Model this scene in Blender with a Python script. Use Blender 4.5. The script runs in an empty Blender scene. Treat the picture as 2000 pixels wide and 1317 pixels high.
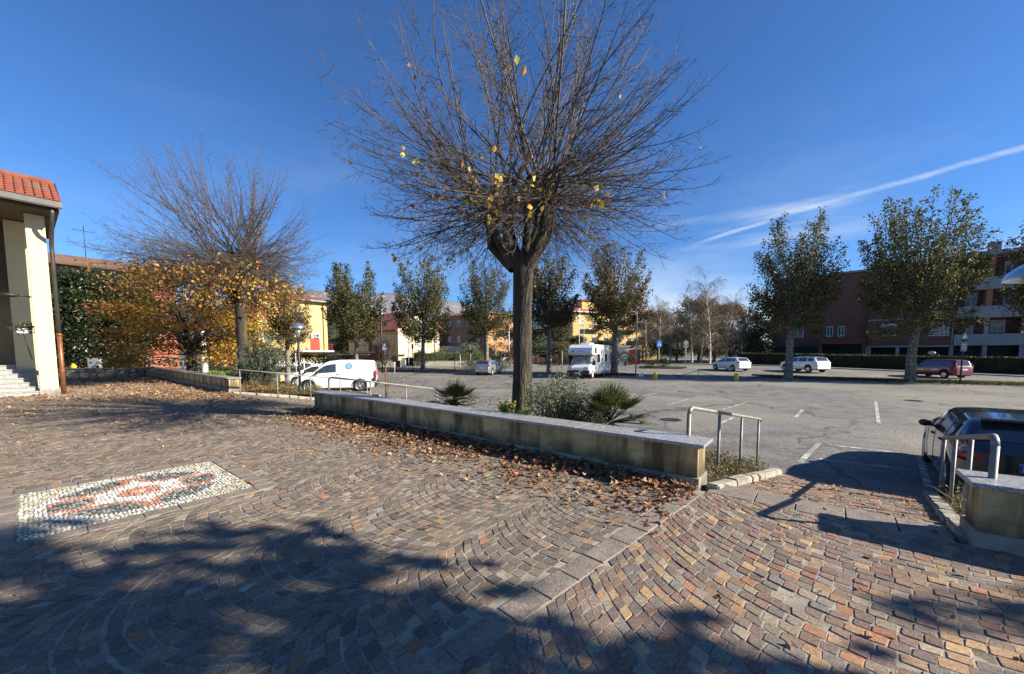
import bpy, bmesh, math, random
import numpy as np
from math import sin, cos, pi, radians, sqrt, atan2
from mathutils import Vector, Matrix
rnd = random.Random(7); RS = np.random.RandomState(11)
SC = bpy.context.scene
COL = SC.collection

# ------------------------------------------------------------------ camera
PITCH = radians(4.2); EYE = 1.6
cam = bpy.data.cameras.new('camera'); camo = bpy.data.objects.new('camera', cam); COL.objects.link(camo)
cam.sensor_width = 36; cam.lens = 13.5; cam.shift_y = 0.04325; cam.clip_start = 0.05; cam.clip_end = 20000
camo.location = (0, 0, EYE); camo.rotation_euler = (pi/2 - PITCH, 0, 0)
SC.camera = camo
# ------------------------------------------------------------------ sun, sky, exposure
SUN_EL = radians(27); SUN_AZ = radians(-15)        # azimuth counter-clockwise from +X
SUNV = Vector((cos(SUN_EL)*cos(SUN_AZ), cos(SUN_EL)*sin(SUN_AZ), sin(SUN_EL)))
sl = bpy.data.lights.new('sun', 'SUN'); sl.energy = 5.0; sl.angle = radians(0.53); sl.color = (1, .915, .775)
so = bpy.data.objects.new('sun', sl); COL.objects.link(so); so.rotation_euler = SUNV.to_track_quat('Z', 'Y').to_euler()
w = bpy.data.worlds.new("World"); SC.world = w; w.use_nodes = True
SC.view_settings.view_transform = 'Standard'; SC.view_settings.look = 'None'
SC.view_settings.exposure = 1.2; SC.view_settings.gamma = 1

def pixray(px, py):
    return Vector((px-1000, cos(PITCH)*750+sin(PITCH)*(745-py), -sin(PITCH)*750+cos(PITCH)*(745-py)))
def A(px, py, z=0.0):                        # photo pixel -> point on level z
    r = pixray(px, py); t = (z-EYE)/r.z
    return Vector((r.x*t, r.y*t, z))
def AD(px, py, D):                           # photo pixel -> point at distance D in front
    r = pixray(px, py); t = D/r.y
    return Vector((r.x*t, D, EYE+r.z*t))
def X_at(px, D): return AD(px, 690, D).x

def sky():
    nt = w.node_tree; N = nt.nodes; L = nt.links; N.clear()
    out = N.new('ShaderNodeOutputWorld'); bg = N.new('ShaderNodeBackground'); L.new(bg.outputs[0], out.inputs[0])
    st = N.new('ShaderNodeTexSky'); st.sky_type = 'NISHITA'; st.sun_disc = False
    st.sun_elevation = SUN_EL; st.sun_rotation = pi/2 - SUN_AZ
    st.air_density = 1.0; st.dust_density = 0.25; st.ozone_density = 3.2; st.altitude = 300
    bg.inputs[1].default_value = 0.054
    tc = N.new('ShaderNodeTexCoord'); D = tc.outputs['Generated']
    def M(op, a, b=None, c=None, clamp=False):
        n = N.new('ShaderNodeMath'); n.operation = op; n.use_clamp = clamp
        for i, v in enumerate((a, b, c)):
            if v is None: continue
            if isinstance(v, (int, float)): n.inputs[i].default_value = v
            else: L.new(v, n.inputs[i])
        return n.outputs[0]
    def dot(vec, v=None):
        n = N.new('ShaderNodeVectorMath'); n.operation = 'DOT_PRODUCT'
        L.new(v or D, n.inputs[0]); n.inputs[1].default_value = vec; return n.outputs['Value']
    def ramp(x, a, b):
        n = N.new('ShaderNodeMapRange'); n.interpolation_type = 'SMOOTHSTEP'; L.new(x, n.inputs[0])
        n.inputs[1].default_value = a; n.inputs[2].default_value = b; return n.outputs[0]
    def noise(scale, vscale, det=5, rough=.6):
        mp = N.new('ShaderNodeMapping'); L.new(D, mp.inputs[0]); mp.inputs[3].default_value = vscale
        n = N.new('ShaderNodeTexNoise'); n.inputs['Scale'].default_value = scale; n.inputs['Detail'].default_value = det
        n.inputs['Roughness'].default_value = rough; L.new(mp.outputs[0], n.inputs['Vector']); return n.outputs[0]
    def trail(p, q, width, lo, hi, wob, soft=0.5):
        a = pixray(*p).normalized(); b = pixray(*q).normalized()
        n = a.cross(b).normalized(); t = (b-n*b.dot(n)-a*1.0).normalized()
        nz = noise(9, (1, 1, 1), 3)
        d = M('ADD', dot(n), M('MULTIPLY', M('SUBTRACT', nz, .5), wob))
        e = M('ABSOLUTE', d)
        m = ramp(e, width, width*soft*.2)
        s = dot(t)
        m = M('MULTIPLY', m, M('MULTIPLY', ramp(s, lo[0], lo[1]), ramp(s, hi[1], hi[0])))
        return m, s
    z = N.new('ShaderNodeSeparateXYZ'); L.new(D, z.inputs[0]); Z = z.outputs[2]; X = z.outputs[0]
    # main contrail, a thinner older one and bands of thin cirrus low on the right
    a = pixray(1560, 408).normalized(); b = pixray(2000, 291).normalized()
    n_ = a.cross(b).normalized(); t_ = (b-a).normalized()
    sa, sb = a.dot(t_), b.dot(t_)
    k1, _ = trail((1604, 398), (2000, 291), .0068, (sa-.2, sa+.06), (sb+.6, sb+.8), .016)
    c = pixray(1385, 468).normalized(); d = pixray(1560, 421).normalized(); t2 = (d-c).normalized()
    k2, _ = trail((1385, 468), (1500, 433), .006, (c.dot(t2)-.02, c.dot(t2)+.05), (d.dot(t2)-.04, d.dot(t2)), .006)
    fine = ramp(noise(14, (1, 1, 2.2), 6, .7), .25, .75)
    k1 = M('MULTIPLY', M('MULTIPLY', k1, M('ADD', M('MULTIPLY', fine, .85), .15)), .5)
    k2 = M('MULTIPLY', k2, .35)
    az = ramp(X, .22, .62)
    cir = ramp(noise(3.0, (1.2, 1.2, 9), 6, .55), .42, .8)
    band = M('MULTIPLY', ramp(Z, .18, .24), ramp(Z, .33, .28))
    k3 = M('MULTIPLY', M('MULTIPLY', M('MULTIPLY', cir, band), M('MULTIPLY', ramp(X, .28, .40), ramp(X, .72, .58))), .5)
    low = M('MULTIPLY', ramp(noise(2.2, (1, 1, 4), 5, .5), .30, .58), ramp(Z, .25, .05))
    k4 = M('MULTIPLY', M('MULTIPLY', low, ramp(X, .0, .35)), 1.0)
    k5 = M('MULTIPLY', M('MULTIPLY', ramp(noise(1.7, (1, 1, 3), 5, .6), .45, .85), ramp(Z, .75, .2)), .14)
    tot = M('ADD', M('ADD', k1, k2), M('ADD', k3, M('ADD', k4, k5)), clamp=True)
    hs = N.new('ShaderNodeMix'); hs.data_type = 'RGBA'; hs.blend_type = 'MULTIPLY'; hs.inputs[0].default_value = 1
    L.new(st.outputs[0], hs.inputs[6]); hs.inputs[7].default_value = (.57, .93, 1.36, 1)
    mx = N.new('ShaderNodeMix'); mx.data_type = 'RGBA'; L.new(tot, mx.inputs[0]); L.new(hs.outputs[2], mx.inputs[6])
    mx.inputs[7].default_value = (7.2, 8.0, 9.0, 1)
    L.new(mx.outputs[2], bg.inputs[0])
sky()

# ================================================================== helpers
def link(o): COL.objects.link(o); return o
def tag(o, label=None, cat=None, group=None, kind=None):
    if label: o['label'] = label
    if cat: o['category'] = cat
    if group: o['group'] = group
    if kind: o['kind'] = kind
    return o
def empty(name, loc=(0, 0, 0), rz=0, label=None, cat=None, group=None):
    o = link(bpy.data.objects.new(name, None)); o.location = loc; o.rotation_euler = (0, 0, rz); o.empty_display_size = .2
    return tag(o, label, cat, group)
def copy_tree(o, parent=None):
    c = o.copy(); COL.objects.link(c); c.parent = parent
    for ch in [x for x in bpy.data.objects if x.parent == o]: copy_tree(ch, c)
    return c
def set_tint(me, tint, dom='FACE'):
    at = me.attributes.new('tint', 'FLOAT_COLOR', dom)
    t = np.ones((len(tint), 4), dtype=np.float32); t[:, :3] = tint
    at.data.foreach_set('color', t.ravel())
def np_obj(name, V, F, mat, parent=None, tint=None, smooth=False):
    V = np.asarray(V, dtype=np.float32).reshape(-1, 3); F = np.asarray(F, dtype=np.int32); n, k = F.shape
    me = bpy.data.meshes.new(name)
    me.vertices.add(len(V)); me.vertices.foreach_set('co', V.ravel())
    me.loops.add(n*k); me.loops.foreach_set('vertex_index', F.ravel())
    me.polygons.add(n); me.polygons.foreach_set('loop_start', np.arange(n, dtype=np.int32)*k)
    me.update(calc_edges=True)
    if tint is not None: set_tint(me, tint)
    if smooth: me.shade_smooth()
    else: me.shade_flat()
    me.materials.append(mat)
    o = link(bpy.data.objects.new(name, me)); o.parent = parent
    return o
class MB:
    """collects geometry for ONE mesh object"""
    def __init__(s): s.v = []; s.f = []; s.m = []; s.cur = 0; s.M = None; s.sh = []; s.smooth = False
    def put(s, vs, fs):
        b = len(s.v)
        s.v += [tuple(s.M @ Vector(v)) if s.M else tuple(v) for v in vs]
        s.f += [tuple(b+i for i in f) for f in fs]; s.m += [s.cur]*len(fs)
        s.sh += [s.smooth]*len(fs)
    def box(s, x0, x1, y0, y1, z0, z1):
        s.put([(x0, y0, z0), (x1, y0, z0), (x1, y1, z0), (x0, y1, z0), (x0, y0, z1), (x1, y0, z1), (x1, y1, z1), (x0, y1, z1)],
              [(0, 3, 2, 1), (4, 5, 6, 7), (0, 1, 5, 4), (1, 2, 6, 5), (2, 3, 7, 6), (3, 0, 4, 7)])
        return s
    def hexa(s, b4, t4):
        s.put(list(b4)+list(t4), [(0, 3, 2, 1), (4, 5, 6, 7), (0, 1, 5, 4), (1, 2, 6, 5), (2, 3, 7, 6), (3, 0, 4, 7)]); return s
    def prism(s, pts, z0, z1):              # xy polygon ccw extruded
        n = len(pts)
        s.put([(p[0], p[1], z0) for p in pts]+[(p[0], p[1], z1) for p in pts],
              [tuple(range(n-1, -1, -1)), tuple(range(n, 2*n))]+[(i, (i+1) % n, n+(i+1) % n, n+i) for i in range(n)]); return s
    def prism_y(s, pts, y0, y1, inset=0):   # xz polygon extruded along y; inset shrinks side by f(z) if callable
        n = len(pts); f = inset if callable(inset) else (lambda z: inset)
        s.put([(p[0], y0+f(p[1]), p[1]) for p in pts]+[(p[0], y1-f(p[1]), p[1]) for p in pts],
              [tuple(range(n)), tuple(range(2*n-1, n-1, -1))]+[(i, n+i, n+(i+1) % n, (i+1) % n) for i in range(n)]); return s
    def tube(s, pts, rad, n=8, cap=True, sm=True):
        P = [Vector(p) for p in pts]; k = len(P)
        if isinstance(rad, (int, float)): rad = [rad]*k
        up = Vector((0, 0, 1)); vs = []; prev = None
        for i in range(k):
            d = (P[min(i+1, k-1)]-P[max(i-1, 0)])
            if d.length < 1e-9: d = Vector((0, 0, 1))
            d.normalize()
            if prev is None:
                a = d.cross(up if abs(d.z) < .95 else Vector((1, 0, 0))).normalized()
            else:
                a = (prev-d*prev.dot(d)); a = a.normalized() if a.length > 1e-6 else d.orthogonal().normalized()
            prev = a; b = d.cross(a)
            for j in range(n):
                t = 2*pi*j/n; vs.append(P[i]+(a*cos(t)+b*sin(t))*rad[i])
        fs = [(i*n+j, i*n+(j+1) % n, (i+1)*n+(j+1) % n, (i+1)*n+j) for i in range(k-1) for j in range(n)]
        old = s.smooth; s.smooth = sm
        s.put(vs, fs)
        if cap:
            s.smooth = False; b = len(s.v)-k*n
            s.f += [tuple(b+n-1-j for j in range(n)), tuple(b+(k-1)*n+j for j in range(n))]; s.m += [s.cur]*2; s.sh += [False]*2
        s.smooth = old; return s
    def lathe(s, prof, n=16, c=(0, 0, 0), sm=True, axis='z'):
        vs = []
        for r, z in prof:
            for j in range(n):
                t = 2*pi*j/n
                if axis == 'z': vs.append((c[0]+r*cos(t), c[1]+r*sin(t), c[2]+z))
                else: vs.append((c[0]+r*cos(t), c[1]+z, c[2]+r*sin(t)))
        k = len(prof)
        fs = [(i*n+j, i*n+(j+1) % n, (i+1)*n+(j+1) % n, (i+1)*n+j) if axis == 'z' else (i*n+j, (i+1)*n+j, (i+1)*n+(j+1) % n, i*n+(j+1) % n) for i in range(k-1) for j in range(n)]
        old = s.smooth; s.smooth = sm; s.put(vs, fs); s.smooth = old; return s
    def ell(s, c, r, n=10, m=6, jit=0):
        vs = []; fs = []
        for i in range(m+1):
            a = -pi/2+pi*i/m
            for j in range(n):
                t = 2*pi*j/n; q = 1+(rnd.uniform(-jit, jit) if jit else 0)
                vs.append((c[0]+r[0]*cos(a)*cos(t)*q, c[1]+r[1]*cos(a)*sin(t)*q, c[2]+r[2]*sin(a)*q))
        fs = [(i*n+j, i*n+(j+1) % n, (i+1)*n+(j+1) % n, (i+1)*n+j) for i in range(m) for j in range(n)]
        old = s.smooth; s.smooth = True; s.put(vs, fs); s.smooth = old; return s
    def build(s, name, mats, parent=None, bevel=0, tint=None, flat=False, seg=2):
        me = bpy.data.meshes.new(name); me.from_pydata(s.v, [], s.f)
        if not isinstance(mats, (list, tuple)): mats = [mats]
        for m in mats: me.materials.append(m)
        me.polygons.foreach_set('material_index', s.m); me.polygons.foreach_set('use_smooth', s.sh)
        me.update()
        if bevel:
            bm = bmesh.new(); bm.from_mesh(me)
            bmesh.ops.remove_doubles(bm, verts=bm.verts, dist=1e-5)
            es = [e for e in bm.edges if len(e.link_faces) == 2 and e.calc_face_angle(0) > .5]
            bmesh.ops.bevel(bm, geom=es, offset=bevel, segments=seg, affect='EDGES', clamp_overlap=True)
            bm.to_mesh(me); bm.free()
        if tint is not None: set_tint(me, tint)
        o = link(bpy.data.objects.new(name, me)); o.parent = parent
        return o

# ================================================================== materials
def c4(c): return (c[0], c[1], c[2], 1)
def mat(name, col=(.5, .5, .5), rough=.8, metal=0, col2=None, nscale=6, bump=0, bscale=40, attr=False, tint_noise=0, spec=.5,
        coat=0, trans=0, emit=None, ao=0, stretch=(1, 1, 1), alpha=1, detail=6, lo=.35, hi=.68, third=None, third_scale=1.2, tl=(.55, .75)):
    m = bpy.data.materials.new(name); m.use_nodes = True; nt = m.node_tree; N = nt.nodes; L = nt.links
    P = N['Principled BSDF']; P.inputs['Roughness'].default_value = rough; P.inputs['Metallic'].default_value = metal
    P.inputs['Specular IOR Level'].default_value = spec; P.inputs['Coat Weight'].default_value = coat
    tc = N.new('ShaderNodeTexCoord'); mp = N.new('ShaderNodeMapping'); mp.inputs[3].default_value = stretch
    L.new(tc.outputs['Object'], mp.inputs[0])
    def noise(sc, det=detail):
        n = N.new('ShaderNodeTexNoise'); n.inputs['Scale'].default_value = sc; n.inputs['Detail'].default_value = det
        L.new(mp.outputs[0], n.inputs['Vector']); return n.outputs[0]
    def rng(x, a, b, lo_=0, hi_=1):
        r = N.new('ShaderNodeMapRange'); L.new(x, r.inputs[0])
        for i, v in enumerate((a, b, lo_, hi_)): r.inputs[i+1].default_value = v
        return r.outputs[0]
    def mix(f, a, b, mode='MIX'):
        x = N.new('ShaderNodeMix'); x.data_type = 'RGBA'; x.blend_type = mode
        if isinstance(f, float) or isinstance(f, int): x.inputs[0].default_value = f
        else: L.new(f, x.inputs[0])
        for i, v in ((6, a), (7, b)):
            if isinstance(v, tuple): x.inputs[i].default_value = v
            else: L.new(v, x.inputs[i])
        return x.outputs[2]
    cur = c4(col)
    if attr:
        at = N.new('ShaderNodeAttribute'); at.attribute_name = 'tint'; cur = at.outputs['Color']
    if col2 is not None: cur = mix(rng(noise(nscale), lo, hi), cur, c4(col2))
    if third is not None: cur = mix(rng(noise(third_scale), tl[0], tl[1]), cur, c4(third))
    if tint_noise:
        v = rng(noise(bscale*.5), .3, .7, 1-tint_noise, 1+tint_noise)
        cmb = N.new('ShaderNodeCombineColor'); [L.new(v, cmb.inputs[i]) for i in range(3)]
        cur = mix(1.0, cur, cmb.outputs[0], 'MULTIPLY')
    if isinstance(cur, tuple): P.inputs['Base Color'].default_value = cur
    else: L.new(cur, P.inputs['Base Color'])
    if bump:
        b = N.new('ShaderNodeBump'); b.inputs['Strength'].default_value = 1; b.inputs['Distance'].default_value = bump
        L.new(noise(bscale), b.inputs['Height']); L.new(b.outputs[0], P.inputs['Normal'])
    if emit: P.inputs['Emission Color'].default_value = c4(emit[0]); P.inputs['Emission Strength'].default_value = emit[1]
    if trans:
        tr = N.new('ShaderNodeBsdfTranslucent'); ms = N.new('ShaderNodeMixShader'); ms.inputs[0].default_value = trans
        if isinstance(cur, tuple): tr.inputs[0].default_value = cur
        else: L.new(cur, tr.inputs[0])
        L.new(P.outputs[0], ms.inputs[1]); L.new(tr.outputs[0], ms.inputs[2]); L.new(ms.outputs[0], N['Material Output'].inputs[0])
    return m
def brick_mat(name, c1, c2, mortar, scale=1.0, bw=.25, rh=.07, vaxis='xz', rough=.9, col2=None, dirt=None):
    m = bpy.data.materials.new(name); m.use_nodes = True; nt = m.node_tree; N = nt.nodes; L = nt.links; P = N['Principled BSDF']
    P.inputs['Roughness'].default_value = rough
    tc = N.new('ShaderNodeTexCoord'); sp = N.new('ShaderNodeSeparateXYZ'); L.new(tc.outputs['Object'], sp.inputs[0])
    cb = N.new('ShaderNodeCombineXYZ')
    ad = N.new('ShaderNodeMath'); ad.operation = 'ADD'; L.new(sp.outputs[0], ad.inputs[0]); L.new(sp.outputs[1], ad.inputs[1])
    L.new(ad.outputs[0], cb.inputs[0]); L.new(sp.outputs[2], cb.inputs[1])
    b = N.new('ShaderNodeTexBrick'); L.new(cb.outputs[0], b.inputs[0]); b.inputs['Color1'].default_value = c4(c1); b.inputs['Color2'].default_value = c4(c2)
    b.inputs['Mortar'].default_value = c4(mortar); b.inputs['Scale'].default_value = scale; b.inputs['Mortar Size'].default_value = .008
    b.inputs['Brick Width'].default_value = bw; b.inputs['Row Height'].default_value = rh
    n = N.new('ShaderNodeTexNoise'); n.inputs['Scale'].default_value = .5; n.inputs['Detail'].default_value = 6
    mp = N.new('ShaderNodeMapping'); mp.inputs[3].default_value = (1, 1, 4); L.new(tc.outputs['Object'], mp.inputs[0]); L.new(mp.outputs[0], n.inputs[0])
    r = N.new('ShaderNodeMapRange'); L.new(n.outputs[0], r.inputs[0]); r.inputs[1].default_value = .5; r.inputs[2].default_value = .72; r.inputs[4].default_value = .75
    x = N.new('ShaderNodeMix'); x.data_type = 'RGBA'; L.new(r.outputs[0], x.inputs[0]); L.new(b.outputs[0], x.inputs[6]); x.inputs[7].default_value = c4(dirt or c2)
    L.new(x.outputs[2], P.inputs['Base Color'])
    bp = N.new('ShaderNodeBump'); bp.inputs['Distance'].default_value = .01; bp.invert = True; L.new(b.outputs['Fac'], bp.inputs['Height']); L.new(bp.outputs[0], P.inputs['Normal'])
    return m

MT = {}
MT['cobble'] = mat('porphyry_cobble', attr=True, rough=.78, bump=.0035, bscale=110, tint_noise=.34, spec=.3)
MT['joint'] = mat('joint_sand', (.34, .305, .245), .95, col2=(.20, .175, .14), nscale=5, bump=.004, bscale=90, third=(.07, .08, .045), third_scale=1.1, tl=(.6, .75))
MT['slab'] = mat('porphyry_slab', (.235, .195, .155), .8, col2=(.155, .13, .108), nscale=5, bump=.005, bscale=70, tint_noise=.3)
MT['pebble'] = mat('river_pebble', attr=True, rough=.5, tint_noise=.12, bscale=80)
MT['asphalt'] = mat('old_asphalt', (.17, .163, .148), .88, col2=(.105, .102, .096), nscale=1.3, detail=12, lo=.42, hi=.66, bump=.012, bscale=38, third=(.215, .195, .16), third_scale=.16, tl=(.45, .62), tint_noise=.5, spec=.4)
MT['asphalt_dark'] = mat('road_asphalt', (.13, .125, .118), .88, col2=(.10, .098, .094), nscale=.5, bump=.004, bscale=60, tint_noise=.2)
MT['pave'] = mat('pavement', (.30, .28, .25), .9, col2=(.22, .20, .18), nscale=1, bump=.004, bscale=40, tint_noise=.15)
MT['paint'] = mat('road_paint', (.60, .59, .55), .75, col2=(.24, .23, .215), nscale=4.5, lo=.36, hi=.52, tint_noise=.2)
def cracked(m):
    nt = m.node_tree; N = nt.nodes; L = nt.links; P = N['Principled BSDF']; src = P.inputs['Base Color'].links[0].from_socket
    tc = N.new('ShaderNodeTexCoord'); nz = N.new('ShaderNodeTexNoise'); nz.inputs['Scale'].default_value = .9; nz.inputs['Detail'].default_value = 8; L.new(tc.outputs['Object'], nz.inputs[0])
    va = N.new('ShaderNodeVectorMath'); va.operation = 'MULTIPLY_ADD'; L.new(nz.outputs['Color'], va.inputs[0]); va.inputs[1].default_value = (2.2, 2.2, 0); L.new(tc.outputs['Object'], va.inputs[2])
    cur = src
    for sc, wd, f, col in ((.13, .009, .9, (.04, .038, .035)), (.42, .010, .5, (.05, .048, .045))):
        vo = N.new('ShaderNodeTexVoronoi'); vo.feature = 'DISTANCE_TO_EDGE'; vo.inputs['Scale'].default_value = sc; L.new(va.outputs[0], vo.inputs['Vector'])
        mr = N.new('ShaderNodeMapRange'); L.new(vo.outputs['Distance'], mr.inputs[0]); mr.inputs[1].default_value = 0; mr.inputs[2].default_value = wd; mr.inputs[3].default_value = f; mr.inputs[4].default_value = 0
        mx = N.new('ShaderNodeMix'); mx.data_type = 'RGBA'; L.new(mr.outputs[0], mx.inputs[0]); L.new(cur, mx.inputs[6]); mx.inputs[7].default_value = c4(col); cur = mx.outputs[2]
    for sc, lo, hi, f, col in ((.55, .66, .74, .45, (.07, .068, .065)), (6.0, .68, .76, .4, (.08, .075, .07)), (2.3, .66, .72, .3, (.27, .25, .21))):
        n2 = N.new('ShaderNodeTexNoise'); n2.inputs['Scale'].default_value = sc; n2.inputs['Detail'].default_value = 4; L.new(tc.outputs['Object'], n2.inputs[0])
        mr = N.new('ShaderNodeMapRange'); L.new(n2.outputs[0], mr.inputs[0]); mr.inputs[1].default_value = lo; mr.inputs[2].default_value = hi; mr.inputs[4].default_value = f
        mx = N.new('ShaderNodeMix'); mx.data_type = 'RGBA'; L.new(mr.outputs[0], mx.inputs[0]); L.new(cur, mx.inputs[6]); mx.inputs[7].default_value = c4(col); cur = mx.outputs[2]
    L.new(cur, P.inputs['Base Color'])
cracked(MT['asphalt'])
MT['soil'] = mat('bed_soil', (.10, .075, .05), .95, col2=(.06, .05, .03), nscale=4, bump=.03, bscale=14)
MT['grassg'] = mat('grass_ground', (.055, .075, .022), .95, col2=(.10, .085, .04), nscale=1.2, bump=.03, bscale=20, tint_noise=.4)
MT['field'] = mat('distant_ground', (.07, .075, .04), .95, col2=(.11, .10, .07), nscale=.02)
MT['grass'] = mat('grass_blade', attr=True, rough=.8, trans=.25)
MT['leaf'] = mat('leaf', attr=True, rough=.55, trans=.36, spec=.3)
MT['leafdull'] = mat('leaf_dull', attr=True, rough=.62, trans=.25, spec=.4)
MT['leafgloss'] = mat('leaf_gloss', attr=True, rough=.36, trans=.12, spec=.45)
MT['litter'] = mat('leaf_litter', attr=True, rough=.75, trans=.15, tint_noise=.15)
MT['kerb'] = mat('kerb_stone', (.36, .33, .28), .9, col2=(.20, .18, .14), nscale=5, bump=.012, bscale=18, third=(.10, .11, .05), third_scale=3, tl=(.55, .7), tint_noise=.2)
MT['granite'] = mat('granite_coping', (.42, .42, .42), .32, col2=(.17, .17, .18), nscale=45, bump=.0012, bscale=90, third=(.26, .25, .24), third_scale=2, tint_noise=.2, lo=.42, hi=.58)
MT['plinth'] = mat('plinth_stone', (.33, .305, .255), .85, col2=(.16, .145, .11), nscale=4, bump=.004, bscale=30, third=(.08, .07, .05), third_scale=1.5, tl=(.52, .7))
MT['render'] = mat('wall_render_clean', (.57, .44, .21), .9, col2=(.47, .36, .17), nscale=1.4, bump=.004, bscale=60, tint_noise=.07)
MT['gal'] = mat('galvanised_steel', (.27, .26, .24), .6, .4, col2=(.18, .17, .155), nscale=9, bump=.0006, bscale=60)
MT['galdull'] = mat('painted_post', (.45, .45, .43), .6, .3, col2=(.33, .33, .32), nscale=6)
MT['darkmetal'] = mat('dark_metal', (.035, .033, .032), .5, .4)
MT['gutter'] = mat('gutter_metal', (.10, .09, .085), .45, .5, col2=(.075, .07, .065), nscale=4)
MT['copper'] = mat('copper_pipe', (.33, .13, .06), .5, .55, col2=(.2, .085, .045), nscale=5, bump=.001, bscale=40)
MT['tile'] = mat('roof_tile', (.26, .062, .032), .9, col2=(.15, .042, .026), nscale=3, bump=.01, bscale=12, third=(.16, .10, .075), third_scale=1.1, tint_noise=.2)
MT['tile2'] = mat('roof_tile_orange', (.33, .095, .05), .88, col2=(.22, .07, .04), nscale=1.2, tint_noise=.2, bscale=8)
MT['church'] = mat('cream_render', (.60, .53, .33), .9, col2=(.53, .47, .30), nscale=.9, bump=.003, bscale=40, third=(.36, .32, .21), third_scale=1.5, tl=(.64, .9), tint_noise=.05)
MT['brtile'] = mat('weathered_brown_tile', (.20, .105, .065), .9, col2=(.13, .075, .05), nscale=2)
MT['brownwall'] = mat('brown_render', (.27, .20, .12), .9, col2=(.21, .16, .10), nscale=.7)
MT['soffit'] = mat('dark_timber', (.10, .06, .035), .8, col2=(.06, .04, .025), nscale=3, stretch=(1, 8, 1))
MT['step'] = mat('granite_step', (.34, .335, .31), .7, col2=(.22, .215, .20), nscale=14, tint_noise=.15)
MT['barkl'] = mat('linden_bark', (.060, .047, .035), .92, col2=(.020, .016, .013), nscale=17, bump=.06, bscale=24, stretch=(1, 1, .16), third=(.15, .14, .04), third_scale=1.2, tl=(.5, .7), tint_noise=.25)
MT['barks'] = mat('linden_shoot_bark', (.105, .080, .060), .7, col2=(.055, .042, .032), nscale=5)
MT['barkp'] = mat('plane_bark', (.16, .148, .116), .85, col2=(.085, .078, .06), nscale=5, bump=.006, bscale=20, third=(.30, .28, .23), third_scale=7, tl=(.55, .6))
MT['barkd'] = mat('dark_bark', (.05, .04, .03), .9, col2=(.03, .025, .02), nscale=8, bump=.02, bscale=20)
MT['barkb'] = mat('birch_bark', (.62, .58, .52), .8, col2=(.16, .13, .11), nscale=4, stretch=(1, 1, 3), lo=.5, hi=.62)
MT['glass'] = mat('window_glass', (.035, .04, .045), .06, 0, spec=.8)
MT['carglass'] = mat('car_glass', (.03, .036, .04), .04, 0, spec=.9, coat=.5)
MT['dkglass'] = mat('house_glass', (.05, .055, .06), .12, 0, spec=.6)
MT['rubber'] = mat('tyre_rubber', (.02, .02, .02), .8)
MT['rim'] = mat('alloy_rim', (.62, .62, .62), .3, .8)
MT['blackpl'] = mat('black_plastic', (.025, .025, .026), .5)
MT['under'] = mat('underbody', (.008, .008, .008), .9)
MT['white'] = mat('white_paint', (.80, .80, .78), .25, coat=1)
MT['silver'] = mat('silver_paint', (.42, .43, .45), .3, .7, coat=1)
MT['red'] = mat('dark_red_paint', (.17, .008, .018), .25, coat=1)
MT['navy'] = mat('grey_blue_paint', (.035, .042, .055), .22, .5, coat=1)
MT['lens'] = mat('head_lamp_lens', (.6, .62, .64), .08, .3, coat=1)
MT['redlens'] = mat('tail_lamp_lens', (.33, .006, .008), .12, coat=1)
MT['dkred'] = mat('smoked_tail_lamp', (.05, .004, .006), .1, coat=1)
MT['plate'] = mat('plate_white', (.75, .75, .73), .5)
MT['plateblue'] = mat('plate_blue', (.02, .08, .45), .5)
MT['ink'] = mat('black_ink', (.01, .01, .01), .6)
MT['yellowc'] = mat('yellow_concrete', (.62, .42, .03), .8, col2=(.42, .30, .06), nscale=9, bump=.004, bscale=30)
MT['yellowh'] = mat('yellow_house', (.60, .475, .20), .9, col2=(.54, .42, .18), nscale=.6)
MT['yellowh2'] = mat('pale_yellow_house', (.56, .41, .16), .9, col2=(.5, .37, .14), nscale=.6)
MT['creamh'] = mat('cream_house', (.60, .51, .35), .9, col2=(.54, .46, .31), nscale=.6)
MT['brown_shade_panel'] = mat('brown_shaded_wall_and_panel', (.30, .17, .09), .9, col2=(.25, .14, .08), nscale=.5)  # shade on the block's front put into the brown; also plain balcony panels
MT['orange_lit'] = mat('orange_sunlit_wall', (.46, .23, .09), .9, col2=(.40, .20, .08), nscale=.5)  # sunlight on the same block's side put into the orange
MT['salmon'] = mat('salmon_house', (.34, .10, .055), .9, col2=(.28, .085, .05), nscale=.6)
MT['conc'] = mat('grey_concrete', (.30, .31, .31), .9, col2=(.23, .24, .24), nscale=.7, bump=.004, bscale=12, third=(.17, .17, .17), third_scale=.6)
MT['white_pl'] = mat('white_plaster', (.72, .72, .70), .85)
MT['shut'] = mat('shutter', (.40, .40, .38), .7)
MT['redgar'] = mat('red_awning', (.40, .05, .035), .8)
MT['timber'] = mat('brown_timber', (.16, .06, .03), .7)
MT['brick'] = brick_mat('red_brick', (.22, .075, .042), (.155, .055, .034), (.16, .13, .11), dirt=(.10, .055, .042))
MT['brick_lit_rim'] = brick_mat('sunlit_brick_and_pot_rim', (.45, .17, .08), (.36, .13, .065), (.25, .2, .16), dirt=(.30, .13, .08))  # pilasters' sunlight put into a brighter brick colour; also the orange pot rim
MT['stonew'] = brick_mat('stone_wall', (.40, .36, .28), (.28, .25, .20), (.22, .2, .17), bw=.45, rh=.22, dirt=(.25, .22, .17))
MT['steel'] = mat('polished_lamp', (.62, .64, .66), .22, .9)
MT['opal'] = mat('opal_glass', (.75, .74, .68), .3, trans=.4)
MT['signblue'] = mat('sign_blue', (.02, .16, .50), .5)
MT['signback'] = mat('sign_grey_back', (.22, .23, .24), .6, .3)
MT['redbox'] = mat('red_kiosk', (.55, .015, .02), .5)
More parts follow.
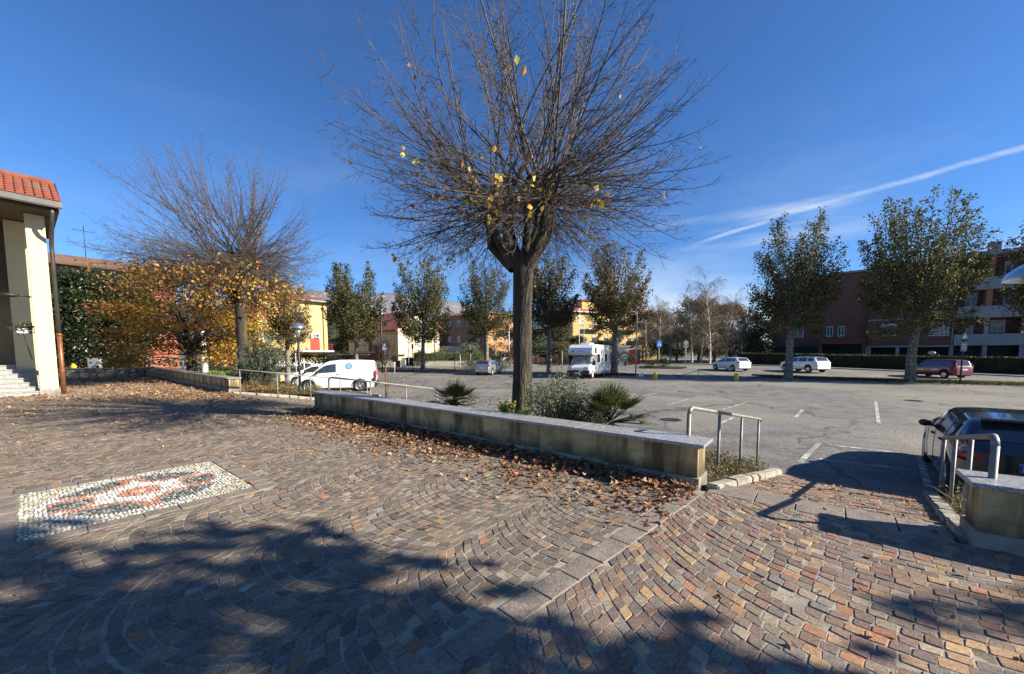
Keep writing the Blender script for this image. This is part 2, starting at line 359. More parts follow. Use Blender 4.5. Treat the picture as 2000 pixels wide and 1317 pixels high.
MT['hill'] = mat('wooded_hill', (.030, .034, .020), 1, col2=(.05, .045, .028), nscale=.02)
MT['mount'] = mat('bare_mountain', (.13, .125, .14), 1, col2=(.20, .19, .20), nscale=.0012, third=(.5, .48, .5), third_scale=.006, tl=(.64, .72))
MT['pot'] = mat('white_plastic', (.7, .7, .68), .5)
MT['silverscreen'] = mat('foil_sunshade', (.55, .60, .64), .35, .5, col2=(.12, .16, .20), nscale=4, stretch=(1, 1, 6), lo=.42, hi=.55)
MT['logo'] = mat('logo_blue', (.05, .20, .42), .5)
MT['logol'] = mat('logo_light_blue', (.35, .55, .70), .5)
MT['logog'] = mat('logo_grey', (.42, .42, .42), .6)
MT['logor'] = mat('logo_red', (.45, .03, .04), .6)

# stained render of the low walls: dark runs under the coping joints and damp at the foot (real dirt)
def stained():
    m = MT['render'].copy(); m.name = 'wall_render_stained'; nt = m.node_tree; N = nt.nodes; L = nt.links; P = N['Principled BSDF']
    src = P.inputs['Base Color'].links[0].from_socket
    tc = N.new('ShaderNodeTexCoord'); sp = N.new('ShaderNodeSeparateXYZ'); L.new(tc.outputs['Object'], sp.inputs[0])
    def noi(sc, st, det=6, ro=.65):
        mp = N.new('ShaderNodeMapping'); mp.inputs[3].default_value = st; L.new(tc.outputs['Object'], mp.inputs[0])
        n = N.new('ShaderNodeTexNoise'); n.inputs['Scale'].default_value = sc; n.inputs['Detail'].default_value = det; n.inputs['Roughness'].default_value = ro
        L.new(mp.outputs[0], n.inputs[0]); return n.outputs[0]
    def mr(x, a, b, c=0, d=1):
        r = N.new('ShaderNodeMapRange'); L.new(x, r.inputs[0])
        for i, v in enumerate((a, b, c, d)): r.inputs[i+1].default_value = v
        return r.outputs[0]
    def ma(op, a, b, cl=True):
        n = N.new('ShaderNodeMath'); n.operation = op; n.use_clamp = cl
        for i, v in enumerate((a, b)):
            if isinstance(v, (int, float)): n.inputs[i].default_value = v
            else: L.new(v, n.inputs[i])
        return n.outputs[0]
    streak = mr(noi(3.2, (1, 1, .16)), .46, .62)
    blot = mr(noi(1.7, (1, 1, 1.6)), .40, .60)
    foot = mr(sp.outputs[2], .42, .08)
    damp = ma('MULTIPLY', mr(ma('ADD', foot, ma('MULTIPLY', noi(3.5, (1, 1, 1.2)), 1.4), False), 1.0, 1.6), .82)
    def mix(f, a, col):
        x = N.new('ShaderNodeMix'); x.data_type = 'RGBA'; L.new(f, x.inputs[0]); L.new(a, x.inputs[6]); x.inputs[7].default_value = c4(col); return x.outputs[2]
    cur = mix(ma('MULTIPLY', blot, .75), src, (.27, .19, .08))
    cur = mix(ma('MULTIPLY', streak, .9), cur, (.075, .055, .025))
    cur = mix(damp, cur, (.055, .042, .022))
    L.new(cur, P.inputs['Base Color'])
    return m
MT['stained'] = stained()

# ================================================================== ground levels
def sm(x, a, b):
    t = min(1, max(0, (x-a)/(b-a))); return t*t*(3-2*t)
def G(x, y):
    return -.80+.0085*(min(y, 60)-7)+.024*max(0, min(y, 48)-33)*sm(x, 5, 20)
def Gp(px, D): x = X_at(px, D); return Vector((x, D, G(x, D)))
P3 = A(1900, 1066); P1a = A(1365, 957); P1b = A(612, 802); P2a = A(447, 767); P2b = Vector((-27.3, 28.6, 0))
V45 = Vector((cos(radians(45.5)), sin(radians(45.5)), 0)); RL = 4.15           # ramps run this way, this long
V52 = Vector((cos(radians(51.5)), sin(radians(51.5)), 0)); W52 = Vector((V52.y, -V52.x, 0))
VB = Vector((cos(radians(50)), sin(radians(50)), 0)); UB = Vector((-VB.y, VB.x, 0))
def off(p, d, v=V45): return p+v*d
def onG(p, dz=0): return Vector((p.x, p.y, G(p.x, p.y)+dz))

def sheet(name, poly, zf, mat_, step=0, kind='structure'):
    mb = MB()
    if step:
        xs = np.arange(poly[0], poly[1]+step*.5, step); ys = np.arange(poly[2], poly[3]+step*.5, step)
        vs = [(x, y, zf(x, y)) for y in ys for x in xs]; n = len(xs)
        mb.put(vs, [(j*n+i, j*n+i+1, (j+1)*n+i+1, (j+1)*n+i) for j in range(len(ys)-1) for i in range(n-1)])
        mb.sh = [True]*len(mb.f)
    else: mb.put([(p[0], p[1], zf(p[0], p[1])) for p in poly], [tuple(range(len(poly)))])
    return tag(mb.build(name, mat_), kind=kind)
# distant ground to the horizon (a ring so that nothing overlaps the near sheets)
def far_ground():
    mb = MB(); R = [60, 90, 200, 800, 9000]; n = 48; vs = []
    for r in R:
        for j in range(n):
            a = 2*pi*j/n; x, y = r*cos(a), 40+r*sin(a)
            vs.append((x, y, G(x, y)-.12 if r < 100 else -.5-r*.0012))
    mb.put(vs, [(i*n+j, (i+1)*n+j, (i+1)*n+(j+1) % n, i*n+(j+1) % n) for i in range(len(R)-1) for j in range(n)])
    tag(mb.build('ground', MT['field']), kind='structure')
far_ground()
sheet('parking_lot', (-66, 70, -24, 104, ), lambda x, y: G(x, y), MT['asphalt'], 2.0)

# ================================================================== plaza: sand bed + cobbles as real stones
def fr(p): return (p.x, p.y)
outer = [fr(P2b), fr(P2a), fr(P1b), fr(P1a), fr(P3), fr(P3-W52*-7)]
plaza_poly = [(-34.5, 28.6), fr(P2b), fr(P2a), fr(P1b), fr(P1a), fr(P3), (P3.x+W52.x*8, P3.y+W52.y*8), (9, -9), (-36, -9)]
mb = MB(); mb.prism(list(reversed(plaza_poly)) if False else [plaza_poly[i] for i in range(len(plaza_poly)-1, -1, -1)], -.9, -.0048)
tag(mb.build('plaza_bed', MT['joint']), kind='structure')
def inside(P, poly):
    x, y = P[:, 0], P[:, 1]; c = np.zeros(len(P), bool); n = len(poly)
    for i in range(n):
        x1, y1 = poly[i]; x2, y2 = poly[(i+1) % n]
        with np.errstate(divide='ignore', invalid='ignore'):
            c ^= ((y1 > y) != (y2 > y)) & (x < (x2-x1)*(y-y1)/(y2-y1)+x1)
    return c
S1 = A(1308, 992); S2 = A(850, 1297); SD = (S1-S2).normalized(); SN = Vector((SD.y, -SD.x, 0))     # stone strip line
MC = [A(31, 969), A(405, 901), A(504, 952), A(42, 1056)]
mcen = (MC[0]+MC[1]+MC[2]+MC[3])/4; MH = .875
me1 = Vector((cos(radians(51.5)), sin(radians(51.5)), 0)); me2 = Vector((me1.y, -me1.x, 0))
def cell_stones(quads, hbase, cols, zf=None, near=None):
    """quads (n,4,2) -> arrays of stone verts/faces, chamfered tops"""
    n = len(quads); c = quads.mean(axis=1, keepdims=True)
    e1 = quads[:, 1]-quads[:, 0]; e2 = quads[:, 3]-quads[:, 0]
    size = .5*(np.linalg.norm(e1, axis=1)+np.linalg.norm(e2, axis=1))
    gap = RS.uniform(.05, .10, (n, 1, 1))
    q = c+(quads-c)*(1-gap)+RS.normal(0, .0042, (n, 4, 2))
    # 8 gon: cut corners
    k = RS.uniform(.035, .12, (n, 4, 1))
    prv = np.roll(q, 1, axis=1); nxt = np.roll(q, -1, axis=1)
    o8 = np.empty((n, 8, 2)); o8[:, 0::2] = q+(prv-q)*k; o8[:, 1::2] = q+(nxt-q)*k
    t8 = c+(o8-c)*.955
    h = hbase+RS.normal(0, .0022, n)
    sl = RS.normal(0, .018, (n, 2))
    dz = ((t8-c)*sl[:, None, :]).sum(axis=2)+RS.normal(0, .0006, (n, 8))
    zb = zf(o8[..., 0], o8[..., 1]) if zf else np.zeros((n, 8))
    zt = zf(t8[..., 0], t8[..., 1]) if zf else np.zeros((n, 8))
    V = np.empty((n, 24, 3))
    V[:, :8, :2] = o8; V[:, :8, 2] = zb-.03
    V[:, 8:16, :2] = o8; V[:, 8:16, 2] = zb+h[:, None]-.0035
    V[:, 16:, :2] = t8; V[:, 16:, 2] = zt+h[:, None]+dz
    return V
def stones_obj(name, V, cols, parent=None):
    n = len(V); base = (np.arange(n)*24)[:, None]
    i = np.arange(8); j = (i+1) % 8
    side = np.stack([i, j, j+8, i+8], 1); cham = np.stack([i+8, j+8, j+16, i+16], 1)
    top = np.array([[16, 17, 18, 19], [16, 19, 20, 23], [20, 21, 22, 23]])
    loc = np.concatenate([side, cham, top])
    F = (base[:, :, None]+loc[None]).reshape(-1, 4)
    T = np.repeat(cols, len(loc), axis=0)
    return np_obj(name, V.reshape(-1, 3), F, MT['cobble'], parent, T)
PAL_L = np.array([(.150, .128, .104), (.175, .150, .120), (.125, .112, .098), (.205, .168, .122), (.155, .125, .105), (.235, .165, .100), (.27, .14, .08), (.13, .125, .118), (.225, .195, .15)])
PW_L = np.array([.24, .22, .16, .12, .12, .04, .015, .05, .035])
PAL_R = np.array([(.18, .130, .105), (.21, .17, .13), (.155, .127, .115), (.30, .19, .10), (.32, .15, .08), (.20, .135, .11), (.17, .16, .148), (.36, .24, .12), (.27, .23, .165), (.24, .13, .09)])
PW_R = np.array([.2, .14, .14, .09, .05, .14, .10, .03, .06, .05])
def pal(n, P, W):
    c = P[RS.choice(len(P), n, p=W/W.sum())]*(1+RS.normal(0, .12, (n, 1)))
    c = (c*.74+c.mean(axis=1, keepdims=True)*np.array([1.09, .99, .90])*.26)*np.array([1.08, 1.01, .925])
    return np.clip(c, .03, .6)
def arcs(org, dv, dw, Wd, R, k0, k1, r0, r1, s=.092, nth=None):
    thm = math.asin(min(.98, .5*Wd/R)); arc = 2*thm*R; m = nth or int(arc/.094); out = []
    for k in range(k0, k1):
        for r in range(r0, r1):
            jit = RS.uniform(-.3, .3)
            th = (np.linspace(-thm, thm, m+1)+jit*(2*thm/m)); th[0] = -thm; th[-1] = thm
            th[1:-1] += RS.normal(0, .06*(2*thm/m), m-1)
            rr = r*s+RS.normal(0, .004); r2 = (r+1)*s+RS.normal(0, .004)
            def pt(rv, t): return np.stack([rv+R*(1-np.cos(t)), R*np.sin(t)+(k+.5)*Wd], -1)
            a, b = pt(rr, th), pt(r2, th)
            out.append(np.stack([a[:-1], a[1:], b[1:], b[:-1]], 1))
    Q = np.concatenate(out)
    D = np.array([[dv.x, dv.y], [dw.x, dw.y]])
    return Q@D+np.array([org.x, org.y])
def cobbles():
    sd = np.array([SD.x, SD.y]); sn = np.array([SN.x, SN.y]); s0 = np.array([S1.x, S1.y])
    # left panel, scallops with their backs to the south-west
    org = A(850, 1087)
    Q = arcs(org, V52, W52, 1.42, .98, -13, 2, -76, 330)
    c = Q.mean(axis=1); ok = inside(c, plaza_poly)
    side = (c-s0)@sn; along = (c-s0)@sd
    ok &= ~((side > -.11) & (along < .75)) & ~(side > .1) & (c[:, 1] > .3) & (np.abs(c[:, 0]) < (c[:, 1]+1.2)*1.5)
    mc = c-np.array([mcen.x, mcen.y]); ma_ = mc@np.array([me1.x, me1.y]); mb_ = mc@np.array([me2.x, me2.y])
    ok &= ~((np.abs(ma_) < MH+.2) & (np.abs(mb_) < MH+.2))
    # thin out: far stones need no more than the near ones, keep all
    Q = Q[ok]; V = cell_stones(Q, .0, None)
    # right panel
    org2 = Vector((S1.x+SN.x*.105, S1.y+SN.y*.105, 0))
    Q2 = arcs(org2, SD, SN, 3.0, 2.1, 0, 3, -100, 24, s=.094)
    c2 = Q2.mean(axis=1); pw = np.array([P1a.x, P1a.y]); wl = np.array([P3.x-P1a.x, P3.y-P1a.y]); wl /= np.linalg.norm(wl); wn = np.array([-wl[1], wl[0]])
    d2 = (c2-pw)@wn
    ok2 = (d2 < -.01) & (c2[:, 1] > .2) & inside(c2, plaza_poly)
    V2 = cell_stones(Q2[ok2], .0, None)
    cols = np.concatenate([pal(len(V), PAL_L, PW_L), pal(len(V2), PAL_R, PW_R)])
    return stones_obj('plaza_cobbles', np.concatenate([V, V2]), cols)
tag(cobbles(), kind='structure')
# stone strip of long slabs, border of the mosaic, slabs at the top of the ramp
def slabs(name, p, q, width, ln, side, z=.004):
    mb = MB(); d = (q-p); L_ = d.length; d.normalize(); n = Vector((d.y, -d.x, 0))*side; t = 0
    while t < L_-.05:
        e = min(L_, t+ln*rnd.uniform(.7, 1.3)); a = p+d*(t+.006); b = p+d*(e-.006); zz = z+rnd.uniform(-.002, .002)
        i0, i1 = n*.006, n*(width-.006)
        pts = [a+i0, b+i0, b+i1, a+i1]
        if (pts[1]-pts[0]).cross(pts[2]-pts[0]).z < 0: pts.reverse()
        mb.hexa([(v.x, v.y, v.z-.05) for v in pts], [(v.x, v.y, v.z+zz) for v in pts]); t = e
    return tag(mb.build(name, MT['slab'], bevel=.004, seg=1), kind='structure')
slabs('paving_strip', S1-SD*3.6-SN*.10, S1+SD*.62-SN*.10, .20, .42, 1)
ma, mb2, mc_, md = [mcen+me1*a+me2*b for a, b in ((-MH, -MH), (MH, -MH), (MH, MH), (-MH, MH))]
for a, b in ((ma-me1*.2, mb2+me1*.2), (md-me1*.2, mc_+me1*.2)):
    slabs('mosaic_border', a, b, .19, .32, -1 if a is not None and (a-mcen).dot(me2) < 0 else 1)
slabs('mosaic_border', mb2, mc_, .19, .32, -1); slabs('mosaic_border', ma, md, .19, .32, 1)

def mosaic():
    s = .031; n = int(2*MH/s); pts = []
    for i in range(n):
        for j in range(n):
            a = -MH+(i+.5)*s+RS.uniform(-.008, .008); b = -MH+(j+.5)*s+RS.uniform(-.008, .008)+(.5*s if i % 2 else 0)
            if abs(b) < MH-.012: pts.append((a, b))
    pts = np.array(pts); r = np.hypot(pts[:, 0], pts[:, 1]); th = np.arctan2(pts[:, 1], pts[:, 0])
    col = np.empty((len(pts), 3)); sc = np.ones(len(pts))
    pale = np.array([(.36, .345, .27), (.46, .44, .36), (.25, .25, .20), (.33, .30, .21)])
    col[:] = pale[RS.randint(0, 4, len(pts))]
    R = .79
    ring = (r < R) & (r > R-.085); col[ring] = (.38, .38, .37); sc[ring] = .75
    ins = r <= R-.085
    dark = np.array([(.09, .095, .09), (.22, .22, .20), (.06, .065, .06)])
    col[ins] = dark[RS.randint(0, 3, ins.sum())]
    # white field between four dark lenses and two dark discs, all framed in terracotta
    col[ins] = np.array((.47, .46, .43))
    X_, Y_ = pts[:, 0], pts[:, 1]; terr = (.33, .17, .115)
    for sx in (-1, 1):
        for sy in (-1, 1):
            d = np.hypot(X_-sx*.40, Y_-sy*.62); o = ins & (d < .40); col[o] = terr
        for sy in (-1, 1):
            d = np.hypot(X_-sx*.40, Y_-sy*.62); o = ins & (d < .325); col[o] = dark[RS.randint(0, 3, o.sum())]
    for sx in (-1, 1):
        d = np.hypot(X_-sx*.54, Y_); o = ins & (d < .235) & (np.abs(X_) > .36); col[o] = terr; o = ins & (d < .155); col[o] = dark[RS.randint(0, 3, o.sum())]
    ce = r < .19; col[ce] = (.36, .18, .12); col[r < .04] = (.66, .55, .45)
    col *= 1+RS.normal(0, .22, (len(pts), 1)); col = np.clip(col, .02, .8)
    k = 6; V = []; ang = np.arange(k)*2*pi/k
    rx = .0180*sc*RS.uniform(.8, 1.15, len(pts)); ry = .0155*sc*RS.uniform(.8, 1.1, len(pts)); ro = RS.uniform(0, pi, len(pts))
    rings = [(1.0, -.008), (.94, .001), (.62, .006)]
    base = np.empty((len(pts), 3*k+1, 3))
    zj = RS.uniform(-.003, .003, len(pts))
    for ri, (q, z) in enumerate(rings):
        x = np.cos(ang)[None]*rx[:, None]*q; y = np.sin(ang)[None]*ry[:, None]*q
        X = x*np.cos(ro)[:, None]-y*np.sin(ro)[:, None]; Y = x*np.sin(ro)[:, None]+y*np.cos(ro)[:, None]
        a = pts[:, 0][:, None]+X; b = pts[:, 1][:, None]+Y
        base[:, ri*k:(ri+1)*k, 0] = mcen.x+a*me1.x+b*me2.x; base[:, ri*k:(ri+1)*k, 1] = mcen.y+a*me1.y+b*me2.y; base[:, ri*k:(ri+1)*k, 2] = z+zj[:, None]
    base[:, -1, 0] = mcen.x+pts[:, 0]*me1.x+pts[:, 1]*me2.x; base[:, -1, 1] = mcen.y+pts[:, 0]*me1.y+pts[:, 1]*me2.y; base[:, -1, 2] = .0075+zj
    F = []
    for ri in range(2):
        for i in range(k): F.append((ri*k+i, ri*k+(i+1) % k, (ri+1)*k+(i+1) % k, (ri+1)*k+i))
    for i in range(0, k, 2): F.append((2*k+i, 2*k+(i+1) % k, 2*k+(i+2) % k, 3*k))
    F = np.array(F); FF = (np.arange(len(pts))[:, None, None]*(3*k+1)+F[None]).reshape(-1, 4)
    o = np_obj('pebble_mosaic', base.reshape(-1, 3), FF, MT['pebble'], None, np.repeat(col, len(F), axis=0), smooth=True)
    tag(o, 'square pebble mosaic with a white, terracotta and black star in a ring', 'mosaic')
    m = MB(); q = [ma, mb2, mc_, md]; m.hexa([(p.x, p.y, -.05) for p in q][::-1], [(p.x, p.y, -.006) for p in q][::-1])
    o2 = m.build('mortar_bed', MT['joint'], o)
mosaic()

# ================================================================== ramps, beds, kerbs
def ramp(name, pa, pb, slab=False, cols=(PAL_R, PW_R)):
    """cobbled ramp from the plaza edge pa-pb down to the lot"""
    ea, eb = off(pa, RL), off(pb, RL)
    n = (pb-pa).normalized(); dirn = V45
    def zf(x, y):
        d = ((x-pa.x)*(-n.y)+(y-pa.y)*n.x); d = np.abs(d)/abs(dirn.x*(-n.y)+dirn.y*n.x); t = np.clip(d/RL, 0, 1)
        return -t*(.745)
    m = MB(); N_ = 8
    for i in range(N_):
        a0, a1 = i/N_*RL, (i+1)/N_*RL
        q = [off(pa, a0), off(pb, a0), off(pb, a1), off(pa, a1)]
        z = [-.006-.745*a0/RL]*2+[-.006-.745*a1/RL]*2
        vs = [(p.x, p.y, zz) for p, zz in zip(q, z)]
        m.put(vs+[(v[0], v[1], -1.2) for v in vs], [(0, 1, 2, 3), (0, 3, 7, 4), (1, 5, 6, 2)])
    tag(m.build(name, MT['joint']), kind='structure')
    # stones in straight courses across
    wid = (pb-pa).length; out = []; r = .27 if slab else .0
    while r < RL-.02:
        h = .105; mcount = int(wid/.115); t = np.linspace(0, 1, mcount+1)+RS.uniform(-.3, .3)/mcount; t[0] = 0; t[-1] = 1
        A0 = np.stack([pa.x+(pb.x-pa.x)*t+V45.x*r, pa.y+(pb.y-pa.y)*t+V45.y*r], -1)
        bow = .05*np.sin(t*pi)[:, None]*np.array([[V45.x, V45.y]])
        A1 = A0+np.array([V45.x, V45.y])*h
        A0 = A0+bow; A1 = A1+bow
        out.append(np.stack([A0[:-1], A0[1:], A1[1:], A1[:-1]], 1)); r += h
    Q = np.concatenate(out)
    if np.cross(Q[0, 1]-Q[0, 0], Q[0, 3]-Q[0, 0]) < 0: Q = Q[:, ::-1]
    V = cell_stones(Q, 0, None, zf)
    return tag(stones_obj(name.replace('bed', 'cobbles'), V, pal(len(V), *cols)), kind='structure')
R1a = P1a+Vector((.12, .0, 0)); R1b = P3+Vector((.02, .14, 0))
import warnings; warnings.filterwarnings('ignore')
ramp('ramp_bed', R1a, R1b, True)
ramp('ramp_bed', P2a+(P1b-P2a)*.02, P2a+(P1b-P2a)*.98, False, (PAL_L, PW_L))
slabs('ramp_slabs', R1a-V45*.10, R1b-V45*.16, .42, .5, -1)

def bed(name, pa, pb, depth, za=-.04, zb=None, mat_='soil', dv=V45):
    m = MB(); nx, ny = 24, 6; vs = []
    for j in range(ny+1):
        for i in range(nx+1):
            p = pa+(pb-pa)*(i/nx)+dv*(depth*j/ny); g = G(p.x, p.y)
            t = j/ny; z = za*(1-t)+(g+.10)*t+(rnd.uniform(-.03, .03) if 0 < i < nx else 0)
            if j == ny: z = g+.06
            vs.append((p.x, p.y, z))
    m.put(vs, [(j*(nx+1)+i, j*(nx+1)+i+1, (j+1)*(nx+1)+i+1, (j+1)*(nx+1)+i) for j in range(ny) for i in range(nx)])
    m.sh = [True]*len(m.f)
    return tag(m.build(name, MT[mat_]), kind='structure')
bed('planting_bed', P1b, P1a, RL); bed('planting_bed', P3, P3+W52*9, RL); bed('planting_bed', P2b, P2a, 6.5, mat_='grassg')
def kerb(name, pts, h, wd, label, seglen=.9):
    """kerb stones along a 3-d polyline (top surface given)"""
    m = MB(); t = 0
    for a, b in zip(pts[:-1], pts[1:]):
        d = b-a; L_ = d.length; k = max(1, round(L_/seglen)); dn = Vector((d.x, d.y, 0)).normalized(); s = Vector((dn.y, -dn.x, 0))*wd*.5
        for i in range(k):
            p = a+d*((i+.012)/k); q = a+d*((i+1-.012)/k); o = Vector((rnd.uniform(-.012, .012), rnd.uniform(-.012, .012), rnd.uniform(-.012, .012)))
            NS = 4
            for e in range(NS):
                p0 = p+(q-p)*(e/NS)+o; q0 = p+(q-p)*((e+1)/NS)+o
                m.hexa([p0-s-Vector((0, 0, h)), p0+s-Vector((0, 0, h)), q0+s-Vector((0, 0, h)), q0-s-Vector((0, 0, h))], [p0-s, p0+s, q0+s, q0-s])
    o = m.build(name, MT['kerb'], bevel=.018)
    me = o.data
    from mathutils import noise as NZ
    for v in me.vertices:
        n = NZ.noise_vector(v.co*9)*.012; v.co += n
    return tag(o, label, 'kerb')
def z3(p, z): return Vector((p.x, p.y, z))
K1 = [z3(P1a+Vector((.17, .02, 0)), .07), z3(off(P1a, RL)+Vector((.10, -.02, 0)), -.64)]
kerb('kerb', K1, .30, .15, 'worn stone kerb running down between the cobbled ramp and the weedy bed with the short handrail')
K2 = [z3(P3+Vector((.12, .12, 0)), .06), z3(off(P3, RL)+Vector((.12, .12, 0)), -.66)]
kerb('kerb', K2, .30, .15, 'mossy shaded kerb on the right of the cobbled ramp, in front of the dark hatchback')
e2 = off(P2a, RL)
kerb('kerb', [z3(P2a+Vector((.15, 0, 0)), .06), z3(e2, -.60)], .3, .15, 'pale kerb leading down from the end of the far low wall beside the long handrail')
for a, b, lb in ((off(P1b, RL), off(P1a, RL), 'low kerb along the parking lot behind the palms and the big bare tree'),
                 (off(P3, RL), off(P3+W52*7, RL), 'low kerb behind the right wall, under the dark hatchback'),
                 (off(P2b, 6.5), off(P2a, 6.5), 'low kerb between the parking lot and the bed with the second bare tree')):
    kerb('kerb', [onG(a, .10), onG(b, .10)], .22, .13, lb, 1.0)

# ------------------------------------------------------------------ low walls
def low_wall(a, b, thick, H, label, slab_len=1.5, z0=0, ends=(True, True)):
    """a,b: ends of the front face foot; wall lies to the back (along V45)"""
    d = (b-a); L_ = d.length; ang = atan2(d.y, d.x)
    r = empty('low_wall', (a.x, a.y, z0), ang, label, 'wall')
    # local x along, local y toward the back: decide sign
    back = 1 if Vector((-sin(ang), cos(ang))).dot(Vector((V45.x, V45.y))) > 0 else -1
    y0, y1 = sorted((0, thick*back))
    m = MB(); m.box(.03, L_-.03, y0+.03, y1-.03, .10, H-.045); m.build('wall_body', MT['stained'], r)
    m = MB()
    t = 0
    while t < L_-.01:
        e = min(L_, t+rnd.uniform(1.6, 2.2)); e = L_ if L_-e < .4 else e
        m.box(t+.002, e-.002, y0, y1, -.35, .125); t = e
    m.build('plinth', MT['plinth'], r, bevel=.006, seg=1)
    m = MB(); t = -.045
    while t < L_+.04:
        e = min(L_+.045, t+slab_len*rnd.uniform(.85, 1.15)); e = L_+.045 if L_+.045-e < .5 else e
        m.box(t+.0015, e-.0015, y0-.035, y1+.035, H-.045, H-.005+rnd.uniform(0, .002)); t = e
    m.build('coping', MT['granite'], r, bevel=.004, seg=1)
    return r
TH = .42
low_wall(P1a, P1b, TH, .545, 'long low cream wall with granite coping and brown leaves along its foot, in the middle of the plaza')
low_wall(P3, P3+W52*8, TH, .545, 'short stained end of a low cream wall at the right edge')
low_wall(P2a, P2b, TH, .60, 'far low wall running back to the left behind the carpet of leaves')
low_wall(P2b+Vector((-.25, .1, 0)), Vector((-36, 28.4, 0)), .35, .48, 'low grey wall closing the far end of the plaza, under the dark evergreen')

# crack running down the long wall
def crack():
    pass

# ------------------------------------------------------------------ hand rails
def handrail(p0, vdir, n, sp, zs, ze, label, hook=True, r=.021, foot=None, topr=.026, h=.9, first=0):
    """n posts; p0 first post (xy); zs/ze ground levels at first and last post"""
    root = empty('handrail', (p0.x, p0.y, zs), 0, label, 'handrail')
    L_ = sp*(n-1); dz = (ze-zs)/L_
    def g(t): return Vector((vdir.x*t, vdir.y*t, dz*t))
    top = [g(-.0)+Vector((0, 0, h-.09)), g(.03)+Vector((0, 0, h-.03)), g(.10)+Vector((0, 0, h))] if hook else [g(-.2)+Vector((0, 0, h))]
    top += [g(L_*.33)+Vector((0, 0, h)), g(L_*.66)+Vector((0, 0, h)), g(L_+.10)+Vector((0, 0, h)), g(L_+.13)+Vector((0, 0, h-.05))]
    MB().tube(top, topr, 10).build('top_rail', MT['gal'], root)
    for i in range(n):
        q = g(sp*i); rr = topr if (hook and i == 0) else r
        MB().tube([q+Vector((0, 0, -.45)), q+Vector((0, 0, h-.03-(.05 if hook and i == 0 else 0)))], rr, 10).build('post', MT['gal'], root)
    return root
def postpt(px, D): return Vector((X_at(px, D), D, 0))
handrail(postpt(1350, 4.92), V45, 4, 1.27, .0, -.62, 'short galvanised handrail in the weedy bed, left of the cobbled ramp')
handrail(postpt(1961, 3.2), V45, 4, 1.27, .0, -.62, 'thick galvanised handrail in the bed in front of the dark hatchback')
handrail(postpt(466, 14.9), V45, 5, 1.27, .06, -.66, 'long pale handrail sloping down in front of the white panel van', hook=False)
handrail(postpt(640, 11.3), V45, 4, 1.27, .0, -.62, 'galvanised handrail rising behind the far end of the long low wall')
# ================================================================== leaves
def leaf_cloud(name, P, size, tint, mat_, parent=None, nrm=None, sj=.35, flat=.0, droop=0.0, asp=.8):
    """one bent four-sided leaf per point"""
    P = np.asarray(P, float); n = len(P)
    N = RS.normal(0, 1, (n, 3)); N[:, 2] += flat
    if nrm is not None: N += nrm
    N /= np.linalg.norm(N, axis=1)[:, None]
    T = RS.normal(0, 1, (n, 3)); T[:, 2] -= droop; T -= N*(T*N).sum(1)[:, None]; T /= np.linalg.norm(T, axis=1)[:, None]
    B = np.cross(N, T); s = (size*(1+RS.uniform(-sj, sj, n)))[:, None]
    fold = RS.uniform(.05, .3, n)[:, None]
    V = np.empty((n, 4, 3))
    V[:, 0] = P; V[:, 1] = P+(T*.5+B*.5*asp+N*fold*.5)*s; V[:, 2] = P+T*s-N*fold*.25*s; V[:, 3] = P+(T*.5-B*.5*asp+N*fold*.5)*s
    F = np.arange(n*4).reshape(n, 4)
    return np_obj(name, V.reshape(-1, 3), F, mat_, parent, tint)
def tints(n, cols, ws, var=.18):
    c = np.array(cols)[RS.choice(len(cols), n, p=np.array(ws)/sum(ws))]
    return np.clip(c*(1+RS.normal(0, var, (n, 1)))*(1+RS.normal(0, .05, (n, 3))), .004, .9)

# leaf litter: five to seven pointed curled leaves
def litter_obj(name, P, size, cols, label, zf=None, flat=.35):
    n = len(P); k = 7; ang = np.arange(k)*2*pi/k+RS.uniform(-.15, .15, (n, k)); r = size[:, None]*(.55+.45*(np.arange(k) % 2))*RS.uniform(.75, 1.1, (n, k))
    x = np.cos(ang)*r; y = np.sin(ang)*r*RS.uniform(.5, 1, (n, 1)); curl = RS.uniform(.1, .9, (n, 1))
    z = (np.abs(x)*curl*.6)+RS.normal(0, .12, (n, k))*size[:, None]
    L = np.zeros((n, k+1, 3)); L[:, :k, 0] = x; L[:, :k, 1] = y; L[:, :k, 2] = z
    a = RS.uniform(0, 2*pi, n); tx = RS.normal(0, flat, n); ty = RS.normal(0, flat, n)
    cx, sx = np.cos(tx), np.sin(tx); cy, sy = np.cos(ty), np.sin(ty); cz, sz = np.cos(a), np.sin(a)
    def rot(v, c, s, i, j):
        o = v.copy(); o[..., i] = v[..., i]*c[:, None]-v[..., j]*s[:, None]; o[..., j] = v[..., i]*s[:, None]+v[..., j]*c[:, None]; return o
    L = rot(L, cx, sx, 1, 2); L = rot(L, cy, sy, 0, 2); L = rot(L, cz, sz, 0, 1)
    L[..., 2] -= L[..., 2].min(axis=1)[:, None]
    V = L+P[:, None, :]
    F = np.array([(i, (i+1) % k, k, k) for i in range(k)])
    # triangles
    F3 = np.array([(i, (i+1) % k, k) for i in range(k)])
    FF = (np.arange(n)[:, None, None]*(k+1)+F3[None]).reshape(-1, 3)
    o = np_obj(name, V.reshape(-1, 3), FF, MT['litter'], None, np.repeat(cols, k, axis=0))
    return tag(o, label, 'leaves', kind='stuff')
LIT = [(.24, .105, .045), (.30, .155, .07), (.19, .08, .035), (.38, .235, .12), (.13, .06, .032), (.50, .34, .17)]
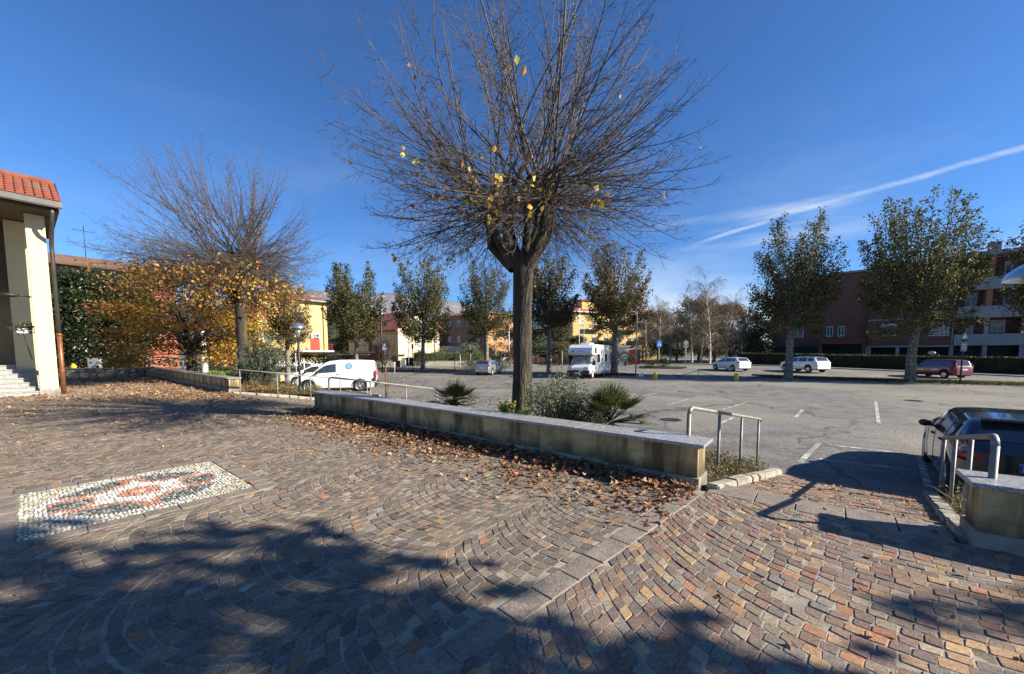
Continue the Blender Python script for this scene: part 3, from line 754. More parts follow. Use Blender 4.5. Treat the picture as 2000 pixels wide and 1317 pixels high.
def strip_leaves(a, b, n, d0, d1, sgn, clump=1.0, hz=.02):
    """leaves along line a-b, offset d to the front, density falling off"""
    d = (b-a); Ld = d.length; d.normalize(); nn = Vector((-d.y, d.x, 0)) if sgn > 0 else Vector((d.y, -d.x, 0))
    t = RS.uniform(0, 1, n*3); e = d0+(d1-d0)*RS.beta(1.1, 2.6, n*3)
    dens = .5+.5*np.sin(t*Ld*1.3+1)*np.sin(t*Ld*.47+.4)+.35*np.sin(t*Ld*4.1)
    keep = (RS.uniform(0, 1, n*3) < np.clip(dens*clump+(1-clump), .12, 1)*np.where(e < d0+(d1-d0)*.22, 1, .62))
    t = t[keep][:n]; e = e[keep][:n]
    z = RS.uniform(0, hz, len(t))*np.clip(1.4-e*1.6, .1, 1)+.004
    return np.stack([a.x+d.x*t*Ld+nn.x*e, a.y+d.y*t*Ld+nn.y*e, z], 1)
L1 = strip_leaves(P1a, P1b, 5600, .02, 1.75, 1, .6, .06)
L1b = strip_leaves(P1a, P1b, 2600, .0, .45, 1, .2, .09)
pts = np.concatenate([L1, L1b]); pts = pts[(pts[:, 1] < 11.5)]
tt = np.clip((pts[:, 0]-P1a.x)/(P1b.x-P1a.x), 0, 1)
pts = pts[RS.uniform(0, 1, len(pts)) < .35+.65*np.minimum(1, tt*3.0)]
litter_obj('fallen_leaves', pts, RS.uniform(.028, .058, len(pts)), tints(len(pts), LIT, [3, 3, 2, 1.6, 1.5, .8]), 'drift of crisp brown leaves along the foot of the long low wall')
n = 17000; q = RS.uniform(0, 1, (n, 2)); pp = np.stack([-31+24*q[:, 0], 12.5+16*q[:, 1], np.full(n, .006)], 1)
l2 = P2b-P2a; l2n = Vector((-l2.y, l2.x, 0)).normalized(); dd = (pp[:, 0]-P2a.x)*l2n.x+(pp[:, 1]-P2a.y)*l2n.y
pp = pp[(dd > .05) & (dd < 8.5) & inside(pp[:, :2], plaza_poly)]; dd2 = (pp[:, 0]-P2a.x)*l2n.x+(pp[:, 1]-P2a.y)*l2n.y
pp = pp[RS.uniform(0, 1, len(pp)) < np.clip(1.15-dd2/8, .1, 1)]
pp = np.concatenate([pp, strip_leaves(P2a, P2b, 5500, .02, 3.2, -1, .4, .05)])
litter_obj('fallen_leaves', pp, RS.uniform(.05, .085, len(pp)), tints(len(pp), LIT, [3, 3.5, 2, 2, 1, 1]), 'carpet of orange brown leaves spread before the far low wall')
n = 20000; r = RS.uniform(0, 1, (n, 2)); yy = 1.2+18*r[:, 0]**.75; xx = -(yy*1.35)+(yy*1.35+3.6)*r[:, 1]
sc_ = np.stack([xx, yy, np.full(n, .004)], 1); dens = .25+.75*(np.sin(xx*.8+yy*.5)*np.sin(yy*.9-xx*.35) > .05)
sc_ = sc_[inside(sc_[:, :2], plaza_poly) & (RS.uniform(0, 1, n) < dens*np.clip((yy-4.0)/8+.02, .012, .8)*np.clip((2-xx)/6, .25, 1))]
k = 24; ax = RS.uniform(1.2, 4.2, k); ay = RS.uniform(1.9, 4.4, k); ex = np.stack([ax, ay, np.full(k, .004)], 1); ex = ex[inside(ex[:, :2], plaza_poly)]
k2 = 120; tr = RS.uniform(0, RL, k2); tw = RS.uniform(.05, .95, k2)
rp = np.stack([R1a.x+(R1b.x-R1a.x)*tw+V45.x*tr, R1a.y+(R1b.y-R1a.y)*tw+V45.y*tr, -.745*tr/RL+.004], 1)
sc_ = np.concatenate([sc_, ex, rp])
litter_obj('fallen_leaves', sc_, RS.uniform(.026, .045, len(sc_)), tints(len(sc_), LIT, [2, 3, 2, 2.5, 1, 2.5]), 'single dry leaves scattered over the cobbles of the plaza and the near ramp')
n = 4200; yy = RS.uniform(12, 45, n); xx = RS.uniform(-18, 9, n)*yy/30-3
gz = np.array([G(a, b)+.006 for a, b in zip(xx, yy)])
ok = ~inside(np.stack([xx, yy], 1), plaza_poly)
lp = np.stack([xx, yy, gz], 1)[ok & ((np.sin(xx*.5)*np.sin(yy*.33+xx*.2) > -.15))]
dist = [(p[0]-P2a.x)*V45.x+(p[1]-P2a.y)*V45.y for p in lp]
lp = lp[np.array([(Vector((p[0], p[1], 0))-P1b).dot(V45) > RL+.6 for p in lp])]
litter_obj('fallen_leaves', lp, RS.uniform(.05, .085, len(lp)), tints(len(lp), [(.26, .15, .08), (.34, .22, .12), (.2, .11, .06)], [2, 2, 1]), 'thin scatter of dull leaves over the near part of the parking lot')

# ================================================================== bare pollarded lindens
class Tubes:
    def __init__(s): s.V = []; s.F = []; s.n = 0
    def add(s, P, R, k):
        P = np.asarray(P); m = len(P); d = np.gradient(P, axis=0); d /= np.linalg.norm(d, axis=1)[:, None]+1e-9
        ref = np.array([.31, .27, .91]) if abs(d[0][2]) < .9 else np.array([1., .1, 0])
        a = np.cross(d, ref); a /= np.linalg.norm(a, axis=1)[:, None]+1e-9; b = np.cross(d, a)
        t = np.arange(k)*2*pi/k; R = np.asarray(R)[:, None, None]
        V = P[:, None, :]+(a[:, None, :]*np.cos(t)[None, :, None]+b[:, None, :]*np.sin(t)[None, :, None])*R
        i = np.arange(m-1)[:, None]*k; j = np.arange(k)[None]; jn = (j+1) % k
        F = np.stack([i+j, i+jn, i+k+jn, i+k+j], -1).reshape(-1, 4)+s.n
        s.V.append(V.reshape(-1, 3)); s.F.append(F); s.n += m*k
    def obj(s, name, mat_, parent=None): return np_obj(name, np.concatenate(s.V), np.concatenate(s.F), mat_, parent, smooth=True)
def curve(p, d, L, m, grav, wob, up=0.0):
    """grown path: start p, direction d; grav bends it down, up lifts the tip"""
    P = [np.array(p, float)]; d = np.array(d, float); st = L/(m-1)
    for i in range(m-1):
        f = i/(m-1)
        d = d+RS.normal(0, wob, 3)*math.sqrt(st)+np.array([0, 0, (-grav*(1-f)+up*f)*st])
        d /= np.linalg.norm(d); P.append(P[-1]+d*st)
    return np.array(P), d
def trunk_mesh(parent, pts, rads, seed, mat_, flare=1.35, k=18, rough=.10, name='trunk'):
    m = Tubes(); P = np.array(pts, float)
    # resample
    tt = np.linspace(0, len(P)-1, (len(P)-1)*6+1); Q = np.stack([np.interp(tt, np.arange(len(P)), P[:, c]) for c in range(3)], 1)
    R = np.interp(tt, np.arange(len(P)), rads); R = R*(1+(flare-1)*np.exp(-(Q[:, 2]-Q[0, 2])/.28))
    m.add(Q, R, k); V = m.V[0].reshape(len(Q), k, 3); t = np.arange(k)*2*pi/k
    lob = 1+rough*np.sin(t*5+seed)[None]*np.exp(-(Q[:, 2]-Q[0, 2])/.6)[:, None]*.9+RS.normal(0, rough*.16, (len(Q), k))
    V[:] = Q[:, None]+(V-Q[:, None])*lob[..., None]; m.V[0] = V.reshape(-1, 3)
    return m.obj(name, mat_, parent)
def linden(loc, H_fork, scale, seed, nshoot, label, lean=0, up_bias=0., leaf_n=170, leaf_fn=None, Rt=.235, spread=1.0, tw=1.0, knobs=None, env=None):
    global RS
    old = RS; RS = np.random.RandomState(seed)
    root = empty('linden_tree', loc, 0, label, 'tree')
    S = scale
    trunk_mesh(root, [(0, 0, -.35), (.0, 0, .4), (.03*S, 0, 1.6), (.02, 0, H_fork*.7), (.04, 0, H_fork)], [Rt*1.08, Rt*1.02, Rt*.93, Rt*.9, Rt*.98], seed, MT['barkl'], k=26)
    if knobs is None:
        knobs = [(-.62, .05, 1.45), (-.36, -.30, 1.25), (.16, .0, 2.1), (.66, .1, 1.55), (.15, .45, 1.6), (-.75, .38, 1.15), (.48, -.42, 1.35), (-.28, .4, 1.95), (.42, .1, 1.95)]
    lim = Tubes(); tips = []
    for kx, ky, kz in knobs:
        e = np.array([kx*S, ky*S, H_fork+kz*S*.72]); b = np.array([kx*.22*S, ky*.2*S, H_fork-.28*S])
        mid = b*.45+e*.55+np.array([kx*.22*S, ky*.22*S, -.10*S])
        q = np.array([b, b*.6+mid*.4+RS.normal(0, .02, 3), mid, mid*.4+e*.6+RS.normal(0, .03, 3), e, e+np.array([0, 0, .10*S])])
        rr = np.array([.14, .12, .10, .088, .10, .03])*S*RS.uniform(.85, 1.1)*Rt/.235
        lim.add(q, rr, 9)
        tips.append(e)
        for _ in range(2):                      # knuckles, lumpy pollard heads
            c = e+RS.normal(0, .075*S, 3); lim.add(np.array([c-[0, 0, .1*S], c-[0, 0, .05*S], c, c+[0, 0, .05*S], c+[0, 0, .09*S]]), np.array([.02, .075, .09, .07, .02])*S, 7)
    lim.obj('limbs', MT['barkl'], root)
    T = Tubes(); LP = []; tipc = np.mean(tips, axis=0)
    ec, er = np.array(env[0], float), np.array(env[1], float)
    for i in range(nshoot):
        kn = tips[RS.randint(len(tips))]
        u = RS.uniform(-.9, 1) if RS.rand() > .42 else RS.uniform(-.95, .15); az = RS.uniform(0, 2*pi); cr = math.sqrt(1-u*u)
        out = np.array([cos(az)*cr, sin(az)*cr, u])
        # prefer shoots that leave the crown on their own side
        if out[:2]@(kn[:2]-tipc[:2]) < 0 and RS.rand() < .6: out[:2] *= -1
        rad = np.where(out[2] > 0, er[2], er[3]); lim_ = 1.0 if RS.rand() < .62 else RS.uniform(.6, .97)
        if out[2] < 0: out[:2] *= math.sqrt(1-abs(out[2])**3)/max(.25, cr)
        E = ec+out*np.array([er[0], er[1], rad])*RS.uniform(.93, 1.04)*lim_
        Dv = E-kn; L = np.linalg.norm(Dv); lat = np.hypot(Dv[0], Dv[1])
        hz = np.array([Dv[0], Dv[1], 0])/(lat+1e-6)
        if Dv[2] > .9*lat: C = kn+Dv*.5+hz*(.13*L)+RS.normal(0, .06*L, 3)             # rising, leaning out first
        else: C = kn+Dv*.5+np.array([0, 0, -.085*L])*np.clip(.4+Dv[2]/L, 0, 1)+np.array([0, 0, .05*L])*np.clip(-Dv[2]/L, 0, 1)+RS.normal(0, .065*L, 3)
        t_ = np.linspace(0, 1, 14)[:, None]; P = (1-t_)**2*kn+2*t_*(1-t_)*C+t_**2*E
        wv = np.cumsum(np.cumsum(RS.normal(0, .0042*L, (14, 3)), axis=0), axis=0); P = P+(wv-wv[0])*t_**.5*.5
        P[-3:, 2] += np.array([.03, .09, .20])*S*(1 if u < .5 else 0)
        el = Dv[2]/L; r0 = RS.uniform(.011, .019)*S**.5*(1.4 if el > .7 else (.8 if el < .2 else 1)); f = np.linspace(0, 1, 14)
        T.add(P, r0*(1-f)**.75+.0026, 5)
        mains = [(P, r0, L, 1.0)]
        if RS.rand() < .55:                     # a fork that runs on beside the leader
            i0 = RS.randint(4, 8); dd = P[i0+1]-P[i0]; dd /= np.linalg.norm(dd); sd_ = RS.normal(0, 1, 3); sd_ -= dd*sd_.dot(dd); sd_ /= np.linalg.norm(sd_)
            L2 = L*(1-i0/13)*RS.uniform(.75, 1.0); P2, _ = curve(P[i0], dd+sd_*.42, L2, 14, .02, .07, .16); r2 = r0*(1-i0/13)**.75*.8
            T.add(P2, r2*(1-f)**.75+.0024, 4); mains.append((P2, r2, L2, .6))
        for P, r0, L, wt in mains:
          nt = int(RS.randint(14, 21)*tw*wt)
          for j in range(nt):
            t = .28+.70*(j+RS.uniform(0, 1))/nt; idx = t*13; i0 = int(idx); fr = idx-i0; p = P[i0]*(1-fr)+P[min(13, i0+1)]*fr
            dd = P[min(13, i0+1)]-P[max(0, i0-1)]; dd /= np.linalg.norm(dd)
            s = RS.normal(0, 1, 3); s -= dd*s.dot(dd); s /= np.linalg.norm(s)
            a = RS.uniform(.5, 1.05); d2 = dd*cos(a)+s*sin(a)
            L2 = S*RS.uniform(.22, .75)*(1.10-.7*t)
            Q, d3 = curve(p, d2, L2, 6, .1, .22, .75)
            r2 = max(.003, (r0*(1-t)**.75+.0026)*.5)
            T.add(Q, np.linspace(r2, .0022, 6), 3)
            if t > .3: LP.append(Q[RS.randint(2, 6)])
            for m_ in range(RS.randint(2, 5)):
                qi = RS.randint(1, 5); dq = Q[qi+1]-Q[qi]; dq /= np.linalg.norm(dq); s = RS.normal(0, 1, 3); s -= dq*s.dot(dq); s /= np.linalg.norm(s)
                Q2, _ = curve(Q[qi], dq*.75+s*.65, L2*RS.uniform(.25, .6), 4, .0, .25, .5)
                T.add(Q2, np.linspace(.0030, .0018, 4), 3)
    T.obj('crown', MT['barks'], root)
    LP = np.array(LP)
    if leaf_fn: leaf_fn(root, LP)
    RS = old
    return root
def yl(root, LP):
    z = LP[:, 2]; wgt = np.clip(1.5-(z-3.0)/2.0, .03, 1)*np.where(LP[:, 0] < .6, 1, .5)
    c = LP[RS.choice(len(LP), 120, p=wgt/wgt.sum())]
    P = np.repeat(c, 3, axis=0)+RS.normal(0, .08, (360, 3))
    leaf_cloud('leaves', P, .088, tints(len(P), [(.52, .34, .04), (.60, .45, .09), (.42, .22, .05), (.45, .42, .08), (.32, .15, .06)], [3, 2, 2, 1, 1.5]), MT['leafdull'], root, droop=1.6, asp=.85)
mt = AD(1018, 780, 8.35); mt.z = G(mt.x, mt.y)*.5+.06
linden((mt.x, mt.y, mt.z), 3.72-mt.z, 1.0, 5, 250, 'large bare pollard linden with mossy trunk behind the long low wall', leaf_fn=yl, tw=1.0, Rt=.222, env=((.05, 0, 5.75-mt.z), (3.75, 3.4, 3.7, 3.1)))
def yl2(root, LP):
    z = LP[:, 2]; wgt = np.clip(1.2-(z-2.4)/3.0, 0, 1)*np.where(LP[:, 0] < .5, 1, .55)
    c = LP[RS.choice(len(LP), 1300, p=wgt/wgt.sum())]
    P = np.repeat(c, 3, axis=0)+RS.normal(0, .16, (3900, 3))
    leaf_cloud('leaves', P, .13, tints(len(P), [(.42, .23, .03), (.48, .28, .04), (.33, .13, .035), (.26, .20, .04), (.20, .10, .04)], [2.6, 1.6, 2.6, 1.5, 2.4]), MT['leafdull'], root, droop=1.2)
t2 = AD(476, 740, 19.0); t2.z = -.35
linden((t2.x, t2.y, t2.z), 4.5-t2.z, 1.27, 9, 370, 'second bare linden with sparse yellow leaves, behind the far low wall', up_bias=.35, leaf_fn=yl2, Rt=.25, tw=1.0, env=((-.9, 0, 6.6-t2.z), (4.6, 4.3, 5.6, 3.3)))

# ================================================================== leafy trees
def crown_points(n, c, r, shell=.6):
    d = RS.normal(0, 1, (n, 3)); d /= np.linalg.norm(d, axis=1)[:, None]
    rr = shell+(1-shell)*RS.uniform(0, 1, n)**.7
    rr *= 1+.12*np.sin(d[:, 0]*5+c[0])*np.sin(d[:, 1]*6)+.10*np.sin(d[:, 2]*9+2)
    return np.array(c)+d*np.array(r)*rr[:, None]
PLC = [(.075, .085, .026), (.11, .115, .032), (.050, .058, .020), (.15, .12, .04), (.20, .12, .04)]
def plane_tree_mesh(root, H, Wc, H0, nsh, nl, seed, cols=PLC, cw=(3, 3, 3, 1.4, .7), leaf=.17, Rt=.24, pointy=1.0, mat_='leaf'):
    """upright pollard plane: shoots fanning up from a short trunk, leaves strung along them"""
    global RS
    old = RS; RS = np.random.RandomState(seed)
    bend = RS.normal(0, .10, 2)
    trunk_mesh(root, [(0, 0, -.2), (bend[0]*.4, 0, H0*.5), (bend[0], bend[1], H0), (bend[0], bend[1], H0+.18*(H-H0)), (bend[0]*.5, bend[1], H0+.5*(H-H0))], [Rt, Rt*.82, Rt*.72, Rt*.42, Rt*.12], seed, MT['barkp'], k=12, flare=1.45)
    T = Tubes(); P = []; hc = H-H0; b0 = np.array([bend[0], bend[1], H0])
    for i in range(nsh):
        a = RS.uniform(0, 2*pi); hh = RS.uniform(0, 1)**.8
        start = b0+np.array([0, 0, hc*(.02+.42*RS.uniform(0, 1)*hh)])
        # target on the crown envelope
        zt = hh; rad = Wc*.5*math.sqrt(max(.05, 1-((zt-.42)/.68)**2))*(.52+.48*RS.uniform(0, 1)**.45)
        end = np.array([b0[0]+cos(a)*rad, b0[1]+sin(a)*rad, H0+hc*(zt*.92+.06*RS.uniform(-1, 1.3)*pointy)-.25])
        mid = start*.5+end*.5+np.array([cos(a), sin(a), 0])*Wc*.10-np.array([0, 0, .06*hc*(1-hh)])
        t = np.linspace(0, 1, 9)[:, None]; C = (1-t)**2*start+2*t*(1-t)*mid+t*t*end; C += RS.normal(0, .05, C.shape)*np.linspace(0, 1, 9)[:, None]
        T.add(C, np.linspace(.055, .008, 9), 4)
        m = int(nl/nsh*RS.uniform(.6, 1.35)); tt = RS.uniform(.32, 1.03, m); idx = np.clip(tt*8, 0, 7.99); i0 = idx.astype(int); f = (idx-i0)[:, None]
        q = C[i0]*(1-f)+C[i0+1]*f
        sp = np.clip(.62*(1.20-tt), .10, .6)[:, None]
        P.append(q+RS.normal(0, 1, (m, 3))*sp*np.array([1, 1, .8]))
    T.obj('branches', MT['barkp'], root)
    P = np.concatenate(P); n = len(P)
    tn = tints(n, cols, cw); 
    leaf_cloud('leaves', P, leaf, tn, MT[mat_], root, flat=.5, droop=.5, asp=.95)
    RS = old
def tree_at(name, px, py, D, rz, label, cat='tree', group=None, z=None):
    x = X_at(px, D); return empty(name, (x, D, G(x, D) if z is None else z), rz, label, cat, group)
GP = 'plane trees around the parking lot'
def add_plane(px, D, H, label, src=None, rz=0, s=1, **k):
    if src is None:
        r = tree_at('plane_tree', px, 0, D, rz, label, group=GP); plane_tree_mesh(r, H, **k)
    else:
        r = copy_tree(src); x = X_at(px, D); r.location = (x, D, G(x, D)); r.rotation_euler = (0, 0, rz); r['label'] = label
    r.scale = (s, s, s) if not isinstance(s, tuple) else s
    return r
pA = add_plane(1542, 32.5, 14.6, 'plane tree on the grass strip in front of the white crossover', Wc=6.8, H0=4.5, nsh=100, nl=19000, seed=21, Rt=.33, leaf=.138)
pB = add_plane(1781, 29.5, 14.9, 'wide plane tree on the grass strip left of the dark red car', Wc=8.0, H0=4.2, nsh=125, nl=24000, seed=22, Rt=.33, leaf=.138)
pC = add_plane(1200, 38.2, 13.6, 'plane tree beside the motorhome, with brown tinged leaves', Wc=7.2, H0=4.6, nsh=95, nl=20000, seed=23, Rt=.36, leaf=.145,
               cols=[(.055, .055, .02), (.10, .085, .03), (.16, .10, .03), (.24, .13, .04)], cw=(3, 2.4, 1.6, 1))
pD = add_plane(825, 44.5, 13.6, 'plane tree in front of the cream gabled house wall', Wc=7.2, H0=3.7, nsh=90, nl=18000, seed=24, Rt=.27, leaf=.15)
add_plane(695, 43, 12.9, 'plane tree directly behind the roof of the white panel van', Wc=6.8, H0=3.9, nsh=90, nl=18000, seed=27, Rt=.26, leaf=.16, pointy=.6)
add_plane(950, 47.5, 13.6, 'plane tree rising behind the silver hatchback', pA, 4.0, (.98, 1.0, .96))
add_plane(1073, 40.5, 13.6, 'dark plane tree between the big linden trunk and the motorhome', None, 0, 1, Wc=6.6, H0=4.3, nsh=80, nl=16000, seed=29, Rt=.30, leaf=.16, cols=[(.05, .055, .02), (.09, .075, .03), (.14, .09, .03)], cw=(3, 2, 1))
add_plane(561, 34.0, 13.6, 'crooked plane tree in front of the yellow house, right of the second linden', pC, 1.1, (.62, .62, .68))
add_plane(2078, 27.0, 14.6, 'plane tree cut off by the right edge of the picture', pA, 1.3, (1.0, 1.0, .96))

# trees out of the frame on the right that shade the foreground
def off_tree(x, y, H, Wc, H0, seed, nl, lab, nsh=60, leaf=.2):
    r = empty('plane_tree', (x, y, -.1), 0, lab, 'tree', GP); plane_tree_mesh(r, H, Wc, H0, nsh, nl, seed, leaf=leaf)
off_tree(8.5, -3.3, 10.1, 7.7, 3.1, 31, 17500, 'dense plane tree standing behind the viewer, shading the near cobbles', nsh=110, leaf=.22)
off_tree(16.1, -1.9, 7.0, 4.2, 3.0, 32, 7000, 'plane tree out of the frame on the right, past the right low wall', nsh=60, leaf=.2)

# dark evergreen on the left
def evergreen():
    D = 33; x = X_at(188, D); r = empty('evergreen_tree', (x, D, G(x, D)), 0, 'dense dark glossy evergreen tree filling the space right of the porch', 'tree')
    trunk_mesh(r, [(0, 0, -.2), (0, 0, 2), (0, 0, 6)], [.25, .2, .08], 3, MT['barkd'], k=10)
    P = [crown_points(38000, (0, 0, 4.9), (4.7, 4.3, 4.6), .55)]
    for i in range(46):
        a = RS.uniform(0, 2*pi); e = RS.uniform(-.5, 1.1); c = (4.1*cos(a)*cos(e), 3.8*sin(a)*cos(e), 4.9+3.9*sin(e)); P.append(crown_points(760, c, (.95, .95, .9), .3))
    P = np.concatenate(P); P = P[P[:, 2] > .3]
    leaf_cloud('leaves', P, .17, tints(len(P), [(.012, .022, .008), (.022, .038, .012), (.035, .055, .018), (.05, .05, .015)], [3, 3, 1.3, .5]), MT['leafgloss'], r, flat=.5)
evergreen()
# yellow maple
def maple():
    D = 24.5; x = X_at(372, D); r = empty('maple_tree', (x, D, -.45), 0, 'maple with dense golden and orange leaves behind the far low wall', 'tree')
    trunk_mesh(r, [(0, 0, -.2), (0.05, 0, 1.6), (.1, 0, 3.4), (.1, 0, 6)], [.3, .27, .2, .07], 8, MT['barkd'], k=12)
    T = Tubes(); P = []; C = []
    Yc = [(.44, .27, .03), (.36, .23, .03), (.26, .21, .03), (.48, .23, .045), (.20, .17, .03), (.30, .12, .04)]; Oc = [(.42, .17, .06), (.55, .22, .10), (.48, .30, .06)]
    for i in range(120):
        a = RS.uniform(0, 2*pi); z = RS.uniform(1.4, 7.6); R_ = 4.3*math.sqrt(max(.04, 1-((z-3.6)/4.4)**2))
        e = np.array([cos(a)*R_*RS.uniform(.5, 1.05), sin(a)*R_*RS.uniform(.5, 1), z]); b = np.array([.08, 0, 1.5+RS.uniform(0, 2.8)])
        md_ = (b+e)/2+np.array([0, 0, .5]); t = np.linspace(0, 1, 7)[:, None]; q = (1-t)**2*b+2*t*(1-t)*md_+t*t*e
        T.add(q, np.linspace(.05, .008, 7), 4)
        m = 150 if z < 5 else 80; dsk = RS.normal(0, 1, (m, 3))*np.array([.55, .55, .20]); P.append(e+dsk); 
        cc = Oc if (e[0] < -1.2 and z > 2.6 and RS.rand() < .5) or RS.rand() < .10 else Yc; C.append(tints(m, cc, [1]*len(cc)))
    T.obj('branches', MT['barkd'], r)
    leaf_cloud('leaves', np.concatenate(P), .14, np.concatenate(C), MT['leaf'], r, flat=1.0, droop=.4, asp=1)
maple()
#PART3
# ================================================================== vehicles
def interp(pts, x):
    xs = [p[0] for p in pts]; return float(np.interp(x, xs, [p[1] for p in pts]))
def wheel(parent, x, y, R, wd, side, spokes=5, rimmat='rim', solid=False):
    t = MB(); s = side
    y0, y1 = y-wd/2, y+wd/2
    t.lathe([(R*.60, -wd*.42), (R*.66, -wd/2), (R*.95, -wd/2), (R, -wd*.38), (R, wd*.38), (R*.95, wd/2), (R*.66, wd/2), (R*.60, wd*.42)], 24, (x, y, R), axis='y')
    ty = t.build('wheel', MT['rubber'], parent)
    m = MB(); yo = y+s*(wd*.36)
    m.lathe([(R*.61, 0), (R*.66, .03*s), (R*.63, .035*s), (R*.56, -.01*s)], 24, (x, yo, R), axis='y')
    m.lathe([(.0001, .03*s), (R*.15, .03*s), (R*.16, 0)], 12, (x, yo, R), axis='y')
    if solid:
        m.lathe([(.0001, .012*s), (R*.45, .016*s), (R*.60, .0)], 24, (x, yo, R), axis='y')
    for k in range(spokes):
        a = 2*pi*k/spokes+.3; d = Vector((cos(a), 0, sin(a))); n = Vector((-sin(a), 0, cos(a))); c = Vector((x, yo, R))
        w0, w1 = R*.11, R*.075
        b = [c+d*R*.1-n*w0, c+d*R*.1+n*w0, c+d*R*.62+n*w1, c+d*R*.62-n*w1]
        yy = Vector((0, .022*s, 0)); m.hexa([v-yy for v in b], [v+yy for v in b])
    m.build('rim', MT[rimmat], ty)
    m = MB(); m.lathe([(.0001, 0), (R*.6, 0)], 20, (x, yo-.035*s, R), axis='y'); m.build('brake_disc', MT['under'], ty)
    return ty
class Car:
    """car body from a side profile: x forward, y left; everything in metres"""
    def __init__(s, sp):
        s.sp = sp; s.L = sp['L']; s.W = sp['W']; s.prof = sorted(sp['prof']); s.belt = sorted(sp['belt'])
    def top(s, x): return interp(s.prof, x)
    def bel(s, x): return min(interp(s.belt, x), s.top(x)-.015)
    def hw(s, x):
        u = abs(x)/(s.L/2); return s.W/2*(1-s.sp.get('round', .16)*max(0, (u-.62)/.38)**2.2)
    def zf(s, x):
        z = s.sp.get('sill', .22); u = abs(x)/(s.L/2); z += .10*max(0, (u-.9)/.1)
        R = s.sp['R']+.055
        for xw in s.sp['wx']:
            d = abs(x-xw)
            if d < R: z = max(z, s.sp['R']+math.sqrt(R*R-d*d))
        return z
    def ring(s, x):
        w_ = s.hw(x); zt, zb, zf = s.top(x), s.bel(x), s.zf(x); zb = max(zb, zf+.03); zt = max(zt, zb+.012)
        k = min(1, max(0, (zt-zb)/.3)); tum = s.sp.get('tumble', .36)
        wr = w_-.03-tum*(zt-zb)*k
        zm = (zf+zb)*.5; lo = min(zf+.07, zm)
        return [(0, zf), (w_-.16, zf), (w_-.035, zf+.005), (w_-.008, lo), (w_+.004, zm+.03), (w_-.012, zb-.045), (w_-.028, zb), (wr+.012, zt-.075*k-.008), (wr-.05*k-.01, zt-.022*k-.003), (wr*.55, zt-.002), (0, zt)]
    def sidept(s, x, t, off_=.006):
        r = s.ring(x); a, b = r[6], r[7]; y = a[0]+(b[0]-a[0])*t; z = a[1]+(b[1]-a[1])*t
        n = Vector((0, b[1]-a[1], -(b[0]-a[0])));
        if n.length > 1e-6: n.normalize()
        return Vector((x, y, z))+Vector((0, n.y, n.z))*off_
    def toppt(s, x, f, off_=.008):
        r = s.ring(x); wr = r[8][0]; y = wr*f; z = r[10][1]-.022*abs(f)**2.5*min(1, (s.top(x)-s.bel(x))/.3)
        dz = (s.top(x+.02)-s.top(x-.02))/.04; n = Vector((-dz, 0, 1)).normalized(); return Vector((x, y, z))+n*off_
    def build(s, name, loc, rz, label, paint, cat='car', group=None, parts=True):
        sp = s.sp; root = empty(name, loc, rz, label, cat, group)
        xs = set(np.linspace(-s.L/2, s.L/2, 46))
        for xw in sp['wx']: xs |= set(np.linspace(xw-sp['R']-.055, xw+sp['R']+.055, 13))
        for p in s.prof: xs.add(p[0])
        xs = sorted(x for x in xs if -s.L/2 <= x <= s.L/2); X = [xs[0]]
        for x in xs[1:]:
            if x-X[-1] > .012: X.append(x)
        b = MB(); vs = []; K = 11
        for x in X:
            r = s.ring(x); vs += [(x, y, z) for y, z in r]+[(x, -y, z) for y, z in r[1:-1]]
        n = 2*K-2; ids = list(range(K))+[K+i for i in range(K-3, -1, -1)]      # loop order
        ordr = list(range(K))+list(range(K+K-3, K-1, -1))
        fs = []; mi = []
        for i in range(len(X)-1):
            for j in range(n):
                a, c = ordr[j], ordr[(j+1) % n]
                fs.append((i*n+a, i*n+c, (i+1)*n+c, (i+1)*n+a))
                jj = min(j, n-1-j)
                mi.append(2 if jj <= 1 else (1 if (sp.get('clad') and jj <= 2) else 0))
        b.put(vs, fs); b.m = mi; b.sh = [True]*len(fs)
        b.put([vs[a] for a in ordr], [tuple(range(n))]); b.put([vs[(len(X)-1)*n+a] for a in ordr], [tuple(range(n-1, -1, -1))])
        o = b.build('body', [paint, MT['blackpl'], MT['under']], root); o.data.set_sharp_from_angle(angle=radians(38))
        G_ = MT['carglass']
        for sd in (1, -1):
            for (x0, x1, t0, t1) in sp['win']:
                m = MB(); q = []; N_ = 10
                for i in range(N_+1):
                    x = x0+(x1-x0)*i/N_
                    for t in (t0, (t0+t1)/2, t1):
                        p = s.sidept(x, t); q.append((p.x, p.y*sd, p.z))
                fc = [(i*3+j, (i+1)*3+j, (i+1)*3+j+1, i*3+j+1) for i in range(N_) for j in range(2)]
                if sd < 0: fc = [f[::-1] for f in fc]
                m.put(q, [f[::-1] for f in fc]); m.sh = [True]*len(m.f); m.build('side_window', G_, root)
        for nm, (x0, x1, fw) in (('windshield', sp['ws']), ('rear_window', sp['rw'])):
            if x0 is None: continue
            m = MB(); q = []; N_, M_ = 6, 8
            for i in range(N_+1):
                for j in range(M_+1):
                    p = s.toppt(x0+(x1-x0)*i/N_, (-1+2*j/M_)*fw); q.append(tuple(p))
            m.put(q, [(i*(M_+1)+j, i*(M_+1)+j+1, (i+1)*(M_+1)+j+1, (i+1)*(M_+1)+j) for i in range(N_) for j in range(M_)]); m.sh = [True]*len(m.f)
            m.build(nm, G_, root)
        for x in sp['wx']:
            for sd in (1, -1): wheel(root, x, sd*(s.hw(x)-.115), sp['R'], .2, sd, sp.get('spokes', 5), sp.get('rimm', 'rim'), sp.get('solid', False))
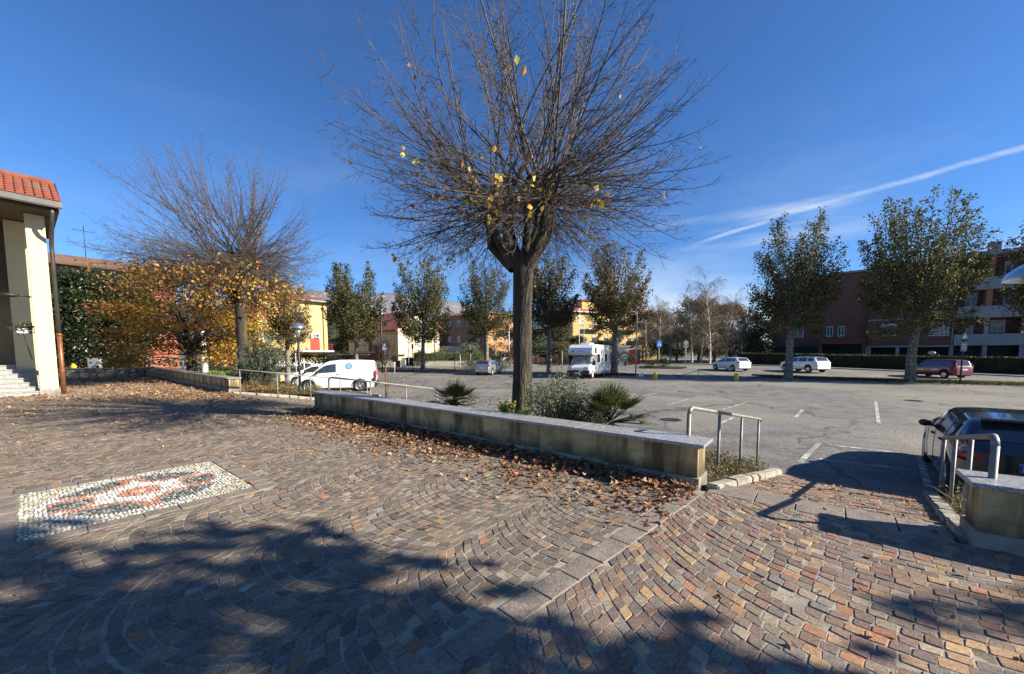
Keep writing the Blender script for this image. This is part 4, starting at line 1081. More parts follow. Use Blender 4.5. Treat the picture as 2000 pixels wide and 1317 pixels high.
        for sd in (1, -1):
            h = sp['head']; m = MB(); m.ell((h[0], sd*h[1], h[2]), (h[3], h[4], h[5]), 12, 8); m.build('headlight', MT['lens'], root)
            h = sp['tail']; m = MB(); m.ell((h[0], sd*h[1], h[2]), (h[3], h[4], h[5]), 12, 8); m.build('tail_light', MT[sp.get('taill', 'redlens')], root)
            m = MB(); mx = sp['mirror']; m.ell((mx[0], sd*(s.hw(mx[0])+.08), mx[1]), (.07, .10, .07), 10, 6); m.box(mx[0]-.02, mx[0]+.02, min(sd*(s.hw(mx[0])-.05), sd*(s.hw(mx[0])+.05)), max(sd*(s.hw(mx[0])-.05), sd*(s.hw(mx[0])+.05)), mx[1]-.06, mx[1]-.02)
            m.build('mirror', MT[sp.get('mirm', 'blackpl')], root)
            for hx in sp['hand']:
                m = MB(); y = s.hw(hx); z = s.bel(hx)-.09; m.box(hx-.09, hx+.09, min(sd*(y-.02), sd*(y+.022)), max(sd*(y-.02), sd*(y+.022)), z-.014, z+.014); m.build('door_handle', MT[sp.get('handm', 'blackpl')], root, bevel=.008)
            for gx in sp['gaps']:
                m = MB(); r = s.ring(gx); z0, z1 = r[2][1]+.02, r[6][1]
                pts = [(gx, sd*(r[i][0]+.0015), r[i][1]) for i in (3, 4, 5, 6)]; m.tube(pts, .0035, 4, False); m.build('door_gap', MT['under'], root)
        m = MB(); x = s.L/2+.004; m.box(x-.02, x+.012, -.26, .26, sp['fpl'], sp['fpl']+.11); m.build('number_plate', MT['plate'], root)
        g = MB(); g.box(s.L/2-.03, s.L/2+.006, -.42, .42, sp['fpl']-.13, sp['fpl']-.02); g.box(s.L/2-.05, s.L/2+.004, -.3, .3, sp['fpl']+.14, sp['fpl']+.22); g.build('grille', MT['blackpl'], root)
        rp = sp['rpl']; m = MB(); m.box(rp[0]-.014, rp[0]+.02, -.26, .26, rp[1], rp[1]+.11); pl = m.build('number_plate', MT['plate'], root)
        for yy in (.225, -.26):
            m = MB(); m.box(rp[0]-.017, rp[0]+.01, yy, yy+.035, rp[1]+.004, rp[1]+.106); m.build('plate_band', MT['plateblue'], pl)
        return root
def place(px, D, dx=0, dy=0): x = X_at(px, D)+dx; y = D+dy; return (x, y, G(x, y)+.004)
HATCH = dict(L=4.05, W=1.74, R=.31, wx=[-1.22, 1.33], sill=.21, round=.2,
    prof=[(-2.025, .62), (-1.99, .92), (-1.90, 1.02), (-1.55, 1.36), (-1.42, 1.41), (-.9, 1.45), (-.1, 1.46), (.35, 1.42), (1.12, .98), (1.5, .92), (1.85, .80), (1.98, .66), (2.025, .5)],
    belt=[(-2.03, .93), (-1.5, .98), (.9, .90), (1.15, .90), (1.9, .78), (2.03, .5)],
    win=[(-1.50, -1.08, .12, .86), (-1.0, -.12, .08, .9), (-.02, .86, .08, .9)], ws=(1.07, .42, .93), rw=(-1.86, -1.52, .86),
    head=(1.80, .64, .70, .17, .16, .085), tail=(-1.90, .66, .92, .10, .17, .10), mirror=(.72, .98), hand=[-.75, .22], gaps=[-1.05, -.07, .98], fpl=.34, rpl=(-2.03, .66))
hp = Car(HATCH); hp.sp['taill'] = 'dkred'; hp.sp['handm'] = 'white'
hp.build('parked_car', place(1424, 41.6, 0.4, .3), radians(101), 'small white hatchback with dark tail lamps, leftmost of the cars before the clipped hedge', MT['white'])
SUV = dict(L=4.35, W=1.84, R=.35, wx=[-1.27, 1.36], sill=.27, clad=True, round=.17, tumble=.32,
    prof=[(-2.175, .68), (-2.13, 1.02), (-2.02, 1.14), (-1.78, 1.50), (-1.6, 1.56), (-.9, 1.62), (0, 1.63), (.4, 1.58), (1.12, 1.13), (1.5, 1.08), (1.95, .98), (2.1, .8), (2.175, .6)],
    belt=[(-2.2, 1.06), (-1.5, 1.1), (.9, 1.02), (1.2, 1.02), (2.0, .93), (2.2, .6)],
    win=[(-1.72, -1.15, .12, .86), (-1.05, -.12, .06, .9), (-.02, .9, .06, .9)], ws=(1.08, .45, .93), rw=(-2.0, -1.72, .88),
    head=(1.95, .68, .88, .15, .14, .06), tail=(-2.04, .72, 1.0, .09, .16, .07), mirror=(.72, 1.1), hand=[-.75, .22], gaps=[-1.08, -.07, 1.0], fpl=.5, rpl=(-2.16, .86), handm='white')
sv = Car(SUV).build('parked_car', place(1566, 40.0, .3, 0), radians(100), 'white crossover with dark roof behind the trunk of a plane tree', MT['white'])
m = MB()
cs = Car(SUV); q = []
for i in range(13):
    x = -1.72+2.1*i/12
    for j in range(7): q.append(tuple(cs.toppt(x, (-1+2*j/6)*1.0, .006)))
m.put(q, [(i*7+j, i*7+j+1, (i+1)*7+j+1, (i+1)*7+j) for i in range(12) for j in range(6)]); m.sh = [True]*len(m.f); m.build('roof_panel', MT['blackpl'], sv)
for sd in (1, -1): MB().tube([(-1.6, sd*.62, 1.60), (-1.4, sd*.64, 1.665), (.1, sd*.64, 1.68), (.35, sd*.62, 1.62)], .018, 6).build('roof_rail', MT['darkmetal'], sv)
MPV = dict(L=4.05, W=1.67, R=.30, wx=[-1.18, 1.33], sill=.22, round=.17, tumble=.26,
    prof=[(-2.025, .62), (-1.99, 1.0), (-1.93, 1.1), (-1.80, 1.5), (-1.68, 1.58), (-.9, 1.63), (0, 1.63), (.45, 1.56), (1.15, 1.06), (1.5, .98), (1.85, .85), (1.98, .66), (2.025, .5)],
    belt=[(-2.03, 1.0), (-1.5, 1.03), (.9, .98), (1.2, .96), (1.9, .82), (2.03, .5)],
    win=[(-1.68, -1.12, .1, .84), (-1.02, -.12, .06, .88), (-.02, .92, .06, .88)], ws=(1.1, .52, .93), rw=(-1.945, -1.79, .86),
    head=(1.82, .62, .76, .16, .14, .09), tail=(-1.93, .70, .98, .07, .09, .22), mirror=(.78, 1.04), hand=[-.75, .22], gaps=[-1.07, -.07, 1.03], fpl=.36, rpl=(-2.03, .7), solid=True, spokes=9)
Car(MPV).build('parked_car', place(1842, 33.7, .1, .4), radians(91), 'dark red small people carrier glinting in the sun, before the hedge on the right', MT['red'])
SIL = dict(HATCH); SIL['W'] = 1.70; SIL['taill'] = 'redlens'; SIL['solid'] = True; SIL['spokes'] = 8
ls = place(955, 38.6); Car(SIL).build('parked_car', ls, radians(90-21+4), 'silver hatchback with blistered tailgate, parked alone left of the big trunk', MT['silver'])
CITY = dict(HATCH); CITY.update(L=3.95, prof=[(-1.975, .62), (-1.94, .95), (-1.85, 1.06), (-1.6, 1.38), (-1.4, 1.46), (-.8, 1.5), (0, 1.5), (.4, 1.44), (1.25, .98), (1.5, .92), (1.8, .80), (1.93, .64), (1.975, .5)], ws=(1.2, .45, .93), rw=(-1.82, -1.58, .86), head=(1.74, .62, .72, .18, .15, .08), tail=(-1.86, .66, .92, .10, .17, .10), rpl=(-1.98, .66))
# small white car standing behind the van; van heading
vf, vr = A(603, 767, -.66), A(703, 764.5, -.66); hv = (vf-vr).normalized(); va = atan2(hv.y, hv.x); ln = Vector((-hv.y, hv.x, 0))
Car(CITY).build('parked_car', onG(A(548, 757, -.62)-hv*1.7-ln*.72+Vector((.35, .5, 0)), .004), va+.02, 'small white car nose to the left, mostly hidden behind the white panel van', MT['white'])
BMW = dict(L=4.33, W=1.77, R=.325, wx=[-1.31, 1.38], sill=.2, round=.2, tumble=.40, spokes=10,
    prof=[(-2.165, .66), (-2.13, .93), (-2.03, 1.02), (-1.62, 1.33), (-1.5, 1.37), (-.9, 1.41), (-.2, 1.42), (.2, 1.38), (.9, .99), (1.4, .93), (1.95, .80), (2.1, .66), (2.165, .5)],
    belt=[(-2.2, .95), (-1.5, .98), (.7, .91), (1.0, .9), (2.0, .76), (2.2, .5)],
    win=[(-1.50, -1.02, .10, .86), (-.95, -.12, .06, .9), (-.04, .64, .06, .9)], ws=(.86, .26, .93), rw=(-1.95, -1.58, .88),
    head=(1.95, .66, .68, .15, .14, .07), tail=(-2.03, .68, .84, .13, .20, .095), mirror=(.48, .98), hand=[-.78, .15], gaps=[-1.0, -.08, .78], fpl=.34, rpl=(-2.155, .70))
hb = radians(48); fwv = Vector((cos(hb), sin(hb), 0)); lfv = Vector((-fwv.y, fwv.x, 0))
rc = Vector((6.86, 5.84, 0)); cb = rc+fwv*2.1-lfv*.86
bm_ = Car(BMW).build('parked_car', (cb.x, cb.y, -.80), hb, 'dark grey blue hatchback parked behind the right handrail, nose away', MT['navy'])
m = MB()
# spoiler, bumper crease and the first letter of the plate
m.box(-1.74, -1.50, -.56, .56, 1.35, 1.375); m.build('roof_spoiler', MT['navy'], bm_, bevel=.01)
m = MB(); m.box(-2.19, -2.05, -.80, .80, .30, .58); m.build('bumper', MT['navy'], bm_, bevel=.05)
m = MB(); m.box(-2.20, -2.15, -.62, .62, .24, .34); m.build('lower_valance', MT['blackpl'], bm_, bevel=.02)
def text(txt, size, M4, matn, parent, name='lettering', ext=.002, align='CENTER', bold=0):
    cu = bpy.data.curves.new(name, 'FONT'); cu.body = txt; cu.size = size; cu.extrude = ext; cu.align_x = align; cu.align_y = 'CENTER'; cu.offset = bold
    o = bpy.data.objects.new(name, cu); COL.objects.link(o)
    dg = bpy.context.evaluated_depsgraph_get(); me = bpy.data.meshes.new_from_object(o.evaluated_get(dg)); bpy.data.objects.remove(o)
    me.transform(M4); me.materials.clear(); me.materials.append(MT[matn]); ob = link(bpy.data.objects.new(name, me)); ob.parent = parent; return ob
def face_M(o, r, u):                                  # text plane: right r, up u, at o
    r = Vector(r).normalized(); u = Vector(u).normalized(); n = r.cross(u)
    return Matrix(((r.x, u.x, n.x, o[0]), (r.y, u.y, n.y, o[1]), (r.z, u.z, n.z, o[2]), (0, 0, 0, 1)))
pl = [c for c in bpy.data.objects if c.parent == bm_ and c.name.startswith('number_plate')][-1]
text('F', .105, face_M((-2.172, .185, .755), (0, -1, 0), (0, 0, 1)), 'ink', pl, bold=.002)

# panel van
VAN = dict(L=4.42, W=1.83, R=.335, wx=[-1.28, 1.47], sill=.24, round=.13, tumble=.10,
    prof=[(-2.21, .66), (-2.195, 1.2), (-2.14, 1.72), (-2.02, 1.83), (-1.2, 1.875), (-.2, 1.87), (.35, 1.80), (.62, 1.70), (1.28, 1.10), (1.5, 1.04), (1.9, .93), (2.1, .72), (2.21, .5)],
    belt=[(-2.2, 1.14), (0, 1.12), (1.15, 1.07), (1.4, 1.02), (2.0, .86), (2.2, .5)],
    win=[(-.02, 1.10, .04, .80)], ws=(1.24, .66, .92), rw=(None, None, 0),
    head=(1.86, .70, .82, .20, .16, .14), tail=(-2.17, .84, 1.0, .06, .07, .26), mirror=(.98, 1.10), hand=[-.12], gaps=[-.22, 1.22, -1.55], fpl=.36, rpl=(-2.21, .75), solid=False, spokes=5)
vc = vr+hv*1.28-ln*.80
VANc = Car(VAN)
# side: the left side faces the camera
vo = VANc.build('panel_van', (vc.x, vc.y, G(vc.x, vc.y)+.004), va, 'white panel van with a round blue emblem on its side, parked side on', MT['white'], cat='van')
MB().box(2.02, 2.25, -.86, .86, .24, .56).build('bumper', MT['blackpl'], vo, bevel=.05); MB().box(-2.26, -2.1, -.86, .86, .26, .60).build('bumper', MT['blackpl'], vo, bevel=.05)
m = MB()
for xw in VAN['wx']:
    for sd in (1, -1):
        yb = VANc.hw(xw)
        pts = [(xw+.405*cos(a), sd*(yb+.006), .335+.405*sin(a)) for a in np.linspace(0.0, pi, 15)]; m.tube(pts, .022, 5, True)
m.build('arch_trim', MT['blackpl'], vo)
m = MB(); m.box(-2.20, -2.0, .86, .925, .60, .80); m.box(-2.20, -2.0, -.925, -.86, .60, .80); m.build('corner_trim', MT['blackpl'], vo, bevel=.02)
m = MB(); m.box(-2.1, -.25, .905, .9145, 1.13, 1.145); m.build('slide_rail', MT['shut'], vo)
def disc(r0, r1, M4, matn, parent, name, th=.003, n=32):
    m = MB(); vs = []
    for k in range(n):
        a = 2*pi*k/n
        vs += [(r0*cos(a), r0*sin(a), 0), (r1*cos(a), r1*sin(a), 0), (r1*cos(a), r1*sin(a), th), (r0*cos(a), r0*sin(a), th)]
    fs = [];
    for k in range(n):
        b, c = 4*k, 4*((k+1) % n)
        fs += [(b+2, b+3, c+3, c+2), (b+1, b+2, c+2, c+1)]
    m.put([tuple(M4 @ Vector(v)) for v in vs], fs); return m.build(name, MT[matn], parent)
ym = VANc.ring(-.75)[6]; yt = VANc.ring(-.75)[7]; tlt = (yt[0]-ym[0])/(yt[1]-ym[1])
Me = face_M((-.72, ym[0]+tlt*(1.50-ym[1])+.006, 1.50), (-1, 0, 0), (0, tlt, 1))
disc(.0, .155, Me, 'logol', vo, 'emblem', .003)
disc(.125, .185, Me, 'logo', vo, 'emblem_ring', .005)
disc(.0, .035, Me, 'logo', vo, 'emblem_centre', .007); disc(.06, .08, Me, 'logo', vo, 'emblem_centre', .007)
ymz = ym[0]+tlt*(1.24-ym[1])+.006
text('ITIS-ASIA', .13, face_M((-.72, ymz, 1.235), (-1, 0, 0), (0, tlt, 1)), 'logog', vo)

# motorhome
def motorhome():
    fl = A(1118, 742, -.60); fr_ = A(1163, 742, -.60)
    ang = radians(240); D = 33.0
    loc = Vector((X_at(1151, 34.8), 34.8, 0)); loc.z = G(loc.x, loc.y)
    r = empty('motorhome', loc, ang, 'white motorhome with an overhanging cab bunk and foil sunshade, parked beside a plane tree', 'motorhome')
    W = .98; P_ = MT['white']
    # cab (x forward). origin at centre, total length 5.8
    m = MB(); m.prism_y([(.6, .42), (2.78, .42), (2.86, .55), (2.86, .86), (2.72, 1.02), (2.10, 1.22), (1.62, 1.98), (.6, 1.98)], -W+.02, W-.02, lambda z: max(0, (z-1.15))*.16)
    m.build('cab', P_, r, bevel=.045)
    m = MB(); m.prism_y([(2.15, 1.26), (1.70, 1.96), (1.66, 1.93), (2.11, 1.23)], -W+.16, W-.16, lambda z: max(0, (z-1.2))*.13)
    m.M = None; ws = m.build('windshield', MT['silverscreen'], r)
    for v in ws.data.vertices: v.co.x += .045; v.co.z += .03
    m = MB(); m.prism([(1.86, -.86), (2.38, -.86), (2.38, .86), (1.86, .86)], 1.965, 1.99); 
    # living cabin
    c = MB(); c.prism_y([(-2.9, .55), (1.10, .55), (1.10, 2.02), (2.35, 2.05), (2.52, 2.16), (2.30, 2.62), (1.95, 2.88), (-2.78, 2.92), (-2.9, 2.8)], -1.09, 1.09, 0)
    c.build('living_cabin', P_, r, bevel=.05)
    m = MB(); m.prism_y([(1.2, 1.99), (2.36, 2.01), (2.53, 2.13), (2.53, 2.16), (2.34, 2.065), (1.2, 2.03)], -1.1, 1.1); m.build('bunk_trim', MT['shut'], r)
    m = MB(); m.box(-2.88, 1.08, -1.10, 1.10, .36, .56); m.build('skirt', MT['shut'], r, bevel=.02)
    for sd in (1, -1):
        for (x0, x1, z0, z1) in ((.30, 1.0, 1.42, 2.02), (1.35, 1.75, 2.18, 2.58), (-1.9, -1.1, 1.42, 2.02)):
            m = MB(); m.box(x0-.04, x1+.04, min(sd*1.085, sd*1.105), max(sd*1.085, sd*1.105), z0-.04, z1+.04); f = m.build('window', MT['blackpl'], r, bevel=.01)
            m = MB(); m.box(x0, x1, min(sd*1.10, sd*1.112), max(sd*1.10, sd*1.112), z0, z1); m.build('pane', MT['glass'], f)
        m = MB(); q = [(1.30, 1.16), (2.02, 1.16), (1.66, 1.80), (1.30, 1.84)]
        m.put([(x, sd*(W-.02-max(0, z-1.15)*.16+.006), z) for x, z in q], [(0, 1, 2, 3) if sd < 0 else (3, 2, 1, 0)]); m.build('door_window', MT['carglass'], r)
        m = MB(); m.box(1.86, 2.0, min(sd*1.0, sd*1.20), max(sd*1.0, sd*1.20), 1.12, 1.52); m.box(1.88, 1.94, min(sd*.9, sd*1.05), max(sd*.9, sd*1.05), 1.16, 1.20); m.build('mirror', MT['blackpl'], r, bevel=.02)
        m = MB(); m.box(2.76, 2.872, min(sd*.50, sd*.88), max(sd*.50, sd*.88), .84, 1.0); hl = m.build('headlight', MT['lens'], r, bevel=.02)
        m = MB(); m.box(-2.915, -2.88, min(sd*.86, sd*1.02), max(sd*.86, sd*1.02), .7, 1.1); m.build('tail_light', MT['redlens'], r)
        for x in (1.85, -1.35): wheel(r, x, sd*.86, .33, .2, sd, 8, 'shut', True)
        m = MB(); a = np.linspace(0, pi, 11); m.tube([(1.85+.40*cos(t), sd*.962, .33+.42*sin(t)) for t in a], .03, 5); m.tube([(-1.35+.40*cos(t), sd*1.09, .33+.38*sin(t)) for t in a], .02, 5); m.build('arch_trim', MT['blackpl'], r)
    m = MB(); m.box(2.6, 2.93, -.97, .97, .34, .72); m.build('bumper', MT['blackpl'], r, bevel=.05)
    m = MB(); m.box(2.92, 2.945, -.26, .26, .43, .54); m.build('number_plate', MT['plate'], r)
    m = MB(); m.prism_y([(-.2, 2.9), (1.3, 2.88), (1.15, 3.06), (.0, 3.09)], -.42, .42, .02); m.build('roof_vent', MT['white'], r, bevel=.03)
    m = MB(); m.box(-1.9, -1.4, -.3, .2, 2.91, 3.0); m.build('roof_vent', MT['white'], r, bevel=.02)
    # emblem and lettering over the cab
    up = Vector((-.50, 0, 1)).normalized(); Mx = face_M((2.462, -.62, 2.33), (0, 1, 0), (-.44, 0, 1))
    e = disc(.045, .085, Mx, 'ink', r, 'emblem', .004); disc(.0, .04, Mx, 'logor', e, 'emblem_dot', .004)
    text('adria-lusso', .15, face_M((2.465, .13, 2.33), (0, 1, 0), (-.44, 0, 1)), 'logor', r)
    m = MB(); m.tube([(-.1, 1.103, 1.20), (.2, 1.103, 1.28), (.5, 1.103, 1.10), (.8, 1.103, 1.22)], .02, 5); m.tube([(-1.4, 1.103, 1.12), (-.9, 1.103, 1.3), (-.4, 1.103, 1.1)], .03, 5); m.build('side_stripe', MT['logol'], r)
motorhome()
#PART4
# ================================================================== buildings
class Facade:
    """frame: origin (foot of left end of the front), angle of +x; -y looks out of the front"""
    def __init__(s, name, x, y, ang, label, z=None, cat='building', group=None):
        s.o = Vector((x, y, 0)); s.a = ang; s.z = G(x, y) if z is None else z; s.root = empty(name, (x, y, s.z), ang, label, cat, group)
        s.d = Vector((cos(ang), sin(ang), 0))
    def s_at(s, px, yoff=0):
        n = Vector((-s.d.y, s.d.x, 0)); o = s.o+n*yoff; k = (px-1000)/ (750/ cos(PITCH)) ; k = X_at(px, 100)/100
        return (k*o.y-o.x)/(s.d.x-k*s.d.y)
    def z_at(s, px, py, yoff=0):
        t = s.s_at(px, yoff); D = s.o.y+s.d.y*t+s.d.x*yoff; return AD(px, py, D).z-s.z
    def box(s, name, m, x0, x1, y0, y1, z0, z1, bevel=0, parent=None):
        return MB().box(x0, x1, y0, y1, z0, z1).build(name, MT[m], parent or s.root, bevel=bevel)
    def win(s, x0, x1, z0, z1, y=0, shut=None, frame='white_pl', blind=None, out=-1, axis='x'):
        """window with frame, pane, sill; on a face y = const (axis x) or x = const (axis y)"""
        def B(a0, a1, d0, d1, c0, c1):
            d0, d1 = sorted((y+out*d0, y+out*d1))
            return MB().box(a0, a1, d0, d1, c0, c1) if axis == 'x' else MB().box(d0, d1, a0, a1, c0, c1)
        f = B(x0-.06, x1+.06, -.02, .035, z0-.06, z1+.06).build('window', MT[frame], s.root)
        B(x0, x1, .03, .045, z0, z1).build('pane', MT['dkglass'], f)
        B((x0+x1)/2-.03, (x0+x1)/2+.03, .045, .06, z0, z1).build('mullion', MT[frame], f)
        B(x0-.12, x1+.12, .0, .12, z0-.14, z0-.07).build('sill', MT['conc'], f)
        if blind: B(x0+.002, x1-.002, .06, .08, z0+(z1-z0)*(1-blind), z1).build('blind', MT['shut'], f)
        if shut:
            w_ = (x1-x0)*.5
            B(x0-w_-.03, x0-.07, .0, .07, z0, z1).build('shutter', MT[shut], f); B(x1+.07, x1+w_+.03, .0, .07, z0, z1).build('shutter', MT[shut], f)
        return f
# ---- red brick block on the right
B1 = Facade('apartment_building', X_at(1692, 54), 54, radians(-42), 'long shaded red brick apartment block with grey concrete balconies behind the plane trees', z=-.3)
f = B1
f.box('wall', 'brick', -11.2, 0, .6, 11, -1, 13.35); f.box('wall', 'brick', 0.0, 8.0, 0, 11.2, 2.86, 13.6)
f.box('wall', 'brick', 8.0, 13.6, 1.7, 11.2, 0, 13.6); f.box('wall', 'brick', 13.6, 16.2, .0, 11.2, 0, 13.9); f.box('wall', 'brick', 16.2, 26, 1.7, 11.2, 0, 13.9)
f.box('garage_shade', 'ink', 0.05, 8.0, 2.2, 2.4, -1, 2.86); f.box('slab_edge', 'conc', -.05, 8.05, -.06, 2.3, 2.70, 2.90); f.box('slab_edge', 'conc', -.05, 8.02, -.12, .02, 6.3, 6.5)  # black back panel puts the shade under the block into its colour
for x in (.1, 2.9, 7.7): f.box('column', 'conc', x, x+.35, -.02, .33, -1, 2.70)
f.box('cornice', 'conc', -.2, 8.1, -.25, .0, 13.6, 13.95); f.box('cornice', 'conc', 7.9, 26, -.5, 1.8, 13.62, 14.1); f.box('cornice', 'conc', -11.4, -.03, .4, 11.2, 13.35, 13.6)
for (z0, z1) in ((2.86, 4.22), (6.2, 7.6), (9.6, 11.05)):
    x0, x1 = (8.02, 13.4) if z0 < 9 else (9.3, 15)
    bal = f.box('balcony', 'conc', x0, x1, -.12, .03, z0+.16, z1); f.box('balcony_slab', 'conc', x0, x1, -.2, 1.7, z0-.02, z0+.158, parent=bal)
    f.box('balcony', 'conc', 16.4, 24, -.12, .03, z0+.16, z1)
for z0, z1 in ((7.62, 9.58), (11.07, 13.6)): f.box('pilaster', 'brick_lit_rim', 10.35, 10.85, .05, 1.7, z0, z1)
for x in (10.4, 13.2): f.box('column', 'conc', x, x+.36, .04, .4, -1, 6.18)
f.box('garage_shade', 'ink', 8.1, 26, 1.5, 1.68, -1, 2.8)  # black panel again carries the shade below the balconies
for (x0, x1, z0, z1) in ((11.2, 12.2, 4.5, 5.9), (9.0, 9.7, 3.1, 5.4), (12.0, 12.8, 7.8, 9.3), (9.0, 9.8, 7.8, 9.3), (11.9, 12.8, 11.3, 12.9)): f.win(x0, x1, z0, z1, 1.7, blind=rnd.choice([.3, .6, 1]))
f.win(1.45, 2.75, 4.3, 5.8, 0, blind=.95); f.win(5.9, 6.7, 4.2, 5.7, 0, blind=.9); f.win(6.85, 7.5, 4.2, 5.7, 0, blind=.9)
for x, z in ((1.5, 7.8), (5.0, 7.8), (1.5, 11.0), (5.2, 11.0)): f.win(x, x+1.3, z, z+1.4, 0, blind=.7)
for px_ in (1618, 1640): s_ = f.s_at(px_, .6); f.win(s_-.3, s_+.3, 4.45, 5.75, .6)
for x, z in ((-8.6, 8.0), (-8.6, 4.4), (-8.6, 11.4)): f.win(x, x+1.3, z, z+1.4, .6)
rf = MB(); rf.hexa([(-5.2, -1.9, 3.2), (-.1, -1.9, 3.2), (-.1, .6, 3.2), (-5.2, .6, 3.2)], [(-5.2, -1.9, 3.35), (-.1, -1.9, 3.35), (-.1, .6, 4.2), (-5.2, .6, 4.2)]); rf.build('porch_roof', MT['tile'], f.root)
f.box('porch_pier', 'brick', -5.2, -4.8, -1.8, .6, -1, 3.19); f.box('porch_pier', 'brick', -.5, -.1, -1.8, -1.4, -1, 3.19); f.box('porch_shade', 'ink', -4.78, -.12, .56, .59, -1, 2.9); f.box('garage_shade', 'ink', -11.0, -5.3, .55, .59, -1, 2.9)  # black sheets on the brick stand for the shade under porch and wing
MB().tube([(7.86, -.06, -1), (7.86, -.06, 13.6)], .06, 8).build('downpipe', MT['galdull'], f.root)
MB().tube([(13.7, -.08, -1), (13.7, -.08, 13.6)], .06, 8).build('downpipe', MT['galdull'], f.root)
f.box('chimney', 'conc', 10.6, 11.6, 2.5, 3.4, 13.9, 15.6)

def gable_roof(f, x0, x1, y0, y1, ze, zr, axis='y', name='roof', m='tile2', ov=.5, th=.16):
    mb_ = MB()
    if axis == 'x':              # ridge along x
        ym = (y0+y1)/2; k = (zr-ze)/(ym-y0)
        for a, b in ((y0-ov, ym), (y1+ov, ym)):
            za = ze-k*ov; q = [(x0-ov, a, za), (x1+ov, a, za), (x1+ov, b, zr), (x0-ov, b, zr)]
            if a > b: q = [q[1], q[0], q[3], q[2]]
            mb_.hexa([(p[0], p[1], p[2]) for p in q], [(p[0], p[1], p[2]+th) for p in q])
    else:
        xm = (x0+x1)/2; k = (zr-ze)/(xm-x0)
        for a, b in ((x0-ov, xm), (x1+ov, xm)):
            za = ze-k*ov; q = [(a, y1+ov, za), (a, y0-ov, za), (b, y0-ov, zr), (b, y1+ov, zr)]
            if a > b: q = [q[1], q[0], q[3], q[2]]
            mb_.hexa([(p[0], p[1], p[2]) for p in q], [(p[0], p[1], p[2]+th) for p in q])
    return mb_.build(name, MT[m], f.root)
AV = radians(50)
# ---- yellow house
R = Vector((X_at(641, 64), 64, 0)); Y1 = Facade('yellow_house', R.x-cos(AV)*10, R.y-sin(AV)*10, AV, 'bright yellow two storey house with a red doorway behind the crooked plane tree', z=-.4)
f = Y1; H_ = f.z_at(636, 592)
f.box('wall', 'yellowh', 0, 10, 0, 12, -.5, H_); f.box('base', 'white_pl', -.03, 10.03, -.04, 0, -.5, .9)
MB().hexa([(-.9, -.9, H_), (10.9, -.9, H_), (10.9, 12.9, H_), (-.9, 12.9, H_)], [(-.9, -.9, H_+.22), (10.9, -.9, H_+.22), (10.9, 12.9, H_+.22), (-.9, 12.9, H_+.22)]).build('eaves', MT['conc'], f.root)
MB().hexa([(-.85, -.85, H_+.22), (10.85, -.85, H_+.22), (10.85, 12.85, H_+.22), (-.85, 12.85, H_+.22)], [(3.5, 5, H_+1.9), (6.5, 5, H_+1.9), (6.5, 7, H_+1.9), (3.5, 7, H_+1.9)]).build('roof', MT['tile'], f.root)
for a, b in ((541, 553), (563, 575), (584, 592)): f.win(f.s_at(a), f.s_at(b), f.z_at(a, 666), f.z_at(a, 654), 0, frame='shut', shut=None)
d0, d1 = f.s_at(607), f.s_at(625); zt, zb_ = f.z_at(616, 661), f.z_at(616, 684)
f.box('red_door', 'redgar', d0, d1, -.06, 0, zb_, zt); f.box('door_head', 'white_pl', d0-.1, d1+.2, -.08, 0, zt+.003, zt+.85)
ac = f.box('air_conditioner', 'pot', d1-.75, d1-.05, -.38, -.083, zt+.1, zt+.75, bevel=.02); MB().lathe([(.001, -.40), (.24, -.40), (.25, -.37)], 16, (d1-.45, 0, zt+.42), axis='y').build('fan_grille', MT['darkmetal'], ac)
bal = f.box('landing', 'white_pl', d0-2.4, 10.3, -1.5, -.045, zb_-.3, zb_-.05)
rl = MB()
for zz in (.3, .6, .95): rl.tube([(d0-2.3, -1.45, zb_+zz), (10.2, -1.45, zb_+zz)], .025, 5)
for k in range(6): rl.tube([(d0-2.3+k*(12.5-d0)/5.2, -1.45, zb_-.05), (d0-2.3+k*(12.5-d0)/5.2, -1.45, zb_+.95)], .022, 5)
rl.build('railing', MT['redgar'], f.root)
MB().tube([(9.35, -.08, -.3), (9.35, -.08, H_)], .07, 8).build('downpipe', MT['timber'], f.root)
for x in (1.3, 5.0): f.win(x, x+1.1, H_-3.2, H_-1.8, 0, frame='shut')
# ---- cream house with red roof
C0 = Vector((X_at(778, 58), 58, 0)); AU = AV+pi/2
L_, Wd = 15.0, 7.9
# front = shaded side: runs from the far left end to the corner, outward normal is -v
o_ = C0+Vector((cos(AU), sin(AU), 0))*L_; Y2 = Facade('cream_house', o_.x, o_.y, AU+pi, 'cream house with red tiled gable roof, sunlit gable wall and shaded balcony side', z=-.35)
f = Y2; ze = f.z_at(772, 640); zr = ze+2.75
f.box('wall', 'creamh', 0, L_, 0, Wd, -.5, ze)
g = MB(); g.put([(L_-.001, 0, ze), (L_-.001, Wd, ze), (L_-.001, Wd/2, zr), (0, 0, ze), (0, Wd, ze), (0, Wd/2, zr)], [(0, 1, 2), (3, 5, 4), (0, 2, 5, 3), (1, 4, 5, 2), (0, 3, 4, 1)]); g.build('gable', MT['creamh'], f.root)
gable_roof(f, 0, L_, 0, Wd, ze, zr+.02, 'x', ov=.8, th=.2)
f.box('chimney', 'white_pl', 3.9, 4.4, Wd/2-.3, Wd/2+.3, zr-.4, zr+1.5); f.box('chimney', 'white_pl', L_-2.2, L_-1.9, Wd/2-1.2, Wd/2-.8, zr-1.2, zr+.9)
f.box('balcony', 'conc', 2.2, L_-3.6, -1.6, -.01, 1.95, 2.2)
